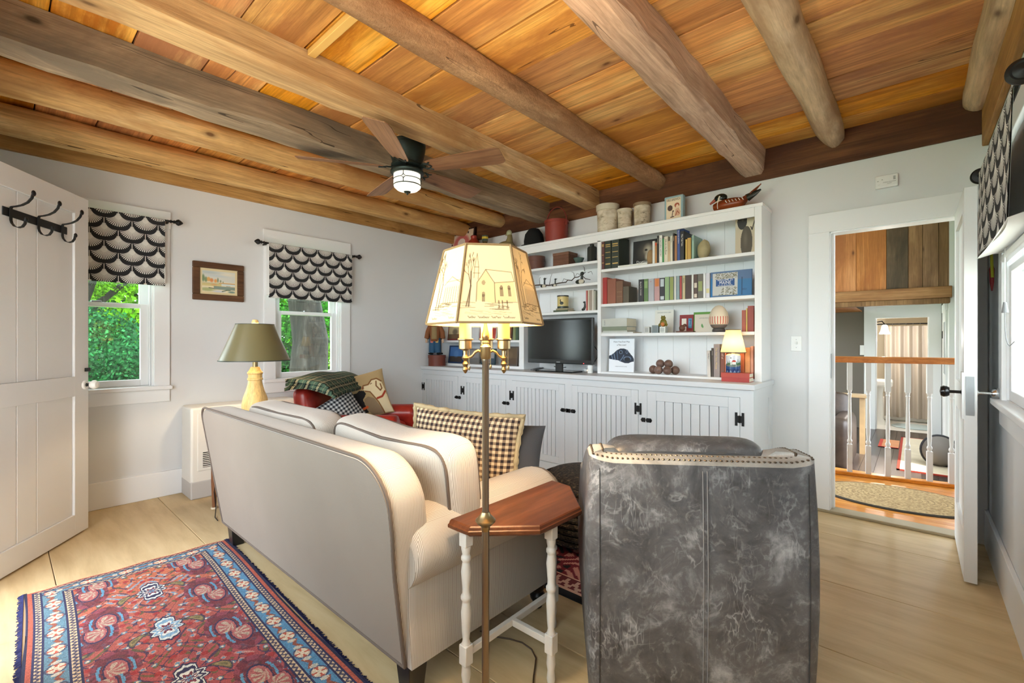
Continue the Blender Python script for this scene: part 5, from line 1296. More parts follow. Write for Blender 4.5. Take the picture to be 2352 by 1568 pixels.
# ------------------------------------------------------------------ shelf goods
def sx(px, y): return P(px, 784, y=y).x
def sz(px, py, y): return P(px, py, y=y).z
PAGE = plain('page_edges', C(228, 218, 194), .85, var=.08); BM = {}
def bmat(c, rough=.5):
    k = (tuple(c), rough)
    if k not in BM: BM[k] = plain('book_cover_%d_%d_%d' % tuple(c), C(*c), rough, var=.12)
    return BM[k]
ORD = ['leftmost', 'second', 'third', 'fourth', 'fifth', 'sixth', 'seventh', 'eighth', 'ninth', 'tenth', 'eleventh', 'twelfth', 'thirteenth', 'fourteenth', 'fifteenth', 'sixteenth', 'seventeenth', 'eighteenth']
def book(x0, x1, zb, h, yf, depth, c, label, group, title=None, tcol=(230, 225, 210), bands=None, lean=0.0, rough=.5):
    """upright book, spine towards the room"""
    b = thing('book', label, 'book', ((x0 + x1) / 2, yf + depth / 2, zb), 0, group, local=True)
    b.rotation_euler = (0, lean, 0); w = x1 - x0; x0, x1 = -w / 2, w / 2; y0, y1 = -depth / 2, depth / 2; th = min(.003, w * .2); m = MB()
    m.box(x0, x1, y0, y0 + th, 0, h); m.box(x0, x0 + th, y0 + th, y1, 0, h); m.box(x1 - th, x1, y0 + th, y1, 0, h)
    obj('cover', m, bmat(c, rough), b); obj('pages', MB().box(x0 + th, x1 - th, y0 + th, y1 - .004, .004, h - .005), PAGE, b)
    tm = bmat(tcol)
    if bands:
        for z0, z1 in bands: obj('spine_band', MB().box(x0 + w * .12, x1 - w * .12, y0 - .0008, y0, h * z0, h * z1), tm, b)
    if title: lettering(title, min(w * .62, .02), (.0 - w * .2, y0 - .0006, h * .9), (0, 0, -1), (1, 0, 0), tm, b, 'LEFT', h * .75)
    return b
def row(shelf, group, zb, yf, depth, items):
    for i, it in enumerate(items):
        pl, pr, pt, c = it[:4]; kw = it[4] if len(it) > 4 else {}
        x0 = sx(pl, yf) + .0008; x1 = sx(pr, yf) - .0008; h = sz((pl + pr) / 2, pt, yf) - zb
        nm = kw.pop('nm'); book(x0, x1, zb, h, yf, kw.pop('d', depth), c, '%s, %s from the left %s' % (nm, ORD[i], shelf) if i else '%s, leftmost %s' % (nm, shelf), group, **kw)
gold = (196, 164, 96)
row('of the big top-shelf volumes', 'large gilt volumes on the top right shelf', 1.925, -.272, .20, [
    (1376, 1388.5, 547, (92, 52, 48), dict(nm='brown gilt-lettered volume', tcol=gold, bands=((.9, .94), (.72, .75), (.76, .80), (.45, .47), (.2, .22)))),
    (1389, 1403.5, 545.5, (44, 52, 42), dict(nm='dark green gilt-lettered volume', tcol=gold, bands=((.93, .96), (.70, .73), (.76, .79), (.52, .54), (.35, .37), (.14, .18)))),
    (1404.5, 1421.5, 543.5, (48, 56, 46), dict(nm='thick olive green gilt-lettered volume', tcol=gold, bands=((.93, .96), (.70, .73), (.76, .80), (.52, .54), (.35, .37), (.14, .18))))])
row('in the upright top-shelf row', 'upright books on the top right shelf', 1.925, -.25, .17, [
    (1498.5, 1504, 553.5, (226, 226, 220), dict(nm='slim white book', d=.13)), (1504.3, 1508.8, 557, (186, 132, 74), dict(nm='tan paperback with a red top', d=.13, bands=((.86, .98),), tcol=(206, 66, 40))),
    (1509, 1513.5, 541, (40, 38, 38), dict(nm='black narrow book', title='WALKING', tcol=(200, 190, 170))), (1513.8, 1521, 540, (230, 228, 220), dict(nm='white hardback', title='A NATURAL HISTORY', tcol=(60, 60, 60))),
    (1521.2, 1525, 548, (70, 150, 88), dict(nm='green spined book', d=.13)), (1525.2, 1534, 543, (224, 214, 190), dict(nm='cream book', title='Life on the River', tcol=(80, 70, 60))),
    (1534.3, 1539, 553, (206, 182, 144), dict(nm='short tan book', d=.13)), (1539.2, 1544.8, 541.5, (222, 216, 196), dict(nm='pale cream book', title='TALES', tcol=(90, 84, 74))),
    (1545, 1549.2, 536, (48, 40, 36), dict(nm='tall dark brown book', title='HARBORS', tcol=(206, 196, 170))), (1549.5, 1555, 541, (170, 118, 74), dict(nm='rust brown book')),
    (1555.3, 1561.8, 521, (58, 82, 146), dict(nm='tall blue book', title='The Coast of Maine', d=.22)), (1562.2, 1571, 530.5, (36, 36, 38), dict(nm='thick black book', title='The Tall Tale', tcol=(236, 232, 224), d=.21)),
    (1574, 1578.3, 549.5, (206, 172, 82), dict(nm='yellow book', d=.13)), (1578.6, 1587, 546, (196, 154, 74), dict(nm='thick gold book', d=.13)), (1588.5, 1594, 540, (146, 178, 162), dict(nm='pale green book', title='OLD', tcol=(40, 60, 50), d=.2))])
row('of the old cloth books', 'old cloth books on the second right shelf', 1.60, -.255, .16, [
    (1380.5, 1394.3, 637.5, (164, 48, 42), dict(nm='bright red cloth book')), (1395, 1414.5, 640, (146, 88, 66), dict(nm='faded brown cloth book')),
    (1415, 1430.5, 645, (120, 82, 58), dict(nm='worn dark brown book', bands=((.5, .52), (.3, .31)), tcol=(160, 124, 86))), (1431, 1444.5, 657.5, (90, 80, 64), dict(nm='short olive brown book'))])
row('in the long second-shelf row', 'upright books on the second right shelf', 1.60, -.255, .14, [
    (1466.5, 1478.5, 641.5, (44, 42, 46), dict(nm='black spined book', title='BLACK DOGS', tcol=(214, 210, 206))), (1479, 1488.5, 640.5, (96, 126, 74), dict(nm='leafy green book', bands=((.0, .03), (.6, .9)), tcol=(140, 170, 110))),
    (1489, 1502.3, 640, (176, 178, 184), dict(nm='silver grey book', title='S', tcol=(170, 40, 50))), (1503, 1515, 638.5, (190, 150, 150), dict(nm='rose book with an orange top', bands=((.64, .97),), tcol=(206, 122, 58))),
    (1515.4, 1526.5, 638, (42, 44, 52), dict(nm='black and white book', bands=((.62, .95), (.05, .2)), tcol=(196, 206, 212))), (1527, 1537, 635.5, (146, 176, 128), dict(nm='mint green book')),
    (1537.4, 1548, 635, (96, 106, 116), dict(nm='slate blue book', bands=((.02, .98),), tcol=(146, 156, 84))), (1548.4, 1552.6, 634, (226, 224, 216), dict(nm='white slim spine')),
    (1553, 1560.6, 633.5, (140, 160, 164), dict(nm='pale blue book')), (1561, 1566.6, 633, (92, 62, 60), dict(nm='dark wine book', bands=((.03, .97),), tcol=(186, 70, 66))),
    (1567, 1573.8, 632.5, (196, 180, 140), dict(nm='beige book', title='FARMS', tcol=(70, 50, 40))), (1574.2, 1588, 631.5, (70, 48, 40), dict(nm='thick dark brown book')),
    (1588.4, 1592.8, 630.5, (232, 232, 228), dict(nm='bright white thin book')), (1593.2, 1602, 629.8, (84, 60, 52), dict(nm='chocolate book with pale labels', bands=((.05, .2), (.45, .65)), tcol=(220, 206, 190))),
    (1602.4, 1614.6, 628.8, (104, 100, 90), dict(nm='grey book with foliage', bands=((.3, .7),), tcol=(150, 160, 96))), (1615, 1620.6, 627.5, (234, 234, 232), dict(nm='white glossy book')), (1621, 1630.4, 627, (216, 214, 222), dict(nm='pale lilac book', bands=((.2, .38),), tcol=(216, 204, 150)))])
row('of the red third-shelf group', 'old red books on the third right shelf', 1.325, -.20, .13, [
    (1703.5, 1713, 712, (170, 82, 58), dict(nm='terracotta red book')), (1713.3, 1716.8, 707.5, (222, 190, 96), dict(nm='thin yellow book')), (1717.2, 1731, 702, (158, 66, 52), dict(nm='tall brick red book'))])
row('behind the little lamp', 'books behind the little lamp', .968, -.262, .17, [
    (1625, 1632.5, 805, (214, 208, 202), dict(nm='grey-white paperback', lean=-.03, title='FAMILY', tcol=(60, 60, 64))), (1633.5, 1638.6, 799, (66, 54, 46), dict(nm='narrow dark brown book', title='PUCKER', tcol=(206, 196, 180))),
    (1639, 1653.5, 790, (150, 140, 140), dict(nm='thick greyish book', title='The Rail Thru Moose', tcol=(222, 196, 130))), (1654.5, 1664, 800, (120, 64, 44), dict(nm='brown book with white letters', title='to 67 of', tcol=(240, 226, 200))),
    (1664.5, 1668.5, 803, (206, 110, 60), dict(nm='thin orange book')), (1700, 1710, 800, (196, 106, 66), dict(nm='orange-red book')), (1711, 1723, 798, (216, 150, 96), dict(nm='peach illustrated book')), (1723.6, 1730.5, 795, (206, 150, 126), dict(nm='pink book'))])
# flat books
def flat_book(x0, x1, y0, y1, z0, z1, c, label, group=None, cat='book', pages='x1'):
    b = thing('book', label, cat, ((x0 + x1) / 2, (y0 + y1) / 2, z0), 0, group); th = min(.003, (z1 - z0) * .2)
    m = MB().box(x0, x1, y0, y1, z0, z0 + th); m.box(x0, x1, y0, y1, z1 - th, z1); m.box(x0, x1, y0, y0 + th, z0 + th, z1 - th)
    obj('cover', m, bmat(c), b); obj('pages', MB().box(x0 + .003, x1 - .003, y0 + th, y1 - .004, z0 + th, z1 - th), PAGE, b); return b
yl = -.272; X0 = sx(1382, yl); X1 = sx(1440, yl)
zz = [1.325, 1.334, 1.345, 1.383, 1.462]
flat_book(X0 - .0, X1 + .06, yl, -.09, 1.325, 1.336, (206, 208, 206), 'thin pale booklet at the bottom of the lying stack', 'lying books on the third right shelf')
flat_book(X0 + .01, X1 - .0, yl + .004, -.1, 1.336, 1.350, (186, 188, 180), 'slim grey-white lying book, second from the bottom of its stack', 'lying books on the third right shelf')
flat_book(X0 + .008, X1 - .004, yl, -.085, 1.350, 1.388, (128, 136, 116), 'grey-green lying book, third from the bottom of its stack', 'lying books on the third right shelf')
b = flat_book(X0 + .004, X1, yl - .004, -.08, 1.388, 1.462, (190, 192, 184), 'thick pale grey lying book topmost of its stack', 'lying books on the third right shelf')
lettering('WEBSTER', .012, (X0 + .03, yl - .0046, 1.45), (0, 0, -1), (1, 0, 0), GRT, b, 'LEFT', .055)
flat_book(sx(1421, -.272), sx(1488, -.272), -.285, -.235, 1.925, 1.94, (222, 222, 214), 'thin cream booklet lying at the front of the top right shelf'); 
# face-out books
def leaf(name, label, cat, pl, pr, pt, pb, y, zb, lean, cv_, edge=(230, 230, 228), th=.012, grp=None):
    x0, x1 = sx(pl, y), sx(pr, y); h = sz((pl + pr) / 2, pt, y) - zb; w = x1 - x0
    t_ = thing(name, label, cat, ((x0 + x1) / 2, y, zb), 0, grp, local=True); t_.rotation_euler = (-lean, 0, 0)
    obj('cover', MB().box(-w / 2, w / 2, 0, th, 0, h), bmat(edge), t_, bevel=.001)
    obj('front_print', paint_mesh('front_print', cv_, quadfn((-w / 2 + .001, -.0006, h - .001), (w - .002, 0, 0), (0, 0, -h + .002)), PRT), None, t_)
    return t_, w, h
c = Cv(60, 76, (34, 32, 30)); c.ell(.5, .40, .40, .45, (104, 96, 84), .9, .8); c.ell(.55, .36, .2, .28, (186, 174, 152), .9, .7); c.ell(.53, .62, .12, .18, (206, 196, 174), .9, .7); c.ell(.48, .36, .06, .05, (20, 18, 18), .9, .4); c.ell(.76, .38, .06, .05, (20, 18, 18), .9, .4)
t_, w, h = leaf('dog_book', 'black photo book with a dog face on the top right shelf', 'book', 1453, 1517, 550, 605, -.13, 1.925, .06, c, (30, 30, 30))
lettering('Dogtionary', .036, (-w * .36, -.0012, h * .17), (1, 0, 0), (0, 0, 1), bmat((236, 236, 230)), t_, 'LEFT', w * .8)
c = Cv(96, 66, (66, 108, 160)); c.rect(0, 0, 1, 1, (84, 112, 150)); c.rect(.66, .35, 1, 1, (58, 116, 166)); c.rect(0, .25, .05, 1, (30, 110, 170)); c.rect(.05, .06, .67, .94, (196, 198, 196))
rr = random.Random(3)
for k in range(700):
    x = .05 + .6 * rr.random(); y = .06 + .88 * rr.random()
    if (y < .3 and x > .12) or (y > .62 and x > .2 + (.94 - y) * .4): c.ell(x, y, .011, .014, rr.choice([(118, 106, 84), (86, 92, 66), (150, 138, 116), (70, 76, 56)]), .75)
c.rect(.33, .56, .37, .93, (206, 206, 200)); c.rect(.14, .30, .59, .58, (30, 78, 140)); c.line([(.77, .28), (.77, .95)], (30, 44, 60), 1.2)
t_, w, h = leaf('photo_calendar', 'blue photo calendar showing a Welcome to Maine road sign', 'calendar', 1631.5, 1727, 621, 686, -.262, 1.60, .04, c, (60, 96, 140))
WL = bmat((240, 242, 244))
lettering('WELCOME TO', .023, (-w / 2 + w * .365, -.0014, h * .625), (1, 0, 0), (0, 0, 1), WL, t_, 'CENTER', w * .38); lettering('MAINE', .036, (-w / 2 + w * .365, -.0014, h * .495), (1, 0, 0), (0, 0, 1), WL, t_, 'CENTER', w * .28); lettering('The way life should be', .012, (-w / 2 + w * .365, -.0014, h * .438), (1, 0, 0), (0, 0, 1), WL, t_, 'CENTER', w * .40)
lettering('2021', .02, (-w / 2 + w * .83, -.0014, h * .22), (1, 0, 0), (0, 0, 1), bmat((36, 60, 90)), t_)
c = Cv(64, 84, (232, 236, 242)); NV = (30, 40, 58)
c.poly([(.0, .52), (.1, .50), (.22, .42), (.32, .35), (.45, .30), (.62, .30), (.75, .34), (.82, .42), (.94, .52), (1, .6), (1, .68), (.9, .70), (.8, .74), (.66, .74), (.5, .70), (.38, .66), (.2, .64), (0, .62)], NV); c.ell(.48, .41, .07, .06, (120, 140, 168), .8); c.ell(.48, .41, .045, .04, (14, 16, 24)); c.ell(.72, .40, .05, .05, (120, 140, 168), .8); c.ell(.72, .4, .03, .03, (14, 16, 24)); c.ell(.74, .60, .15, .07, (110, 130, 158), .8); c.ell(.74, .62, .12, .06, (16, 18, 26)); c.line([(.1, .5), (.16, .64)], (120, 140, 168), 1.6); c.line([(.2, .46), (.26, .65)], (120, 140, 168), 1.6); c.line([(.32, .38), (.36, .62)], (90, 110, 140), 1.6); c.line([(.45, .68), (.55, .58), (.6, .5)], (100, 122, 152), 2)
t_, w, h = leaf('dog_book', 'white book with a blue-black dog muzzle on the bottom right shelf', 'book', 1398, 1455.5, 777.5, 851, -.18, .968, .05, c, (226, 230, 236))
DK = bmat((70, 70, 78)); lettering('Have You Ever Met', .021, (0, -.0012, h * .885), (1, 0, 0), (0, 0, 1), DK, t_, 'CENTER', w * .8); lettering('a Flat-coat?', .021, (0, -.0012, h * .79), (1, 0, 0), (0, 0, 1), DK, t_, 'CENTER', w * .46); lettering('A children\'s book for flat-coat families', .008, (0, -.0012, h * .15), (1, 0, 0), (0, 0, 1), DK, t_, 'CENTER', w * .5)
c = Cv(30, 40, (226, 222, 212))
t_, w, h = leaf('booklet', 'plain cream booklet standing behind the frog figurine', 'book', 1503, 1546, 711, 765, -.10, 1.325, .08, c); lettering('KEROSENE FROG', .014, (0, -.0012, h * .86), (1, 0, 0), (0, 0, 1), GRT, t_, 'CENTER', w * .75) if False else lettering('SINGING DOG LEAF', .014, (0, -.0012, h * .86), (1, 0, 0), (0, 0, 1), GRT, t_, 'CENTER', w * .78)
c = Cv(40, 44, (138, 40, 44)); c.rect(.14, .2, .5, .9, (224, 218, 208)); c.rect(.66, .2, .9, .75, (86, 150, 190)); c.line([(.72, .3), (.84, .3), (.78, .55)], (30, 60, 90), 1.5)
leaf('red_card', 'red card with white and blue panels on the third right shelf', 'card', 1560.5, 1592, 722.5, 762, -.15, 1.325, .05, c, (138, 40, 44), .006)
c = Cv(56, 46, (96, 150, 60)); c.rect(.06, .1, 1, 1, (220, 212, 196)); c.ell(.42, .66, .05, .1, (84, 150, 76), .9, .4); c.ell(.46, .72, .04, .08, (84, 150, 76), .9, .4)
t_, w, h = leaf('green_book', 'cream picture book with a green border on the third right shelf', 'book', 1592.5, 1640, 716, 762, -.14, 1.325, .05, c, (96, 150, 60)); lettering('CAPTAIN FROG', .011, (w * .0, -.0012, h * .68), (1, 0, 0), (0, 0, 1), GRT, t_, 'CENTER', w * .6)
c = Cv(60, 130, (206, 192, 166)); c.ell(.6, .16, .45, .25, (222, 208, 180)); c.ell(.33, .20, .24, .19, (52, 48, 44)); c.ell(.36, .16, .08, .06, (96, 90, 82), .8, .8); c.ell(.55, .70, .29, .38, (92, 84, 72)); c.ell(.5, .62, .14, .25, (120, 110, 96), .7, .8); c.line([(.76, .35), (.82, .42), (.95, .2)], (60, 54, 48), 3)
leaf('abstract_panel', 'beige panel painted with dark oval shapes at the top right shelf end', 'art panel', 1688.5, 1736, 487, 583, -.16, 1.925, .03, c, (190, 176, 150), .014)
c = Cv(60, 84, (224, 206, 180)); c.ell(.5, .5, .42, .42, (196, 72, 72), .75, .25); c.ell(.5, .5, .30, .30, (214, 140, 130), .7, .4); c.ell(.5, .42, .17, .15, (236, 220, 206)); c.poly([(.3, .85), (.36, .58), (.64, .58), (.72, .85)], (150, 50, 52), .8); c.line([(.4, .5), (.5, .58), (.6, .5)], (90, 40, 40), 2)
for k in range(7): c.rect(.14 + k * .1, .06, .20 + k * .1, .13, (60, 30, 30), .85)
for k in range(6): c.rect(.03, .2 + k * .11, .1, .26 + k * .11, (60, 30, 30), .85)
# framed poster leaning on top of the bookcase, far left
yy = -.07; px0, px1 = sx(1036, yy), sx(1090, yy); zt = sz(1070, 524, yy)
fp = thing('framed_poster', 'framed red and cream portrait poster leaning on the bookcase top', 'picture', ((px0 + px1) / 2, yy - .05, 2.281), 0, local=True); fp.rotation_euler = (-.14, 0, 0); w = max(.26, px1 - px0); h = zt - 2.28
obj('frame', MB().box(-w / 2, w / 2, 0, .02, 0, h), bmat((44, 24, 16)), fp, bevel=.003); obj('poster', paint_mesh('poster', c, quadfn((-w / 2 + .02, -.001, h - .02), (w - .04, 0, 0), (0, 0, -h + .04)), PRT), None, fp)
# ---- things on top of the bookcase
def onx(pl, pr, y): return sx((pl + pr) / 2, y), (sx(pr, y) - sx(pl, y)) / 2 * .93
y = -.16; cx, r = onx(1078, 1099, y); zt = sz(1088, 540, y)
ln = thing('lantern', 'small red metal lantern on the bookcase top', 'lantern', (cx, y, 2.28)); RED = plain('red_paint', C(170, 60, 42), .4, .2); h = zt - 2.28
obj('base', MB().lathe([(r, 0), (r, .02), (r * .85, .03)], 16, (cx, y, 2.28)), RED, ln, smooth=True); obj('glass', MB().lathe([(r * .8, .03), (r * .85, h * .6)], 16, (cx, y, 2.28)), bmat((150, 70, 50), .15), ln, smooth=True); obj('cap', MB().lathe([(r, h * .6), (r * .95, h * .7), (r * .5, h * .82), (r * .55, h * .95), (r * .3, h)], 16, (cx, y, 2.28)), RED, ln, smooth=True)
for k in range(4): obj('guard', MB().cyl((cx + r * math.cos(k * PI / 2 + .5), y + r * math.sin(k * PI / 2 + .5), 2.30), (cx + r * math.cos(k * PI / 2 + .5), y + r * math.sin(k * PI / 2 + .5), 2.28 + h * .62), .003, 6), RED, ln)
cx, r = onx(1100, 1128, y); h = sz(1114, 541, y) - 2.28
bt = thing('bottle', 'squat brown bottle with a yellow-labelled neck on the bookcase top', 'bottle', (cx, y, 2.28)); obj('body', MB().lathe([(r * .9, 0), (r, .02), (r, h * .35), (r * .6, h * .56), (r * .32, h * .62), (r * .32, h * .9)], 20, (cx, y, 2.28)), bmat((96, 80, 56), .2), bt, smooth=True); obj('stopper', MB().lathe([(r * .38, h * .7), (r * .38, h)], 14, (cx, y, 2.28)), bmat((84, 96, 84), .3), bt); obj('neck_label', MB().lathe([(r * .4, h * .82), (r * .4, h * .93)], 14, (cx, y, 2.28), cap=False), bmat((220, 190, 60)), bt)
cx, r = onx(1142, 1181, y); h = sz(1168, 528, y) - 2.28
dk = thing('duck_bottle', 'amber glass bottle shaped like a duck on the bookcase top', 'bottle', (cx, y, 2.28)); AMB = bmat((142, 128, 88), .25)
obj('body', MB().sphere((cx, y, 2.28 + h * .24), (r, r * .7, h * .26), 20, 12), AMB, dk, smooth=True); obj('neck', MB().tube([(cx + r * .4, y, 2.28 + h * .35), (cx + r * .52, y, 2.28 + h * .6), (cx + r * .5, y, 2.28 + h * .75)], [r * .4, r * .26, r * .22], 14), AMB, dk, smooth=True); obj('head', MB().sphere((cx + r * .44, y, 2.28 + h * .84), (r * .3, r * .24, h * .16), 14, 10), bmat((176, 178, 140), .25), dk, smooth=True); obj('bill', MB().tube([(cx + r * .25, y, 2.28 + h * .83), (cx + r * .0, y, 2.28 + h * .78)], [r * .12, r * .05], 8), bmat((150, 130, 84), .3), dk)
cx, r = onx(1206, 1247, y); h = sz(1226, 524, y) - 2.28
hat = thing('riding_cap', 'black velvet riding cap on the bookcase top', 'hat', (cx, y, 2.28)); BLK = plain('black_velvet', C(16, 18, 17), .95)
obj('crown', MB().lathe([(r * .94, 0), (r * .96, h * .3), (r * .84, h * .66), (r * .5, h * .93), (r * .1, h), (0, h)], 24, (cx, y, 2.28)), BLK, hat, smooth=True); obj('peak', MB().grid(lambda u, v: (cx + (r * .94 + .05 * v * math.sin(PI * u)) * math.cos(-PI * .9 * u - .15), y + (r * .94 + .05 * v * math.sin(PI * u)) * math.sin(-PI * .9 * u - .15), 2.285 - 0 * v), 16, 3), BLK, hat)
cx, r = onx(1254, 1302, y); h = sz(1278, 508, y) - 2.28; zt = sz(1278, 476, y)
bu = thing('bucket', 'red painted wooden bucket with a bail handle on the bookcase top', 'bucket', (cx, y, 2.28)); RB_ = plain('barn_red_paint', C(142, 54, 42), .55, var=.15)
obj('body', MB().lathe([(r * .9, 0), (r * .95, h * .5), (r * .97, h - .028), (r * 1.02, h - .026), (r * 1.02, h), (r * .95, h)], 32, (cx, y, 2.28)), RB_, bu, smooth=True, angle=40)
obj('handle', MB().tube([(cx + (r * 1.03) * math.cos(a), y, 2.28 + h - .02 + (zt - 2.28 - h + .02) * max(0, math.sin(a)) + (-.01 if a in (0,) else 0)) for a in [PI * k / 20 for k in range(21)]], .008, 8, flat=.5), RB_, bu, smooth=True)
for s in (-1, 1): obj('handle_ear', MB().box(cx + s * r * 1.03 - .006, cx + s * r * 1.03 + .006, y - .012, y + .012, 2.28 + h - .06, 2.28 + h), RB_, bu, bevel=.003)
BIR = G('birch_bark', rough=.8); v = BIR.coord(); n1 = BIR.noise(BIR.map(v, (9, 9, 22)), 1.0, 6, .7, .6); n2 = BIR.noise(v, 9, 5)
BIR.col(BIR.mix(BIR.ramp(n2, [(.5, (0, 0, 0, 1)), (.68, (.8, .8, .8, 1))]), BIR.ramp(n1, [(.33, C(70, 58, 46)), (.43, C(198, 184, 160)), (.7, C(228, 220, 204))]), C(150, 132, 104))); BIR = BIR.m; PALE = bmat((206, 196, 174))
for i, (pl, pr, pt, y, lab) in enumerate(((1371, 1421, 470, -.17, 'largest birch bark pot with a pale rim on the bookcase top'), (1418, 1452.5, 479, -.15, 'smallest birch bark pot standing between the two others'), (1455, 1495, 465, -.13, 'tall birch bark pot with a brown lid beside the cookie tin'))):
    cx, r = onx(pl, pr, y); h = sz((pl + pr) / 2, pt + 3, y) - 2.28; bp = thing('birch_pot', lab, 'pot', (cx, y, 2.28), 0, 'birch bark pots on the bookcase')
    obj('body', MB().lathe([(r * .88, 0), (r * .9, h * .3), (r * .93, h * .97)], 28, (cx, y, 2.28)), BIR, bp, smooth=True, angle=40); obj('rim', MB().lathe([(r, h * (.80 if i == 0 else .88)), (r * 1.02, h), (r * .85, h + .002)], 28, (cx, y, 2.28)), PALE if i < 2 else bmat((140, 118, 90)), bp, smooth=True, angle=40)
y = -.19; x0, x1 = sx(1525.5, y), sx(1569, y); h = sz(1547, 449, y) - 2.28
c = Cv(52, 66, (150, 178, 186)); c.rect(.08, .06, .92, .97, (232, 214, 184)); c.ell(.3, .46, .15, .12, (78, 52, 46)); c.ell(.70, .38, .14, .1, (168, 84, 58)); c.ell(.72, .43, .08, .08, (236, 206, 180)); c.poly([(.56, .80), (.62, .52), (.8, .5), (.9, .66), (.84, .82)], (214, 170, 140)); c.line([(.62, .8), (.72, .62), (.84, .74)], (160, 80, 56), 2); c.line([(.42, .82), (.46, .60)], (70, 44, 40), 2); c.line([(.34, .84), (.52, .83)], (70, 44, 40), 2.4); c.ell(.48, .6, .05, .03, (70, 44, 40))
tn = thing('cookie_tin', 'pale blue vintage cookie tin standing on the bookcase top', 'tin', ((x0 + x1) / 2, y, 2.28)); obj('box', MB().box(x0, x1, y, y + .055, 2.28, 2.28 + h), bmat((150, 178, 186), .35), tn, bevel=.01, seg=3); obj('lid_print', paint_mesh('lid_print', c, quadfn((x0 + .008, y - .0008, 2.28 + h - .008), (x1 - x0 - .016, 0, 0), (0, 0, -h + .016)), PRT), None, tn)
lettering('OREO SANDWICH', .03, ((x0 + x1) / 2, y - .0016, 2.28 + h * .80), (1, 0, 0), (0, 0, 1), bmat((60, 60, 62)), tn, 'CENTER', (x1 - x0) * .7)
# duck decoy
y = -.20; a, b_ = sx(1640, y), sx(1748, y); L = b_ - a
DBR = wood('varnished_duck_brown', C(84, 32, 14), C(140, 64, 32), C(166, 88, 46), 0, (3, 12), .25, 0, None, .0); DGR = bmat((26, 32, 26), .25)
dd = thing('duck_decoy', 'painted wooden duck decoy with a dark head on the bookcase top', 'decoy', ((a + b_) / 2, y, 2.28))
def dbody(u, v):
    t = u; ang = 2 * PI * v; x = a + L * t; rz = .062 * (math.sin(PI * min(1, t / .78)) ** .55 if t < .78 else .0) ; 
    k = max(.02, (1 - (2 * min(t, .8) / .8 - .9) ** 2 * .85)) if t < .8 else max(.05, .3 * (1 - t) / .2)
    cz_ = 2.28 + .052 + (max(0, t - .62) * .30); return (x, y + .06 * k ** .6 * math.cos(ang), cz_ + .05 * k ** .6 * math.sin(ang) * (1 if t < .75 else .55))
obj('body', MB().grid(lambda u, v: dbody(v, u), 20, 30, closeu=True), DBR, dd, smooth=True); 
obj('tail', MB().tube([(a + L * .72, y, 2.36), (a + L * .88, y, 2.385), (a + L * 1.0, y, 2.405)], [.03, .02, .006], 12), DGR, dd, smooth=True)
hx = sx(1652, y); hz = sz(1652, 459, y)
obj('neck', MB().tube([(hx + .035, y, 2.32), (hx + .012, y, 2.35), (hx, y, hz - .01)], [.042, .034, .03], 14), bmat((222, 208, 188), .3), dd, smooth=True); hd = obj('head', MB().sphere((hx + .012, y, hz + .012), (.05, .032, .034), 18, 12), DGR, dd, smooth=True); obj('bill', MB().tube([(hx - .03, y, hz + .004), (hx - .072, y, hz - .022)], [.014, .007], 10), bmat((176, 74, 46), .3), hd); obj('cheek_stripe', MB().tube([(hx + .0, y - .030, hz - .03), (hx + .006, y - .033, hz), (hx + .014, y - .031, hz + .02)], .006, 6), bmat((226, 214, 196), .3), hd)
for k in range(6): obj('wing_bar', MB().tube([(a + L * (.30 + .07 * k), y - .058, 2.355 - .0 * k), (a + L * (.335 + .07 * k), y - .062, 2.336)], .003, 5), bmat((230, 222, 208), .3), dd)
obj('breast_band', MB().tube([(a + L * .12, y - .05 * math.cos(t), 2.33 + .045 * math.sin(t) - .0) for t in (-.6, -.2, .2, .6)], .003, 5), bmat((230, 222, 208), .3), dd)
# ---- middle section
y = -.17; cx, r = onx(1215.5, 1249, y); h = sz(1232, 590, y) - 2.018; BX = plain('red_brown_box', C(104, 66, 54), .6, var=.15)
rb = thing('round_box', 'brown round pantry box on the middle top shelf', 'box', (cx, y, 2.018)); obj('body', MB().lathe([(r * .94, 0), (r * .94, h * .72)], 28, (cx, y, 2.018)), BX, rb, smooth=True, angle=40); obj('lid', MB().lathe([(r, h * .66), (r, h), (0, h)], 28, (cx, y, 2.018)), BX, rb, smooth=True, angle=40)
x0, x1 = sx(1270, -.25), sx(1306, -.25); h = sz(1288, 579.5, -.25) - 2.018
wb = thing('wooden_box', 'square brown wooden box on the middle top shelf', 'box', ((x0 + x1) / 2, -.17, 2.018)); WBX = wood('box_wood', C(84, 54, 42), C(118, 82, 64), C(140, 102, 82), 0, (4, 40), .7, .05); obj('body', MB().box(x0, x1, -.25, -.09, 2.018, 2.018 + h * .78), WBX, wb, bevel=.002); obj('lid', MB().box(x0 - .002, x1 + .002, -.252, -.088, 2.018 + h * .79, 2.018 + h), WBX, wb, bevel=.002)
y = -.2; x0, x1 = sx(1320, y), sx(1339, y); tag(obj('glass_dish', MB().lathe([(.02, 0), (.03, .008), (.05, .05), (.055, .062), (.05, .06), (.028, .014), (0, .012)], 20, ((x0 + x1) / 2, y, 2.018)), bmat((84, 104, 98), .15), smooth=True), 'small green glass dish beside the square wooden box', 'dish')
y = -.2; cx, r = onx(1349.5, 1370, y); h = sz(1360, 561, y) - 2.018
jr = thing('canister', 'dark octagonal canister at the end of the middle top shelf', 'canister', (cx, y, 2.018)); obj('body', MB().lathe([(r, 0), (r, h * .80), (r * .85, h * .86), (r * .45, h * .86)], 8, (cx, y, 2.018), a0=PI / 8), bmat((44, 46, 44), .35), jr); obj('cap', MB().lathe([(r * .42, h * .85), (r * .42, h)], 16, (cx, y, 2.018)), bmat((38, 40, 40), .35), jr)
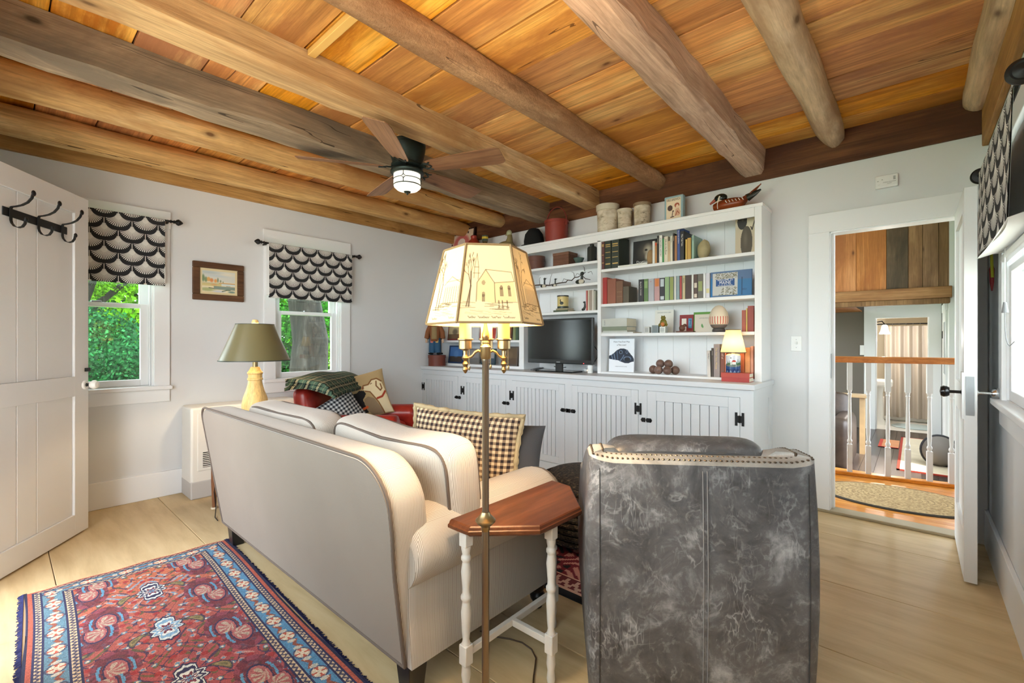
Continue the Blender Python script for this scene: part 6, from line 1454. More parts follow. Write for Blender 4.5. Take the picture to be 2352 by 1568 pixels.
# vine with three little loon figures
y = -.2; Z2 = 1.812; DV = bmat((74, 56, 44), .8)
vn = thing('vine_branch', 'twisted brown vine branch lying along the second middle shelf', 'branch', (sx(1300, y), y, Z2))
pt = lambda px, py, yy=y: (sx(px, yy), yy, max(Z2 + .005, sz(px, py, yy)))
main = [pt(1228, 655), pt(1240, 654), pt(1262, 655), pt(1284, 650), pt(1300, 648, -.21), pt(1304, 643), pt(1313, 644), pt(1320, 637), pt(1328, 636), pt(1335, 631), pt(1345, 640, -.23), pt(1356, 642, -.23)]
obj('stem', MB().tube(main, [.006, .007, .006, .006, .0055, .005, .005, .005, .0045, .004, .004, .003], 7), DV, vn, smooth=True)
for br in ([(1304, 643), (1295, 640), (1291, 648)], [(1320, 637), (1318, 627), (1313, 624)], [(1335, 631), (1325, 628), (1320, 637)], [(1343, 623), (1342, 614), (1336, 610)], [(1262, 655), (1264, 640), (1268, 628)], [(1240, 654), (1239, 640), (1242, 636)], [(1350, 626), (1358, 623), (1361, 630)]): obj('twig', MB().tube([pt(*q) for q in br], [.003, .0022, .0015][:len(br)], 6), DV, vn)
LN = bmat((34, 40, 36), .4); LW = bmat((214, 206, 188), .5)
for i, (bx, hx_, hy, s, lab) in enumerate(((1254, 1254, 640, .9, 'small dark loon figure at the left of the vine branch'), (1279, 1278, 641, .7, 'tiny green and white bird figure in the middle of the vine branch'), (1338, 1344, 627, 1.25, 'larger loon figure with a white breast at the right of the vine branch'))):
    x = sx(bx, y); yv = -.245; bd = thing('bird_figure', lab, 'figurine', (x, yv, Z2), 0, 'little bird figures on the middle shelf'); zt = max(Z2 + .06, sz(hx_, hy, yv))
    obj('body', MB().sphere((x, yv, Z2 + .02 * s), (.042 * s, .022 * s, .02 * s), 14, 8), LN, bd, smooth=True); obj('breast', MB().sphere((x + .014 * s, yv - .006, Z2 + .02 * s), (.026 * s, .02 * s, .0195 * s), 14, 8), LW, bd, smooth=True); obj('neck', MB().tube([(x + .016 * s, yv, Z2 + .025 * s), (x + .018 * s, yv, zt - .01)], [.011 * s, .009 * s], 10), LN, bd, smooth=True); hd = obj('head', MB().sphere((x + .02 * s, yv, zt), (.017 * s, .012 * s, .014 * s), 12, 8), LN, bd, smooth=True); obj('bill', MB().tube([(x + .032 * s, yv, zt), (x + .055 * s, yv, zt + .008 * s)], [.005 * s, .0012], 7), LN, hd)
Z3 = 1.548
flat_book(sx(1271, -.24), sx(1304, -.24), -.24, -.11, Z3, Z3 + .022, (74, 84, 62), 'dark green lying book under the tin', 'lying books under the tin'); flat_book(sx(1277, -.235), sx(1304, -.235) + .0, -.235, -.12, Z3 + .022, Z3 + .04, (150, 138, 108), 'tan lying book directly beneath the tin', 'lying books under the tin')
y = -.185; cx = sx(1293, y); r = .058; h = sz(1296, 678.5, y) - Z3 - .04
tc_ = thing('turkey_tin', 'yellow round tin picturing a dark turkey on two books', 'tin', (cx, y, Z3 + .04)); obj('body', MB().lathe([(r, 0), (r, h * .93)], 28, (cx, y, Z3 + .04)), bmat((206, 186, 122), .4), tc_, smooth=True, angle=40); obj('lid', MB().lathe([(r * 1.04, h * .9), (r * 1.04, h), (0, h)], 28, (cx, y, Z3 + .04)), bmat((46, 42, 38), .4), tc_, smooth=True, angle=40); obj('base_band', MB().lathe([(r * 1.01, 0), (r * 1.01, h * .16)], 28, (cx, y, Z3 + .04), cap=False), bmat((40, 52, 44), .4), tc_)
ang = YAW - PI / 2 - .35; fx, fy = cx + r * math.cos(ang), y + r * math.sin(ang)
Mt = frame((fx, fy, Z3 + .04 + h * .45), (-math.sin(ang), math.cos(ang), 0), (0, 0, 1)); tm = MB().sphere((.0, -.008, 0), (.02, .016, .004), 14, 8, Mt); tm.tube([Mt @ Vector((-.008, 0, .001)), Mt @ Vector((-.014, .018, .001)), Mt @ Vector((-.011, .03, .001))], [.006, .004, .005], 8); obj('turkey_print', tm, bmat((40, 46, 40)), tc_)
fg = thing('dark_figurine', 'small dark dog figurine beside the leaning paperbacks', 'figurine', (sx(1341, -.24), -.24, Z3)); xq = sx(1341, -.24); obj('body', MB().tube([(xq - .018, -.24, Z3 + .012), (xq + .0, -.24, Z3 + .018), (xq + .012, -.24, Z3 + .04), (xq + .012, -.24, Z3 + .075)], [.012, .014, .011, .008], 10), LN, fg, smooth=True); obj('head', MB().sphere((xq + .006, -.24, Z3 + .085), (.015, .01, .01), 10, 7), LN, fg, smooth=True)
row('of the thin books above the television', 'thin books on the third middle shelf', Z3, -.24, .12, [(1346, 1349.5, 667, (190, 96, 90), dict(nm='thin coral book')), (1350, 1354, 666.5, (206, 190, 170), dict(nm='thin beige book')), (1354.4, 1359, 666, (168, 152, 138), dict(nm='thin brown-grey book')), (1359.4, 1364, 665.5, (214, 208, 196), dict(nm='thin ivory book')), (1364.6, 1368, 668, (176, 176, 160), dict(nm='thin sage book'))])
# television
ty = -.36; tx0, tx1 = sx(1212, ty), sx(1361, ty); tz1 = sz(1361, 728.5, ty); tz0 = sz(1361, 838, ty)
tv = thing('television', 'flat black television on the worktop in the bookcase niche', 'television', ((tx0 + tx1) / 2, ty + .02, .95)); BZ = plain('black_plastic', C(16, 16, 17), .3); SCR = plain('dark_screen_glass', C(9, 10, 10), .14, spec=.5)
obj('bezel', MB().box(tx0, tx1, ty, ty + .04, tz0, tz1), BZ, tv, bevel=.006); obj('screen', MB().box(tx0 + .018, tx1 - .018, ty - .0015, ty, tz0 + .04, tz1 - .018), SCR, tv)
obj('badge', MB().box((tx0 + tx1) / 2 - .022, (tx0 + tx1) / 2 + .022, ty - .0015, ty, tz0 + .012, tz0 + .02), STEEL, tv); obj('stand_neck', MB().box((tx0 + tx1) / 2 - .04, (tx0 + tx1) / 2 + .04, ty + .008, ty + .03, .962, tz0 + .01), BZ, tv)
obj('stand_base', MB().box((tx0 + tx1) / 2 - .22, (tx0 + tx1) / 2 + .22, ty - .09, ty + .1, .95, .962), plain('glossy_black_base', C(18, 22, 24), .12), tv, bevel=.004)
LED = G('red_standby_led', C(180, 30, 30)); LED.p.inputs['Emission Color'].default_value = (1, .05, .05, 1); LED.p.inputs['Emission Strength'].default_value = 4; obj('standby_light', MB().box(tx1 - .1, tx1 - .094, ty - .002, ty, tz0 + .008, tz0 + .013), LED.m, tv)
rm = thing('remote_control', 'black remote control on the worktop before the television', 'remote', P(1236, 847, z=.95)); p = P(1222, 849, z=.957); q = P(1252, 843, z=.957); obj('body', MB().tube([p, q], .022, 8, flat=.35, up=(0, 0, 1)), BZ, rm, bevel=.002); obj('button_pad', MB().tube([p + (q - p) * .12 + Vector((0, 0, .007)), p + (q - p) * .6 + Vector((0, 0, .007))], .012, 6, flat=.25, up=(0, 0, 1)), bmat((60, 60, 62)), rm)
cbx = sx(1366, -.25); tag(obj('power_adapter', MB().lathe([(.024, 0), (.026, .01), (.026, .07), (.02, .085)], 16, (cbx - .02, -.30, .95)), WHITEP, smooth=True), 'white cylindrical power adapter beside the television', 'adapter')
ps = thing('power_strip', 'white power strip with an orange light beside the television', 'power strip', P(1346, 855, z=.95)); p = P(1350, 853, z=.95); obj('case', MB().box(p.x - .045, p.x + .02, p.y, p.y + .04, .95, .975), WHITEP, ps, bevel=.004); NEON = G('orange_neon'); NEON.p.inputs['Emission Color'].default_value = (1, .5, .15, 1); NEON.p.inputs['Emission Strength'].default_value = 6; obj('neon', MB().box(p.x - .005, p.x + .003, p.y - .001, p.y, .958, .966), NEON.m, ps)
obj('cable', MB().tube([P(1362, 790, y=-.2), P(1372, 805, y=-.2), P(1371, 822, y=-.2), P(1363, 835, y=-.22), (p.x, p.y + .03, .972)], .004, 6), BZ, tv, smooth=True); obj('cable', MB().tube([P(1273, 841, y=-.3), P(1285, 846, y=-.33), P(1300, 843, y=-.33)], .004, 6), BZ, tv)
# ---- third right shelf ornaments
def cube(px0, px1, pt, y, zb, c, label):
    x0, x1 = sx(px0, y), sx(px1, y); h = sz(px0, pt, y) - zb; t_ = thing('glass_cube', label, 'ornament', ((x0 + x1) / 2, y, zb), 0, 'glass cubes on the third right shelf')
    obj('block', MB().box(x0, x1, y, y + (x1 - x0), zb, zb + h), bmat(c, .12), t_, bevel=.003); obj('inner_print', MB().box(x0 + .008, x1 - .008, y - .0006, y, zb + .008, zb + h - .008), bmat(tuple(int(k * .8) for k in c), .3), t_); return x0, x1, h
cube(1479.5, 1491, 750.5, -.27, 1.325, (196, 196, 190), 'plain clear glass cube left of the picture cube'); cube(1497, 1512, 747, -.27, 1.325, (120, 134, 136), 'blue-grey picture cube in the middle of the glass cubes'); a, b_, h = cube(1514.5, 1528, 750, -.27, 1.325, (206, 210, 200), 'pale glass cube under the frog figurine')
fr_ = thing('frog_figurine', 'olive green frog figurine sitting on a glass cube', 'figurine', ((a + b_) / 2, -.25, 1.325 + h)); xc = (a + b_) / 2; zc = 1.325 + h; OLV = bmat((122, 112, 40), .5)
obj('body', MB().sphere((xc, -.247, zc + .034), (.030, .022, .034), 16, 10), OLV, fr_, smooth=True); obj('belly', MB().sphere((xc, -.262, zc + .022), (.018, .012, .02), 12, 8), bmat((196, 120, 60), .5), fr_, smooth=True); hd = obj('head', MB().sphere((xc, -.25, zc + .075), (.021, .02, .017), 14, 9), OLV, fr_, smooth=True)
for s in (-1, 1): obj('eye', MB().sphere((xc + s * .011, -.254, zc + .09), .006, 8, 6), OLV, hd, smooth=True); obj('leg', MB().tube([(xc + s * .02, -.25, zc + .03), (xc + s * .034, -.255, zc + .018), (xc + s * .03, -.262, zc + .006)], .008, 8), OLV, fr_, smooth=True)
sq = thing('bear_figurine', 'brown carved animal figurine on a small wooden board', 'figurine', (sx(1570, -.24), -.24, 1.325)); xc = sx(1570, -.24); BRW = bmat((100, 60, 44), .6)
obj('board', MB().box(xc - .055, xc + .09, -.265, -.215, 1.325, 1.337), BRW, sq, bevel=.002); obj('body', MB().sphere((xc - .012, -.24, 1.362), (.026, .018, .027), 14, 9), BRW, sq, smooth=True); obj('head', MB().sphere((xc + .01, -.24, 1.385), (.014, .012, .013), 12, 8), BRW, sq, smooth=True); obj('muzzle', MB().tube([(xc + .018, -.24, 1.383), (xc + .03, -.24, 1.374)], [.008, .004], 8), BRW, sq)
# egg-shaped doll, simplified to a plain striped egg
EGG = G('striped_egg_print', rough=.55); x_, y_, z_ = EGG.xyz(EGG.coord()); th2 = y_.op('ARCTAN2', x_); stp = (th2 * (11 / PI)).frac().lt(.28) * z_.lt(.012) * z_.gt(-.05); colr = EGG.mix(stp, C(226, 212, 188), C(190, 62, 44)); EGG.col(EGG.mix(z_.lt(-.052), colr, C(104, 98, 96))); EGG = EGG.m
ey = -.22; exx = sx(1651, ey); eg = thing('egg_doll', 'large cream egg-shaped doll with red stripes on the third right shelf', 'ornament', (exx, ey, 1.325)); eo = obj('shell', MB().lathe([(0, -.092), (.03, -.088), (.056, -.07), (.072, -.035), (.074, 0), (.066, .04), (.048, .075), (.026, .096), (0, .104)], 32), EGG, eg, smooth=True); eo.matrix_parent_inverse = Matrix(); eo.location = (0, 0, .112); obj('stand_ring', MB().lathe([(.045, 0), (.05, .008), (.045, .026), (.035, .03)], 24, (exx, ey, 1.325)), bmat((84, 78, 76), .5), eg, smooth=True)
# six wooden balls
BAL = wood('brown_ball_wood', C(84, 62, 54), C(124, 98, 88), C(150, 124, 112), 0, (8, 24), .32, .2, None, .0); br = .0365; bmesh0 = None
by = -.26; zb_ = .968 + br
for i, (px, yy, zz_, lab) in enumerate(((1500.5, -.215, zb_, 'leftmost bottom brown wooden ball'), (1512.5, -.282, zb_, 'front left brown wooden ball'), (1532.7, -.282, zb_, 'front right brown wooden ball'), (1551, -.215, zb_, 'rightmost bottom brown wooden ball'), (1516.5, -.225, zb_ + .053, 'left upper brown wooden ball resting on the others'), (1535.5, -.225, zb_ + .053, 'right upper brown wooden ball resting on the others'))):
    if bmesh0 is None: o = obj('wooden_ball', MB().sphere((0, 0, 0), br, 24, 16), BAL, smooth=True); bmesh0 = o.data
    else: o = bpy.data.objects.new('wooden_ball', bmesh0); COL.objects.link(o)
    o.location = (sx(px, yy), yy, zz_); tag(o, lab, 'ball', 'wooden balls on the bottom right shelf')
# little lighthouse lamp on two red books
lx0, lx1 = sx(1657, -.42), sx(1721, -.42); ly0, ly1 = -.42, -.30
bz0 = flat_book(lx0, lx1, ly0, ly1, .95, .984, (168, 46, 36), 'lower red book beneath the little lamp', 'red books beneath the little lamp'); flat_book(lx0 - .004, lx1, ly0 + .004, ly1, .984, 1.016, (176, 62, 44), 'upper red book beneath the little lamp', 'red books beneath the little lamp')
lc = (sx(1684, -.36), -.36); jz = 1.016; jh = sz(1684, 812, -.36) - jz; jr_ = .052
ll = thing('little_lamp', 'small lit lamp with a lighthouse scene jar base and cream shade', 'lamp', (lc[0], lc[1], jz))
c = Cv(90, 40, (214, 218, 226)); c.rect(0, .55, 1, 1, (44, 76, 128)); c.rect(0, .80, 1, 1, (30, 54, 104)); c.ell(.5, .55, .2, .12, (110, 120, 110))
for k in range(14): c.poly([(.53 + .02 * k, .56), (.545 + .02 * k, .22 + .05 * (k % 3)), (.56 + .02 * k, .56)], (60, 100, 60)); c.poly([(.36 + .009 * k, .56), (.365 + .009 * k, .3), (.37 + .009 * k, .56)], (74, 112, 70))
c.rect(.475, .36, .56, .52, (236, 230, 222)); c.poly([(.465, .38), (.49, .27), (.545, .27), (.57, .38)], (190, 56, 40)); c.rect(.44, .18, .465, .54, (240, 236, 226)); c.rect(.437, .12, .468, .18, (60, 60, 60))
for k in range(12): c.poly([(k / 12, 1), (k / 12 + .03, .86), (k / 12 + .06, 1)], (190, 200, 216), .6)
a0_ = YAW - PI / 2 - .45
jarfn = lambda u, v: (lc[0] + jr_ * math.cos(a0_ + (u - .5) * 2 * PI), lc[1] + jr_ * math.sin(a0_ + (u - .5) * 2 * PI), jz + jh * .9 * (1 - v) + .002)
jm = paint_mesh('jar', c, jarfn, print_mat('glazed_jar_print', .15)); jo = obj('jar', jm, None, ll); jm.polygons.foreach_set('use_smooth', [True] * len(jm.polygons)); obj('jar_shoulder', MB().lathe([(jr_, jh * .9), (jr_ * .8, jh * .97), (jr_ * .5, jh), (.012, jh), (.012, jh + .06)], 28, (lc[0], lc[1], jz)), bmat((226, 216, 190), .2), ll, smooth=True)
szb, szt = sz(1684, 809, -.36), sz(1684, 757, -.36); rb_ = (sx(1720, -.36) - sx(1650, -.36)) / 2 * .82; rt_ = (sx(1703, -.36) - sx(1664, -.36)) / 2 * .84
CRS = G('cream_cloth_shade', rough=.8); d_ = CRS.n('ShaderNodeBsdfDiffuse'); d_.inputs[0].default_value = C(244, 230, 196); tq = CRS.n('ShaderNodeBsdfTranslucent'); tq.inputs[0].default_value = C(255, 232, 176); mq = CRS.n('ShaderNodeMixShader'); mq.inputs[0].default_value = .5; CRS.l(d_.outputs[0], mq.inputs[1]); CRS.l(tq.outputs[0], mq.inputs[2]); CRS.nt.links.new(mq.outputs[0], CRS.nt.nodes['Material Output'].inputs[0])
s_ = obj('shade', MB().lathe([(rb_, szb), (rt_, szt)], 40, (lc[0], lc[1], 0), cap=False), CRS.m, ll, smooth=True); DKT = bmat((96, 84, 60))
obj('shade_trim', MB().lathe([(rb_ + .001, szb - .003), (rb_ + .001, szb + .003)], 40, (lc[0], lc[1], 0), cap=False), DKT, s_); obj('shade_trim', MB().lathe([(rt_ + .001, szt - .003), (rt_ + .001, szt + .003)], 40, (lc[0], lc[1], 0), cap=False), DKT, s_)
obj('bulb', MB().sphere((lc[0], lc[1], szb + .06), .018, 12, 8), BULB, ll, smooth=True); point((lc[0], lc[1], szb + .065), 2.2, (1, .74, .42), .018)
tag(obj('stone_sculpture', MB().grid(lambda u, v: (sx(1616, -.2) + .05 * math.cos(2 * PI * u) * max(.02, math.sin(PI * v)) ** .35 * (1 + .08 * math.sin(6 * u * PI)), -.2 + .04 * math.sin(2 * PI * u) * max(.02, math.sin(PI * v)) ** .35, 1.925 + .155 * v + .006 * math.sin(9 * v + 5 * u)), 24, 16, closeu=True), plain('carved_sandstone', C(174, 160, 122), .85, var=.25, bump=.8, bscale=40), smooth=True, angle=180), 'carved sandstone head beside the pale green book', 'sculpture')
tag(obj('rounded_stone', MB().sphere((sx(1494, -.2), -.2, 1.925 + .07), (.032, .02, .07), 16, 12), plain('tan_stone', C(168, 136, 96), .8, var=.2), smooth=True), 'tan rounded stone leaning before the dog face book', 'stone')
# ---- left section: doll on a round box, frames
bx, byy = .112, -.42; RBX = plain('oval_box_red_brown', C(116, 56, 40), .55, var=.15)
ob = thing('round_box', 'reddish brown round box carrying the cloth doll', 'box', (bx, byy, .95)); obj('body', MB().lathe([(.105, 0), (.105, .10)], 32, (bx, byy, .95)), RBX, ob, smooth=True, angle=40); obj('lid', MB().lathe([(.11, .095), (.11, .132), (0, .132)], 32, (bx, byy, .95)), RBX, ob, smooth=True, angle=40)
dz = 1.082; dl = thing('cloth_doll', 'cloth doll in a brown jacket and patched blue trousers', 'doll', (bx - .02, byy - .0, dz)); dx, dy = bx - .04, byy
SKIN = bmat((216, 182, 152), .7); JK = bmat((140, 84, 46), .8); TR = bmat((44, 84, 116), .8)
bodyp = MB().tube([(dx, dy, dz + .20), (dx, dy, dz + .27), (dx, dy, dz + .34), (dx, dy, dz + .385), (dx, dy, dz + .40), (dx, dy, dz + .43), (dx, dy, dz + .47), (dx, dy, dz + .495)], [.05, .055, .058, .05, .028, .036, .036, .012], 16); obj('body', bodyp, SKIN, dl, smooth=True, angle=180)
obj('jacket', MB().tube([(dx, dy, dz + .17), (dx, dy, dz + .24), (dx, dy, dz + .33), (dx, dy, dz + .385), (dx, dy, dz + .40)], [.062, .064, .068, .056, .03], 16), JK, dl, smooth=True, angle=180)
ar = Vector(RV); fr2 = -Vector(FV)
for s in (-1, 1):
    sh_ = Vector((dx, dy, dz + .37)) + ar * (s * .05); el = sh_ + ar * (s * .04) + Vector((0, 0, -.085)); hd_ = el + ar * (s * .012) + Vector((0, 0, -.08)) + fr2 * .02
    obj('sleeve', MB().tube([sh_, el, hd_], [.03, .032, .03], 12), JK, dl, smooth=True); h_ = obj('hand', MB().sphere(hd_ + Vector((0, 0, -.02)), (.014, .012, .02), 10, 8), SKIN, dl, smooth=True)
    for f_ in range(4): obj('finger', MB().tube([hd_ + Vector((0, 0, -.03)) + ar * ((f_ - 1.5) * .006), hd_ + Vector((0, 0, -.056 + abs(f_ - 1.5) * .003)) + ar * ((f_ - 1.5) * .008)], .003, 6), SKIN, h_)
    obj('thumb', MB().tube([hd_ + Vector((0, 0, -.016)) - ar * (s * .01), hd_ + Vector((0, 0, -.034)) - ar * (s * .02)], .0032, 6), SKIN, h_)
    hp = Vector((dx, dy, dz + .21)) + ar * (s * .026); ft = Vector((dx, dy, dz + .03)) + ar * (s * .036); obj('trouser_leg', MB().tube([hp, hp + (ft - hp) * .5, ft], [.042, .044, .04], 12), TR, dl, smooth=True); obj('shoe', MB().tube([ft + Vector((0, 0, -.012)), ft + ar * (s * .03 + (.03 if s > 0 else 0)) + fr2 * .04 + Vector((0, 0, -.012))], [.024, .016], 10, flat=.7), BLK, dl, smooth=True)
    pp = Vector((dx, dy, dz + .17)) + ar * (s * .032) + fr2 * .043; obj('patch', MB().cbox((0, 0, 0), (.032, .004, .032), frame(pp, ar, -fr2)), bmat((206, 92, 60) if s < 0 else (206, 164, 70)), dl)
obj('vest', MB().tube([Vector((dx, dy, dz + .20)) + fr2 * .03, Vector((dx, dy, dz + .35)) + fr2 * .036], [.042, .04], 12), bmat((150, 126, 84), .8), dl, smooth=True); obj('scarf', MB().tube([Vector((dx, dy, dz + .35)) + fr2 * .05, Vector((dx, dy, dz + .40)) + fr2 * .02], [.012, .034], 10), bmat((76, 128, 104), .8), dl, smooth=True)
obj('hat', MB().lathe([(.046, 0), (.044, .006), (.036, .008), (.034, .03), (.02, .044), (0, .046)], 20, (dx, dy, dz + .462)), bmat((48, 36, 32), .8), dl, smooth=True, angle=40); obj('beard', MB().sphere(Vector((dx, dy, dz + .418)) + fr2 * .014, (.027, .024, .02), 12, 8), bmat((92, 70, 58), .9), dl, smooth=True); obj('nose', MB().sphere(Vector((dx, dy, dz + .445)) + fr2 * .038, .008, 8, 6), bmat((196, 110, 90), .6), dl, smooth=True)
for s in (-1, 1): obj('eye', MB().sphere(Vector((dx, dy, dz + .456)) + fr2 * .032 + ar * (s * .012), .0035, 6, 5), BLK, dl)
def pframe(label, pl, pr, pt, y, zb, c, inner, group='picture frames in the left bookcase section', lean=.12):
    x0, x1 = sx(pl, y), sx(pr, y); w = x1 - x0; h = sz((pl + pr) / 2, pt, y) - zb; t_ = thing('framed_photo', label, 'picture frame', ((x0 + x1) / 2, y, zb), 0, group, local=True); t_.rotation_euler = (-lean, 0, 0)
    b = min(.018, w * .12)
    for a, e, f, g_ in ((-w / 2, w / 2, h - b, h), (-w / 2, w / 2, 0, b), (-w / 2, -w / 2 + b, b, h - b), (w / 2 - b, w / 2, b, h - b)): obj('frame_side', MB().box(a, e, 0, .016, f, g_), bmat(c, .4), t_)
    cvp = Cv(24, 24, inner[0]); cvp.rect(0, .62, 1, 1, inner[1]); cvp.ell(.5, .45, .25, .3, inner[2], .7, .5); obj('photo', paint_mesh('photo', cvp, quadfn((-w / 2 + b, .006, h - b), (w - 2 * b, 0, 0), (0, 0, -h + 2 * b)), PRT), None, t_); return t_
pframe('blue beach photo frame beside the doll box', 1029, 1062, 793, -.24, .978, (40, 60, 96), ((70, 112, 168), (70, 60, 54), (92, 134, 186)))
pframe('dark bronze photo frame right of the floor lamp pole', 1150, 1188, 795, -.22, .978, (70, 52, 38), ((96, 76, 52), (84, 64, 44), (116, 94, 66)))
pframe('narrow teal photo frame behind the floor lamp pole', 1104, 1136, 800, -.2, .978, (36, 60, 70), ((150, 150, 150), (60, 76, 90), (190, 150, 120)))
pframe('wide grey photo frame behind the lamp sockets', 1064, 1100, 800, -.16, .978, (120, 116, 112), ((150, 148, 146), (120, 118, 116), (176, 172, 168)))
pframe('red photo frame on the lower left shelf', 1026, 1060, 745, -.2, 1.265, (130, 44, 40), ((196, 180, 140), (120, 96, 70), (90, 80, 66)))
pframe('white and red patterned frame on the lower left shelf', 1098, 1140, 750, -.2, 1.265, (196, 190, 182), ((176, 60, 52), (186, 70, 60), (222, 214, 204)))
pframe('brown picture frame at the right of the lower left shelf', 1150, 1174, 742, -.2, 1.265, (104, 62, 40), ((140, 96, 62), (96, 66, 44), (120, 84, 58)))
row('on the lower left shelf', 'books on the lower left shelf', 1.265, -.22, .14, [(1008, 1013, 748, (66, 60, 58), dict(nm='charcoal book')), (1013.5, 1019, 750, (90, 84, 78), dict(nm='grey-brown book')), (1178, 1184, 738, (130, 140, 96), dict(nm='olive book')), (1184.5, 1190, 740, (70, 90, 70), dict(nm='dark green book'))])
# ------------------------------------------------------------------ landing and the rooms beyond the doorway
OAK = wood('orange_oak_floor', C(170, 98, 34), C(212, 138, 60), C(228, 164, 88), 0, (1.2, 24), .3, .15, None, .1)
DKF = wood('dark_walnut_floor', C(40, 32, 30), C(64, 54, 50), C(86, 74, 68), 1, (1.0, 20), .25, .35, None, .1)
LZ = -.35
lf = struct('floor', MB().box(3.0, 5.0, .10, 1.40, -.06, .0), OAK)
for k in range(13): obj('floor_board', MB().box(3.0, 5.0, .101 + k * .1 + .0006, .101 + (k + 1) * .1 - .0006, 0, .014), OAK, lf, bevel=.001, seg=1)
obj('riser', MB().box(3.0, 5.0, 1.40, 1.42, LZ, .014), OAK, lf)
f2 = struct('floor', MB().box(.8, 5.0, 1.42, 6.66, LZ - .1, LZ - .012), DKF)
for k in range(38):
    if 2.6 <= .8 + k * .147 <= 4.85: obj('floor_board', MB().box(.8 + k * .147 + .001, .8 + (k + 1) * .147 - .001, 1.42, 6.66, LZ - .012, LZ), DKF, f2, bevel=.001, seg=1)
GREYW = wallpaint('taupe_wall_paint', C(112, 104, 94)); CREAMW = wallpaint('cream_wall_paint', C(226, 216, 196))
struct('wall_far', holed(1, 6.6, 6.7, .8, 5.0, LZ, 3.5, [(4.02, 4.75, LZ, 1.67)]), GREYW)
struct('wall_far_left', holed(0, .7, .8, 0.12, 6.7, LZ, 3.5, [(.5, 3.2, .0, 3.1), (3.5, 6.3, .0, 3.1)]), GREYW)  # unseen large openings added to let daylight into the lower room
struct('wall_far_right', holed(0, 5.0, 5.1, 0.12, 9.0, LZ, 3.5, [(1.5, 3.6, .3, 2.5)]), WALLM)  # opening is unseen, added to light the lower room from this side
struct('wall_landing', MB().box(.7, 5.1, .0, .12, ZC + .12, 3.5), WALLM)
struct('ceiling', MB().box(.7, 5.1, 0.12, 9.0, 3.5, 3.6), WALLM)
portal_at((.65, 1.85, 1.55), (1, 0, 0), 2.7, 3.1); portal_at((.65, 4.9, 1.55), (1, 0, 0), 2.8, 3.1); portal_at((5.15, 2.55, 1.4), (-1, 0, 0), 2.1, 2.2)
# partition of vertical barn boards above a beam
t = struct('trim_3', MB().box(2.6, 4.96, 5.03, 5.08, 1.82, 3.5), plain('partition_core', C(90, 66, 46), .8))
B_OR = wood('orange_barn_board', C(126, 76, 40), C(180, 118, 66), C(202, 142, 88), 2, (1, 18), .6, .15, C(150, 92, 50)); B_GR = wood('grey_barn_board', C(62, 48, 36), C(98, 80, 62), C(126, 106, 84), 2, (1, 18), .75, .25, C(70, 60, 48)); B_BR = wood('brown_barn_board', C(88, 62, 40), C(132, 100, 70), C(158, 124, 90), 2, (1, 18), .7, .2, None)
edges = [2.6, 2.95, 3.2, sx(1904, 5.0) - .0, sx(1966, 5.0), sx(2036, 5.0), sx(2086, 5.0), sx(2119, 5.0), sx(2156, 5.0), 4.93]
mats = [B_BR, B_OR, B_BR, B_OR, B_OR, B_GR, B_BR, B_BR, B_BR]
for i in range(9): obj('barn_board', MB().box(edges[i] + .002, edges[i + 1] - .002, 5.0 - .006 * (i % 2), 5.03, 2.0, 3.5), mats[i], t, bevel=.002, seg=1)
obj('beam', MB().box(2.6, 4.96, 4.93, 5.06, 1.88, 2.045), BEAM_TAN if False else wood('brown_beam_wood', C(96, 62, 36), C(150, 108, 70), C(176, 134, 92), 0, (1, 16), .7, .1, None), t, bevel=.01)
obj('lower_beam', MB().box(2.6, 4.94, 4.96, 5.08, 1.80, 1.88), B_BR, t, bevel=.01); obj('soffit_board', MB().box(2.6, 3.83, 5.08, 6.6, 1.80, 1.82), B_OR, t)
t = struct('trim_4', MB().box(4.93, 5.0, 5.0, 6.6, LZ, 3.5), WALLM); obj('side_board', MB().box(4.925, 4.93, 5.0, 5.4, 2.0, 3.5), B_BR, t)
cd = thing('closet_door', 'white panelled closet door in the far hallway', 'door', (4.92, 5.9, LZ)); obj('leaf', MB().box(4.905, 4.93, 5.35, 6.2, LZ + .01, 1.72), TRIM, cd); obj('mirror', MB().box(4.902, 4.905, 5.45, 5.9, .75, 1.55), plain('dull_mirror', C(150, 162, 176), .1, .9), cd); obj('hinge', MB().box(4.895, 4.905, 6.19, 6.22, 1.3, 1.42), IRON, cd); obj('frame', MB().box(4.90, 4.93, 6.2, 6.3, LZ, 1.8), TRIM, cd); obj('frame_head', MB().box(4.895, 4.93, 5.25, 6.3, 1.72, 1.84), TRIM, cd)
t = struct('trim_5', MB().box(3.86, 4.02, 6.56, 6.6, LZ, 1.95), TRIM); obj('side_casing', MB().box(4.75, 4.90, 6.56, 6.6, LZ, 1.95), TRIM, t); obj('head_casing', MB().box(4.02, 4.75, 6.56, 6.6, 1.67, 1.80), TRIM, t); obj('head_panel', MB().box(3.86, 4.90, 6.57, 6.6, 1.80, 2.1), TRIM, t); obj('switch_plate', MB().box(3.80, 3.86, 6.55, 6.56, 1.0, 1.18), WHITEP, t)
obj('jamb', MB().box(4.02, 4.04, 6.6, 6.7, LZ, 1.67), TRIM, t); obj('jamb', MB().box(4.73, 4.75, 6.6, 6.7, LZ, 1.67), TRIM, t)
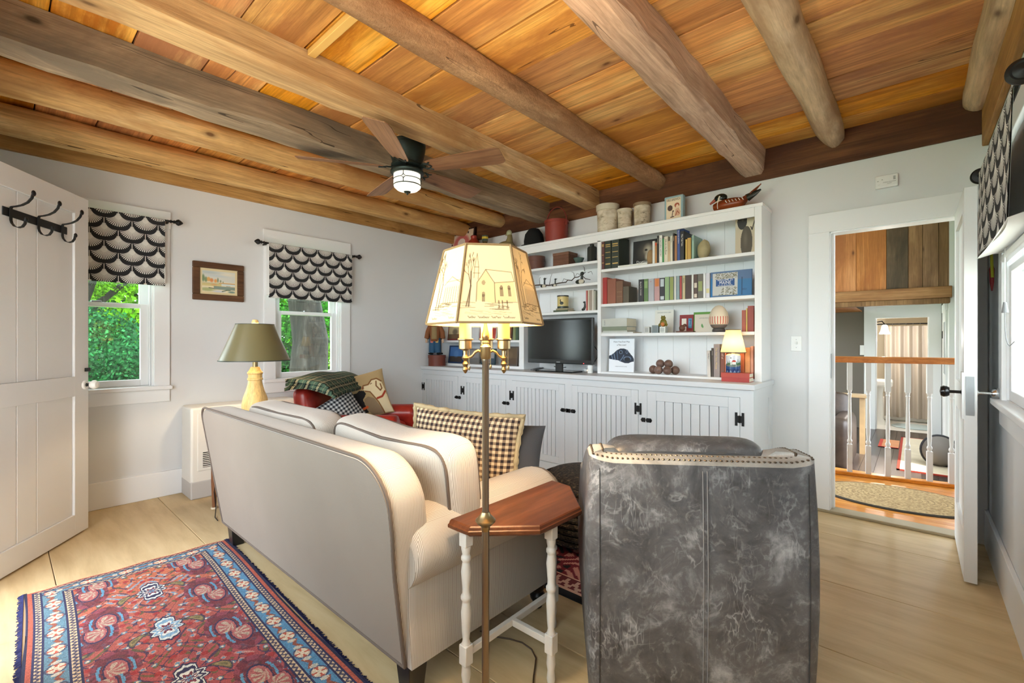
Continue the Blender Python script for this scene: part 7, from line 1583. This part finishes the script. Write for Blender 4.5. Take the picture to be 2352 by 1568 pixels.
# bathroom
struct('floor', MB().box(3.0, 5.0, 6.66, 9.0, LZ - .1, LZ), plain('white_tile', C(222, 220, 214), .3, var=.1))
struct('wall_bath', MB().box(3.0, 5.0, 8.9, 9.0, LZ, 3.5), CREAMW); struct('wall_bath_left', MB().box(3.55, 3.65, 6.7, 8.9, LZ, 3.5), CREAMW); struct('ceiling', MB().box(3.0, 5.0, 6.7, 8.9, 2.1, 2.2), CREAMW)
tag(obj('bathtub', MB().box(3.7, 4.98, 8.0, 8.88, LZ, .12), PORCELAIN, bevel=.04, seg=4), 'white bathtub behind the shower curtain in the far bathroom', 'bathtub')
sc = thing('shower_curtain', 'grey beige shower curtain hanging in the far bathroom', 'curtain', (4.45, 7.9, LZ))
obj('cloth', MB().grid(lambda u, v: (4.1 + .86 * u, 7.9 + .045 * math.sin(u * 40) + .02 * math.sin(u * 17 + 1) * v, 1.56 - 1.82 * v), 120, 6), plain('linen_curtain', C(188, 178, 166), .85), sc, smooth=True); obj('rod', MB().cyl((3.66, 7.9, 1.60), (4.99, 7.9, 1.60), .013, 10), IRON, sc)
for k in range(9): obj('ring', MB().tube([(4.12 + .104 * k, 7.9 + .02 * math.cos(a), 1.585 + .026 * math.sin(a)) for a in [2 * PI * i / 10 for i in range(10)]], .003, 5, closed=True), STEEL, sc)
si = thing('pedestal_sink', 'white pedestal sink in the far bathroom doorway', 'sink', (3.98, 7.3, LZ)); obj('basin', MB().box(3.68, 4.25, 7.1, 7.5, .38, .52), PORCELAIN, si, bevel=.04, seg=4); obj('pedestal', MB().lathe([(.14, 0), (.12, .04), (.075, .12), (.07, .6), (.1, .74)], 20, (4.03, 7.3, LZ)), PORCELAIN, si, smooth=True); obj('faucet', MB().tube([(3.75, 7.3, .52), (3.75, 7.3, .62), (3.82, 7.3, .66), (3.88, 7.3, .62)], .012, 8), STEEL, si)
wsn = thing('wall_sconce', 'lit wall sconce with a bell glass shade in the far bathroom', 'lamp', (3.98, 7.0, 1.55)); p = P(2032, 752, y=7.0)
obj('arm', MB().tube([(3.66, 7.0, p.z - .02), (p.x - .16, 7.0, p.z - .02), (p.x - .13, 7.0, p.z + .1), (p.x - .04, 7.0, p.z + .12), (p.x, 7.0, p.z + .06)], .011, 8), IRON, wsn, smooth=True); SCG = G('lit_sconce_glass', C(250, 240, 220)); SCG.p.inputs['Emission Color'].default_value = (1, .82, .55, 1); SCG.p.inputs['Emission Strength'].default_value = 3.5; obj('glass_shade', MB().lathe([(.085, -.12), (.06, -.06), (.045, .03), (.025, .05)], 20, (p.x, 7.0, p.z)), SCG.m, wsn, smooth=True)
point((p.x, 7.0, p.z - .2), 26, (1, .95, .88), .05)
tag(obj('hand_towel', MB().grid(lambda u, v: (3.80 + .14 * u, 7.06 + .02 * math.sin(u * 14), .85 - .5 * v), 16, 4), plain('grey_towel', C(120, 126, 126), .95), smooth=True), 'grey hand towel hanging beside the far sink', 'towel')
tag(obj('bath_mat', MB().lathe([(.32, 0), (.33, .008), (.32, .016), (0, .016)], 32, (4.55, 7.3, LZ)), plain('pale_blue_mat', C(176, 192, 196), .95), smooth=True), 'pale blue round bath mat on the far bathroom floor', 'mat')
# balustrade
b0, b1 = Vector((3.96, 1.17, 0)), Vector((4.84, 1.335, 0)); bd = (b1 - b0).normalized()
def on_rail(px):
    d = FV + RV * ((px - 1176) / FPX); n = Vector((-bd.y, bd.x, 0)); tt = (b0 - CAMP).dot(n) / d.dot(n); q = CAMP + d * tt; return (q - b0).dot(bd)
bs = thing('balustrade', 'white turned balustrade with an orange oak handrail on the landing', 'balustrade', b0 + bd * .45); RAILW = wood('oak_handrail', C(150, 82, 36), C(190, 116, 58), C(206, 136, 76), 0, (1.2, 26), .3, 0, None, .0)
Mb = frame(b0, bd, (-bd.y, bd.x, 0)); SPN = plain('white_spindle_paint', C(202, 200, 198), .4)
obj('handrail', MB().box(-.9, 1.0, -.032, .032, 1.055, 1.112, Mb), RAILW, bs, bevel=.012, seg=3); obj('shoe_rail', MB().box(-.9, 1.0, -.04, .04, .014, .045, Mb), OAK, bs, bevel=.006)
ss = [on_rail(p) for p in (1911, 1951.6, 1994.3, 2039.2, 2085, 2135, 2185.6)]; step = (ss[-1] - ss[0]) / 6; ss = [ss[0] - step * 2, ss[0] - step] + ss
def bal():
    q = .019; m = MB(); m.box(-q, q, -q, q, .80, 1.06); m.box(-q, q, -q, q, .045, .30); m.lathe([(.0185, .295), (.013, .305), (.019, .325), (.019, .335), (.012, .35), (.0155, .42), (.014, .55), (.0115, .72), (.013, .755), (.0165, .765), (.012, .775), (.0185, .805)], 12); return m
bme_ = None
for s in ss:
    if bme_ is None: o = obj('baluster', bal(), SPN, bs, smooth=True, angle=35); bme_ = o.data
    else: o = bpy.data.objects.new('baluster', bme_); COL.objects.link(o); place(o, bs)
    o.matrix_basis = Mb @ Mx((s, 0, 0))
# oval braided rug on the landing
BR_ = G('braided_jute_rug', rough=.95); v = BR_.coord(); x_, y_, z_ = BR_.xyz(v); er = ((x_ / .53).pow(2.0) + (y_ / .355).pow(2.0)).pow(.5); rings = (er * 15).frac(); nzb = BR_.noise(v, 60, 3); cj = BR_.ramp(nzb, [(.3, C(136, 108, 68)), (.7, C(206, 178, 128))]); cj = BR_.mix(rings.lt(.2) * .5, cj, C(110, 88, 58)); dark = er.gt(.945) ; BR_.col(BR_.mix(dark, cj, C(58, 52, 44))); BR_.bump(nzb, .6, .006); BR_ = BR_.m
br = obj('braided_rug', MB().add(*(lambda n: ([(0, 0, .012)] + [(.53 * math.cos(2 * PI * k / n) * s, .355 * math.sin(2 * PI * k / n) * s, z) for s, z in ((.5, .012), (.97, .012), (1.0, .006), (1.0, 0))for k in range(n)], [(0, 1 + k, 1 + (k + 1) % n) for k in range(n)] + [(1 + j * n + k, 1 + (j + 1) * n + k, 1 + (j + 1) * n + (k + 1) % n, 1 + j * n + (k + 1) % n) for j in range(3) for k in range(n)]))(64)), BR_)
br.location = (4.46, .645, .0145); br.rotation_euler = (0, 0, .1); tag(br, 'tan oval braided rug with a dark edge on the landing', 'rug')
# far room furniture
BRL = leather('brown_leather', C(40, 31, 26), C(66, 53, 45), C(92, 76, 65), .45, 0)
ls = thing('leather_sofa', 'brown leather sofa in the lower room beyond the balustrade', 'sofa', (3.0, 3.3, LZ)); 
obj('base', MB().box(2.0, 3.80, 2.85, 3.7, LZ + .05, LZ + .42), BRL, ls, bevel=.05, seg=4, smooth=True); obj('backrest', apply(cushion(1.95, .56, .26, .2), Mx((2.92, 3.74, LZ + .62), 0, -.2)), BRL, ls, smooth=True, angle=180)
obj('arm', apply(cushion(1.0, .66, .24, .25), Mx((3.87, 3.25, LZ + .33), PI / 2)), BRL, ls, smooth=True, angle=180)
for k in range(3): obj('back_cushion', apply(cushion(.58, .34, .24, .4), Mx((2.3 + .58 * k, 3.62, LZ + .80), 0, -.2)), BRL, ls, smooth=True, angle=180)
obj('seat_cushion', apply(cushion(1.7, .7, .18, .25), Mx((2.88, 3.18, LZ + .46), 0, PI / 2)), BRL, ls, smooth=True, angle=180)
lt_ = thing('console_table', 'narrow pale wooden console behind the brown leather sofa', 'table', (3.9, 4.2, LZ)); obj('top', MB().box(2.6, 4.06, 4.05, 4.3, LZ + .80, LZ + .84), bmat((176, 148, 110)), lt_, bevel=.006)
for x in (2.65, 4.0): obj('leg', MB().box(x - .03, x + .03, 4.1, 4.25, LZ, LZ + .8), bmat((176, 148, 110)), lt_)
cr = thing('cream_rug', 'cream rug with a red border in the lower room', 'rug', (5.2, 4.7, LZ)); obj('pile', MB().box(4.42, 4.97, 3.42, 5.9, LZ, LZ + .012), plain('cream_wool', C(214, 200, 174), .95, var=.1), cr); 
for a, b, c_, d in ((4.39, 4.42, 3.39, 5.93), (4.39, 4.98, 3.39, 3.42), (4.39, 4.98, 5.9, 5.93)): obj('border', MB().box(a, b, c_, d, LZ, LZ + .013), bmat((168, 52, 34), .9), cr)
rr_ = thing('small_red_rug', 'small red patterned mat on the dark floor beyond the balustrade', 'rug', (4.26, 5.2, LZ)); obj('pile', MB().box(4.14, 4.38, 4.85, 5.55, LZ, LZ + .008), bmat((206, 140, 96), .95), rr_); obj('border', MB().box(4.14, 4.18, 4.85, 5.55, LZ, LZ + .009), bmat((186, 60, 44), .95), rr_); obj('border', MB().box(4.18, 4.38, 4.85, 4.9, LZ, LZ + .009), bmat((186, 60, 44), .95), rr_)
fcs = thing('floor_cushion', 'round grey striped floor cushion at the right of the lower room', 'cushion', (4.80, 4.0, LZ)); obj('cover', MB().sphere((4.80, 4.0, LZ + .2), (.18, .24, .2), 24, 14), plain('grey_linen', C(112, 106, 100), .9), fcs, smooth=True); obj('stripe', MB().tube([(4.80 + .182 * math.cos(a), 4.0 - .06, LZ + .2 + .198 * math.sin(a)) for a in [2 * PI * i / 32 for i in range(32)]], .014, 6, closed=True), bmat((50, 50, 54), .9), fcs)

# ------------------------------------------------------------------ outdoors on the window side
GRS = G('lawn_green', C(70, 110, 40), .9); GRS.col(GRS.ramp(GRS.noise(GRS.coord(), 3, 5), [(.3, C(46, 84, 26)), (.7, C(110, 150, 60))])); GRS = GRS.m
gl = struct('ground', MB().box(-40, -.6, -40, 45, -.75, -.6), GRS)
struct('bounce_ground', MB().box(-.6, 45, -40, 45, -.75, -.6), plain('pale_bounce_ground', C(196, 190, 180), .9, var=.1))  # unseen pale ground added to bounce neutral daylight indoors
LEAF = G('leaf_green', rough=.6, spec=.08); la = LEAF.n('ShaderNodeAttribute'); la.attribute_name = 'print'; LEAF.col(la.outputs['Color'])
lt2 = LEAF.n('ShaderNodeBsdfTranslucent'); LEAF.l(la.outputs['Color'], lt2.inputs[0]); lm = LEAF.n('ShaderNodeMixShader'); lm.inputs[0].default_value = .4; LEAF.l(LEAF.p.outputs[0], lm.inputs[1]); LEAF.l(lt2.outputs[0], lm.inputs[2]); LEAF.nt.links.new(lm.outputs[0], LEAF.nt.nodes['Material Output'].inputs[0]); LEAF = LEAF.m
BARK = G('grey_tree_bark', rough=.9); nb_ = BARK.noise(BARK.map(BARK.coord(), (9, 9, 1.6)), 1.0, 7, .7, 1.2); BARK.col(BARK.ramp(nb_, [(.38, C(20, 15, 13)), (.55, C(50, 43, 38)), (.75, C(86, 84, 84))])); BARK.bump(nb_, 1.0, .08); BARK = BARK.m
def leaves(n, blobs, size, seed, tints):
    r = np.random.default_rng(seed); nb = len(blobs); per = n // nb; P_ = []; Cc = []
    for i, (cx, cy, cz, rx, ry, rz) in enumerate(blobs):
        d = r.normal(size=(per, 3)); d /= np.linalg.norm(d, axis=1)[:, None]; rad = r.uniform(.35, 1, (per, 1)) ** .6
        P_.append(np.array((cx, cy, cz)) + d * rad * np.array((rx, ry, rz))); tc = np.array(tints[i % len(tints)]) * r.uniform(.5, 1.25, (per, 1)); Cc.append(tc)
    P_ = np.concatenate(P_); Cc = np.clip(np.concatenate(Cc), 0, 255); m = len(P_)
    a = r.normal(size=(m, 3)); a /= np.linalg.norm(a, axis=1)[:, None]; b = np.cross(a, r.normal(size=(m, 3))); b /= np.linalg.norm(b, axis=1)[:, None]; s = size * r.uniform(.6, 1.3, (m, 1))
    V = np.stack([P_ - a * s, P_ + b * s * .6, P_ + a * s, P_ - b * s * .6], 1).reshape(-1, 3).astype(np.float32)
    me = bpy.data.meshes.new('foliage'); me.vertices.add(len(V)); me.vertices.foreach_set('co', V.ravel()); me.loops.add(4 * m); me.loops.foreach_set('vertex_index', np.arange(4 * m, dtype=np.int32)); me.polygons.add(m); me.polygons.foreach_set('loop_start', np.arange(0, 4 * m, 4, dtype=np.int32))
    try: me.polygons.foreach_set('loop_total', np.full(m, 4, dtype=np.int32))
    except Exception: pass
    me.update(calc_edges=True); c = Cc / 255; c = np.where(c <= .04045, c / 12.92, ((c + .055) / 1.055) ** 2.4); c4 = np.ones((m, 4, 4), np.float32); c4[..., :3] = c[:, None, :]
    at = me.attributes.new('print', 'FLOAT_COLOR', 'CORNER'); at.data.foreach_set('color', c4.ravel()); me.materials.append(LEAF); return me
YG = (116, 172, 36); MG = (64, 130, 42); BG = (54, 120, 72); DG = (36, 84, 32)
def tree(label, x, y, h, tr, blobs, n, size, tints, seed):
    t_ = thing('tree', label, 'tree', (x, y, -.6), 0, 'trees outside the left windows'); rr = random.Random(seed)
    obj('trunk', MB().tube([(x + rr.uniform(-.05, .05), y + rr.uniform(-.05, .05), -.6 + h * k / 8) for k in range(9)], [tr * (1.55 if k == 0 else (1.15 if k == 1 else 1 - .07 * k)) for k in range(9)], 20), BARK, t_, smooth=True, angle=180)
    for k in range(3):
        a = rr.uniform(0, 6.28); obj('branch', MB().tube([(x, y, -.6 + h * .55), (x + math.cos(a) * .9, y + math.sin(a) * .9, -.6 + h * .8), (x + math.cos(a) * 1.9, y + math.sin(a) * 1.9, -.6 + h * .95)], [tr * .45, tr * .3, tr * .12], 10), BARK, t_, smooth=True)
    f = obj('foliage', leaves(n, blobs, size, seed, tints), None, t_); f['kind'] = 'stuff'; return t_
tree('great rough-barked maple standing outside the second window', -2.75, -.72, 5.0, .34, [(-2.9, -2.3, 2.6, .9, .9, .5), (-4.6, .9, 2.8, 1.2, 1.2, .7), (-3.4, -1.7, 2.35, .6, .5, .35), (-2.6, -.2, 3.4, 1.4, 1.4, .6)], 16000, .036, [YG, MG], 1)
tree('bluish green maple filling the first window', -5.2, -3.2, 4.0, .12, [(-5.0, -3.4, 1.1, 1.1, 1.1, .8), (-5.4, -2.6, .4, 1.2, 1.0, .7), (-5.6, -3.3, 2.6, 1.3, 1.3, .7), (-4.4, -3.6, 2.9, .9, .9, .5)], 52000, .03, [BG, BG, YG, MG], 2)
tree('bright yellow-green tree behind the bluish maple', -9.0, -1.6, 6.0, .15, [(-9, -2.2, 2.6, 1.8, 2.2, 1.3), (-9.4, -.6, 1.2, 1.6, 1.8, 1.0), (-8.8, -2.6, .6, 1.4, 1.4, .9)], 14000, .085, [YG, YG, MG], 3)
tree('leafy green tree beyond the great maple', -7.4, 1.4, 5.5, .14, [(-7.4, .9, 2.0, 1.5, 1.4, 1.2), (-7.2, 1.9, .7, 1.4, 1.4, .9), (-7.8, 1.4, 3.2, 1.6, 1.6, 1.0), (-6.6, .1, .5, .9, .9, .8)], 20000, .055, [MG, YG, YG, DG], 4)
tree('dark green tree far behind the others', -13, .5, 8.0, .2, [(-13, -1, 2.6, 2.4, 3.0, 2.4), (-13, 2.6, 2.6, 2.4, 3.0, 2.4), (-13, -4.5, 2.6, 2.4, 3.0, 2.4), (-13, 5.5, 2.6, 2.4, 2.6, 2.4)], 12000, .2, [DG, MG, DG, MG], 5)
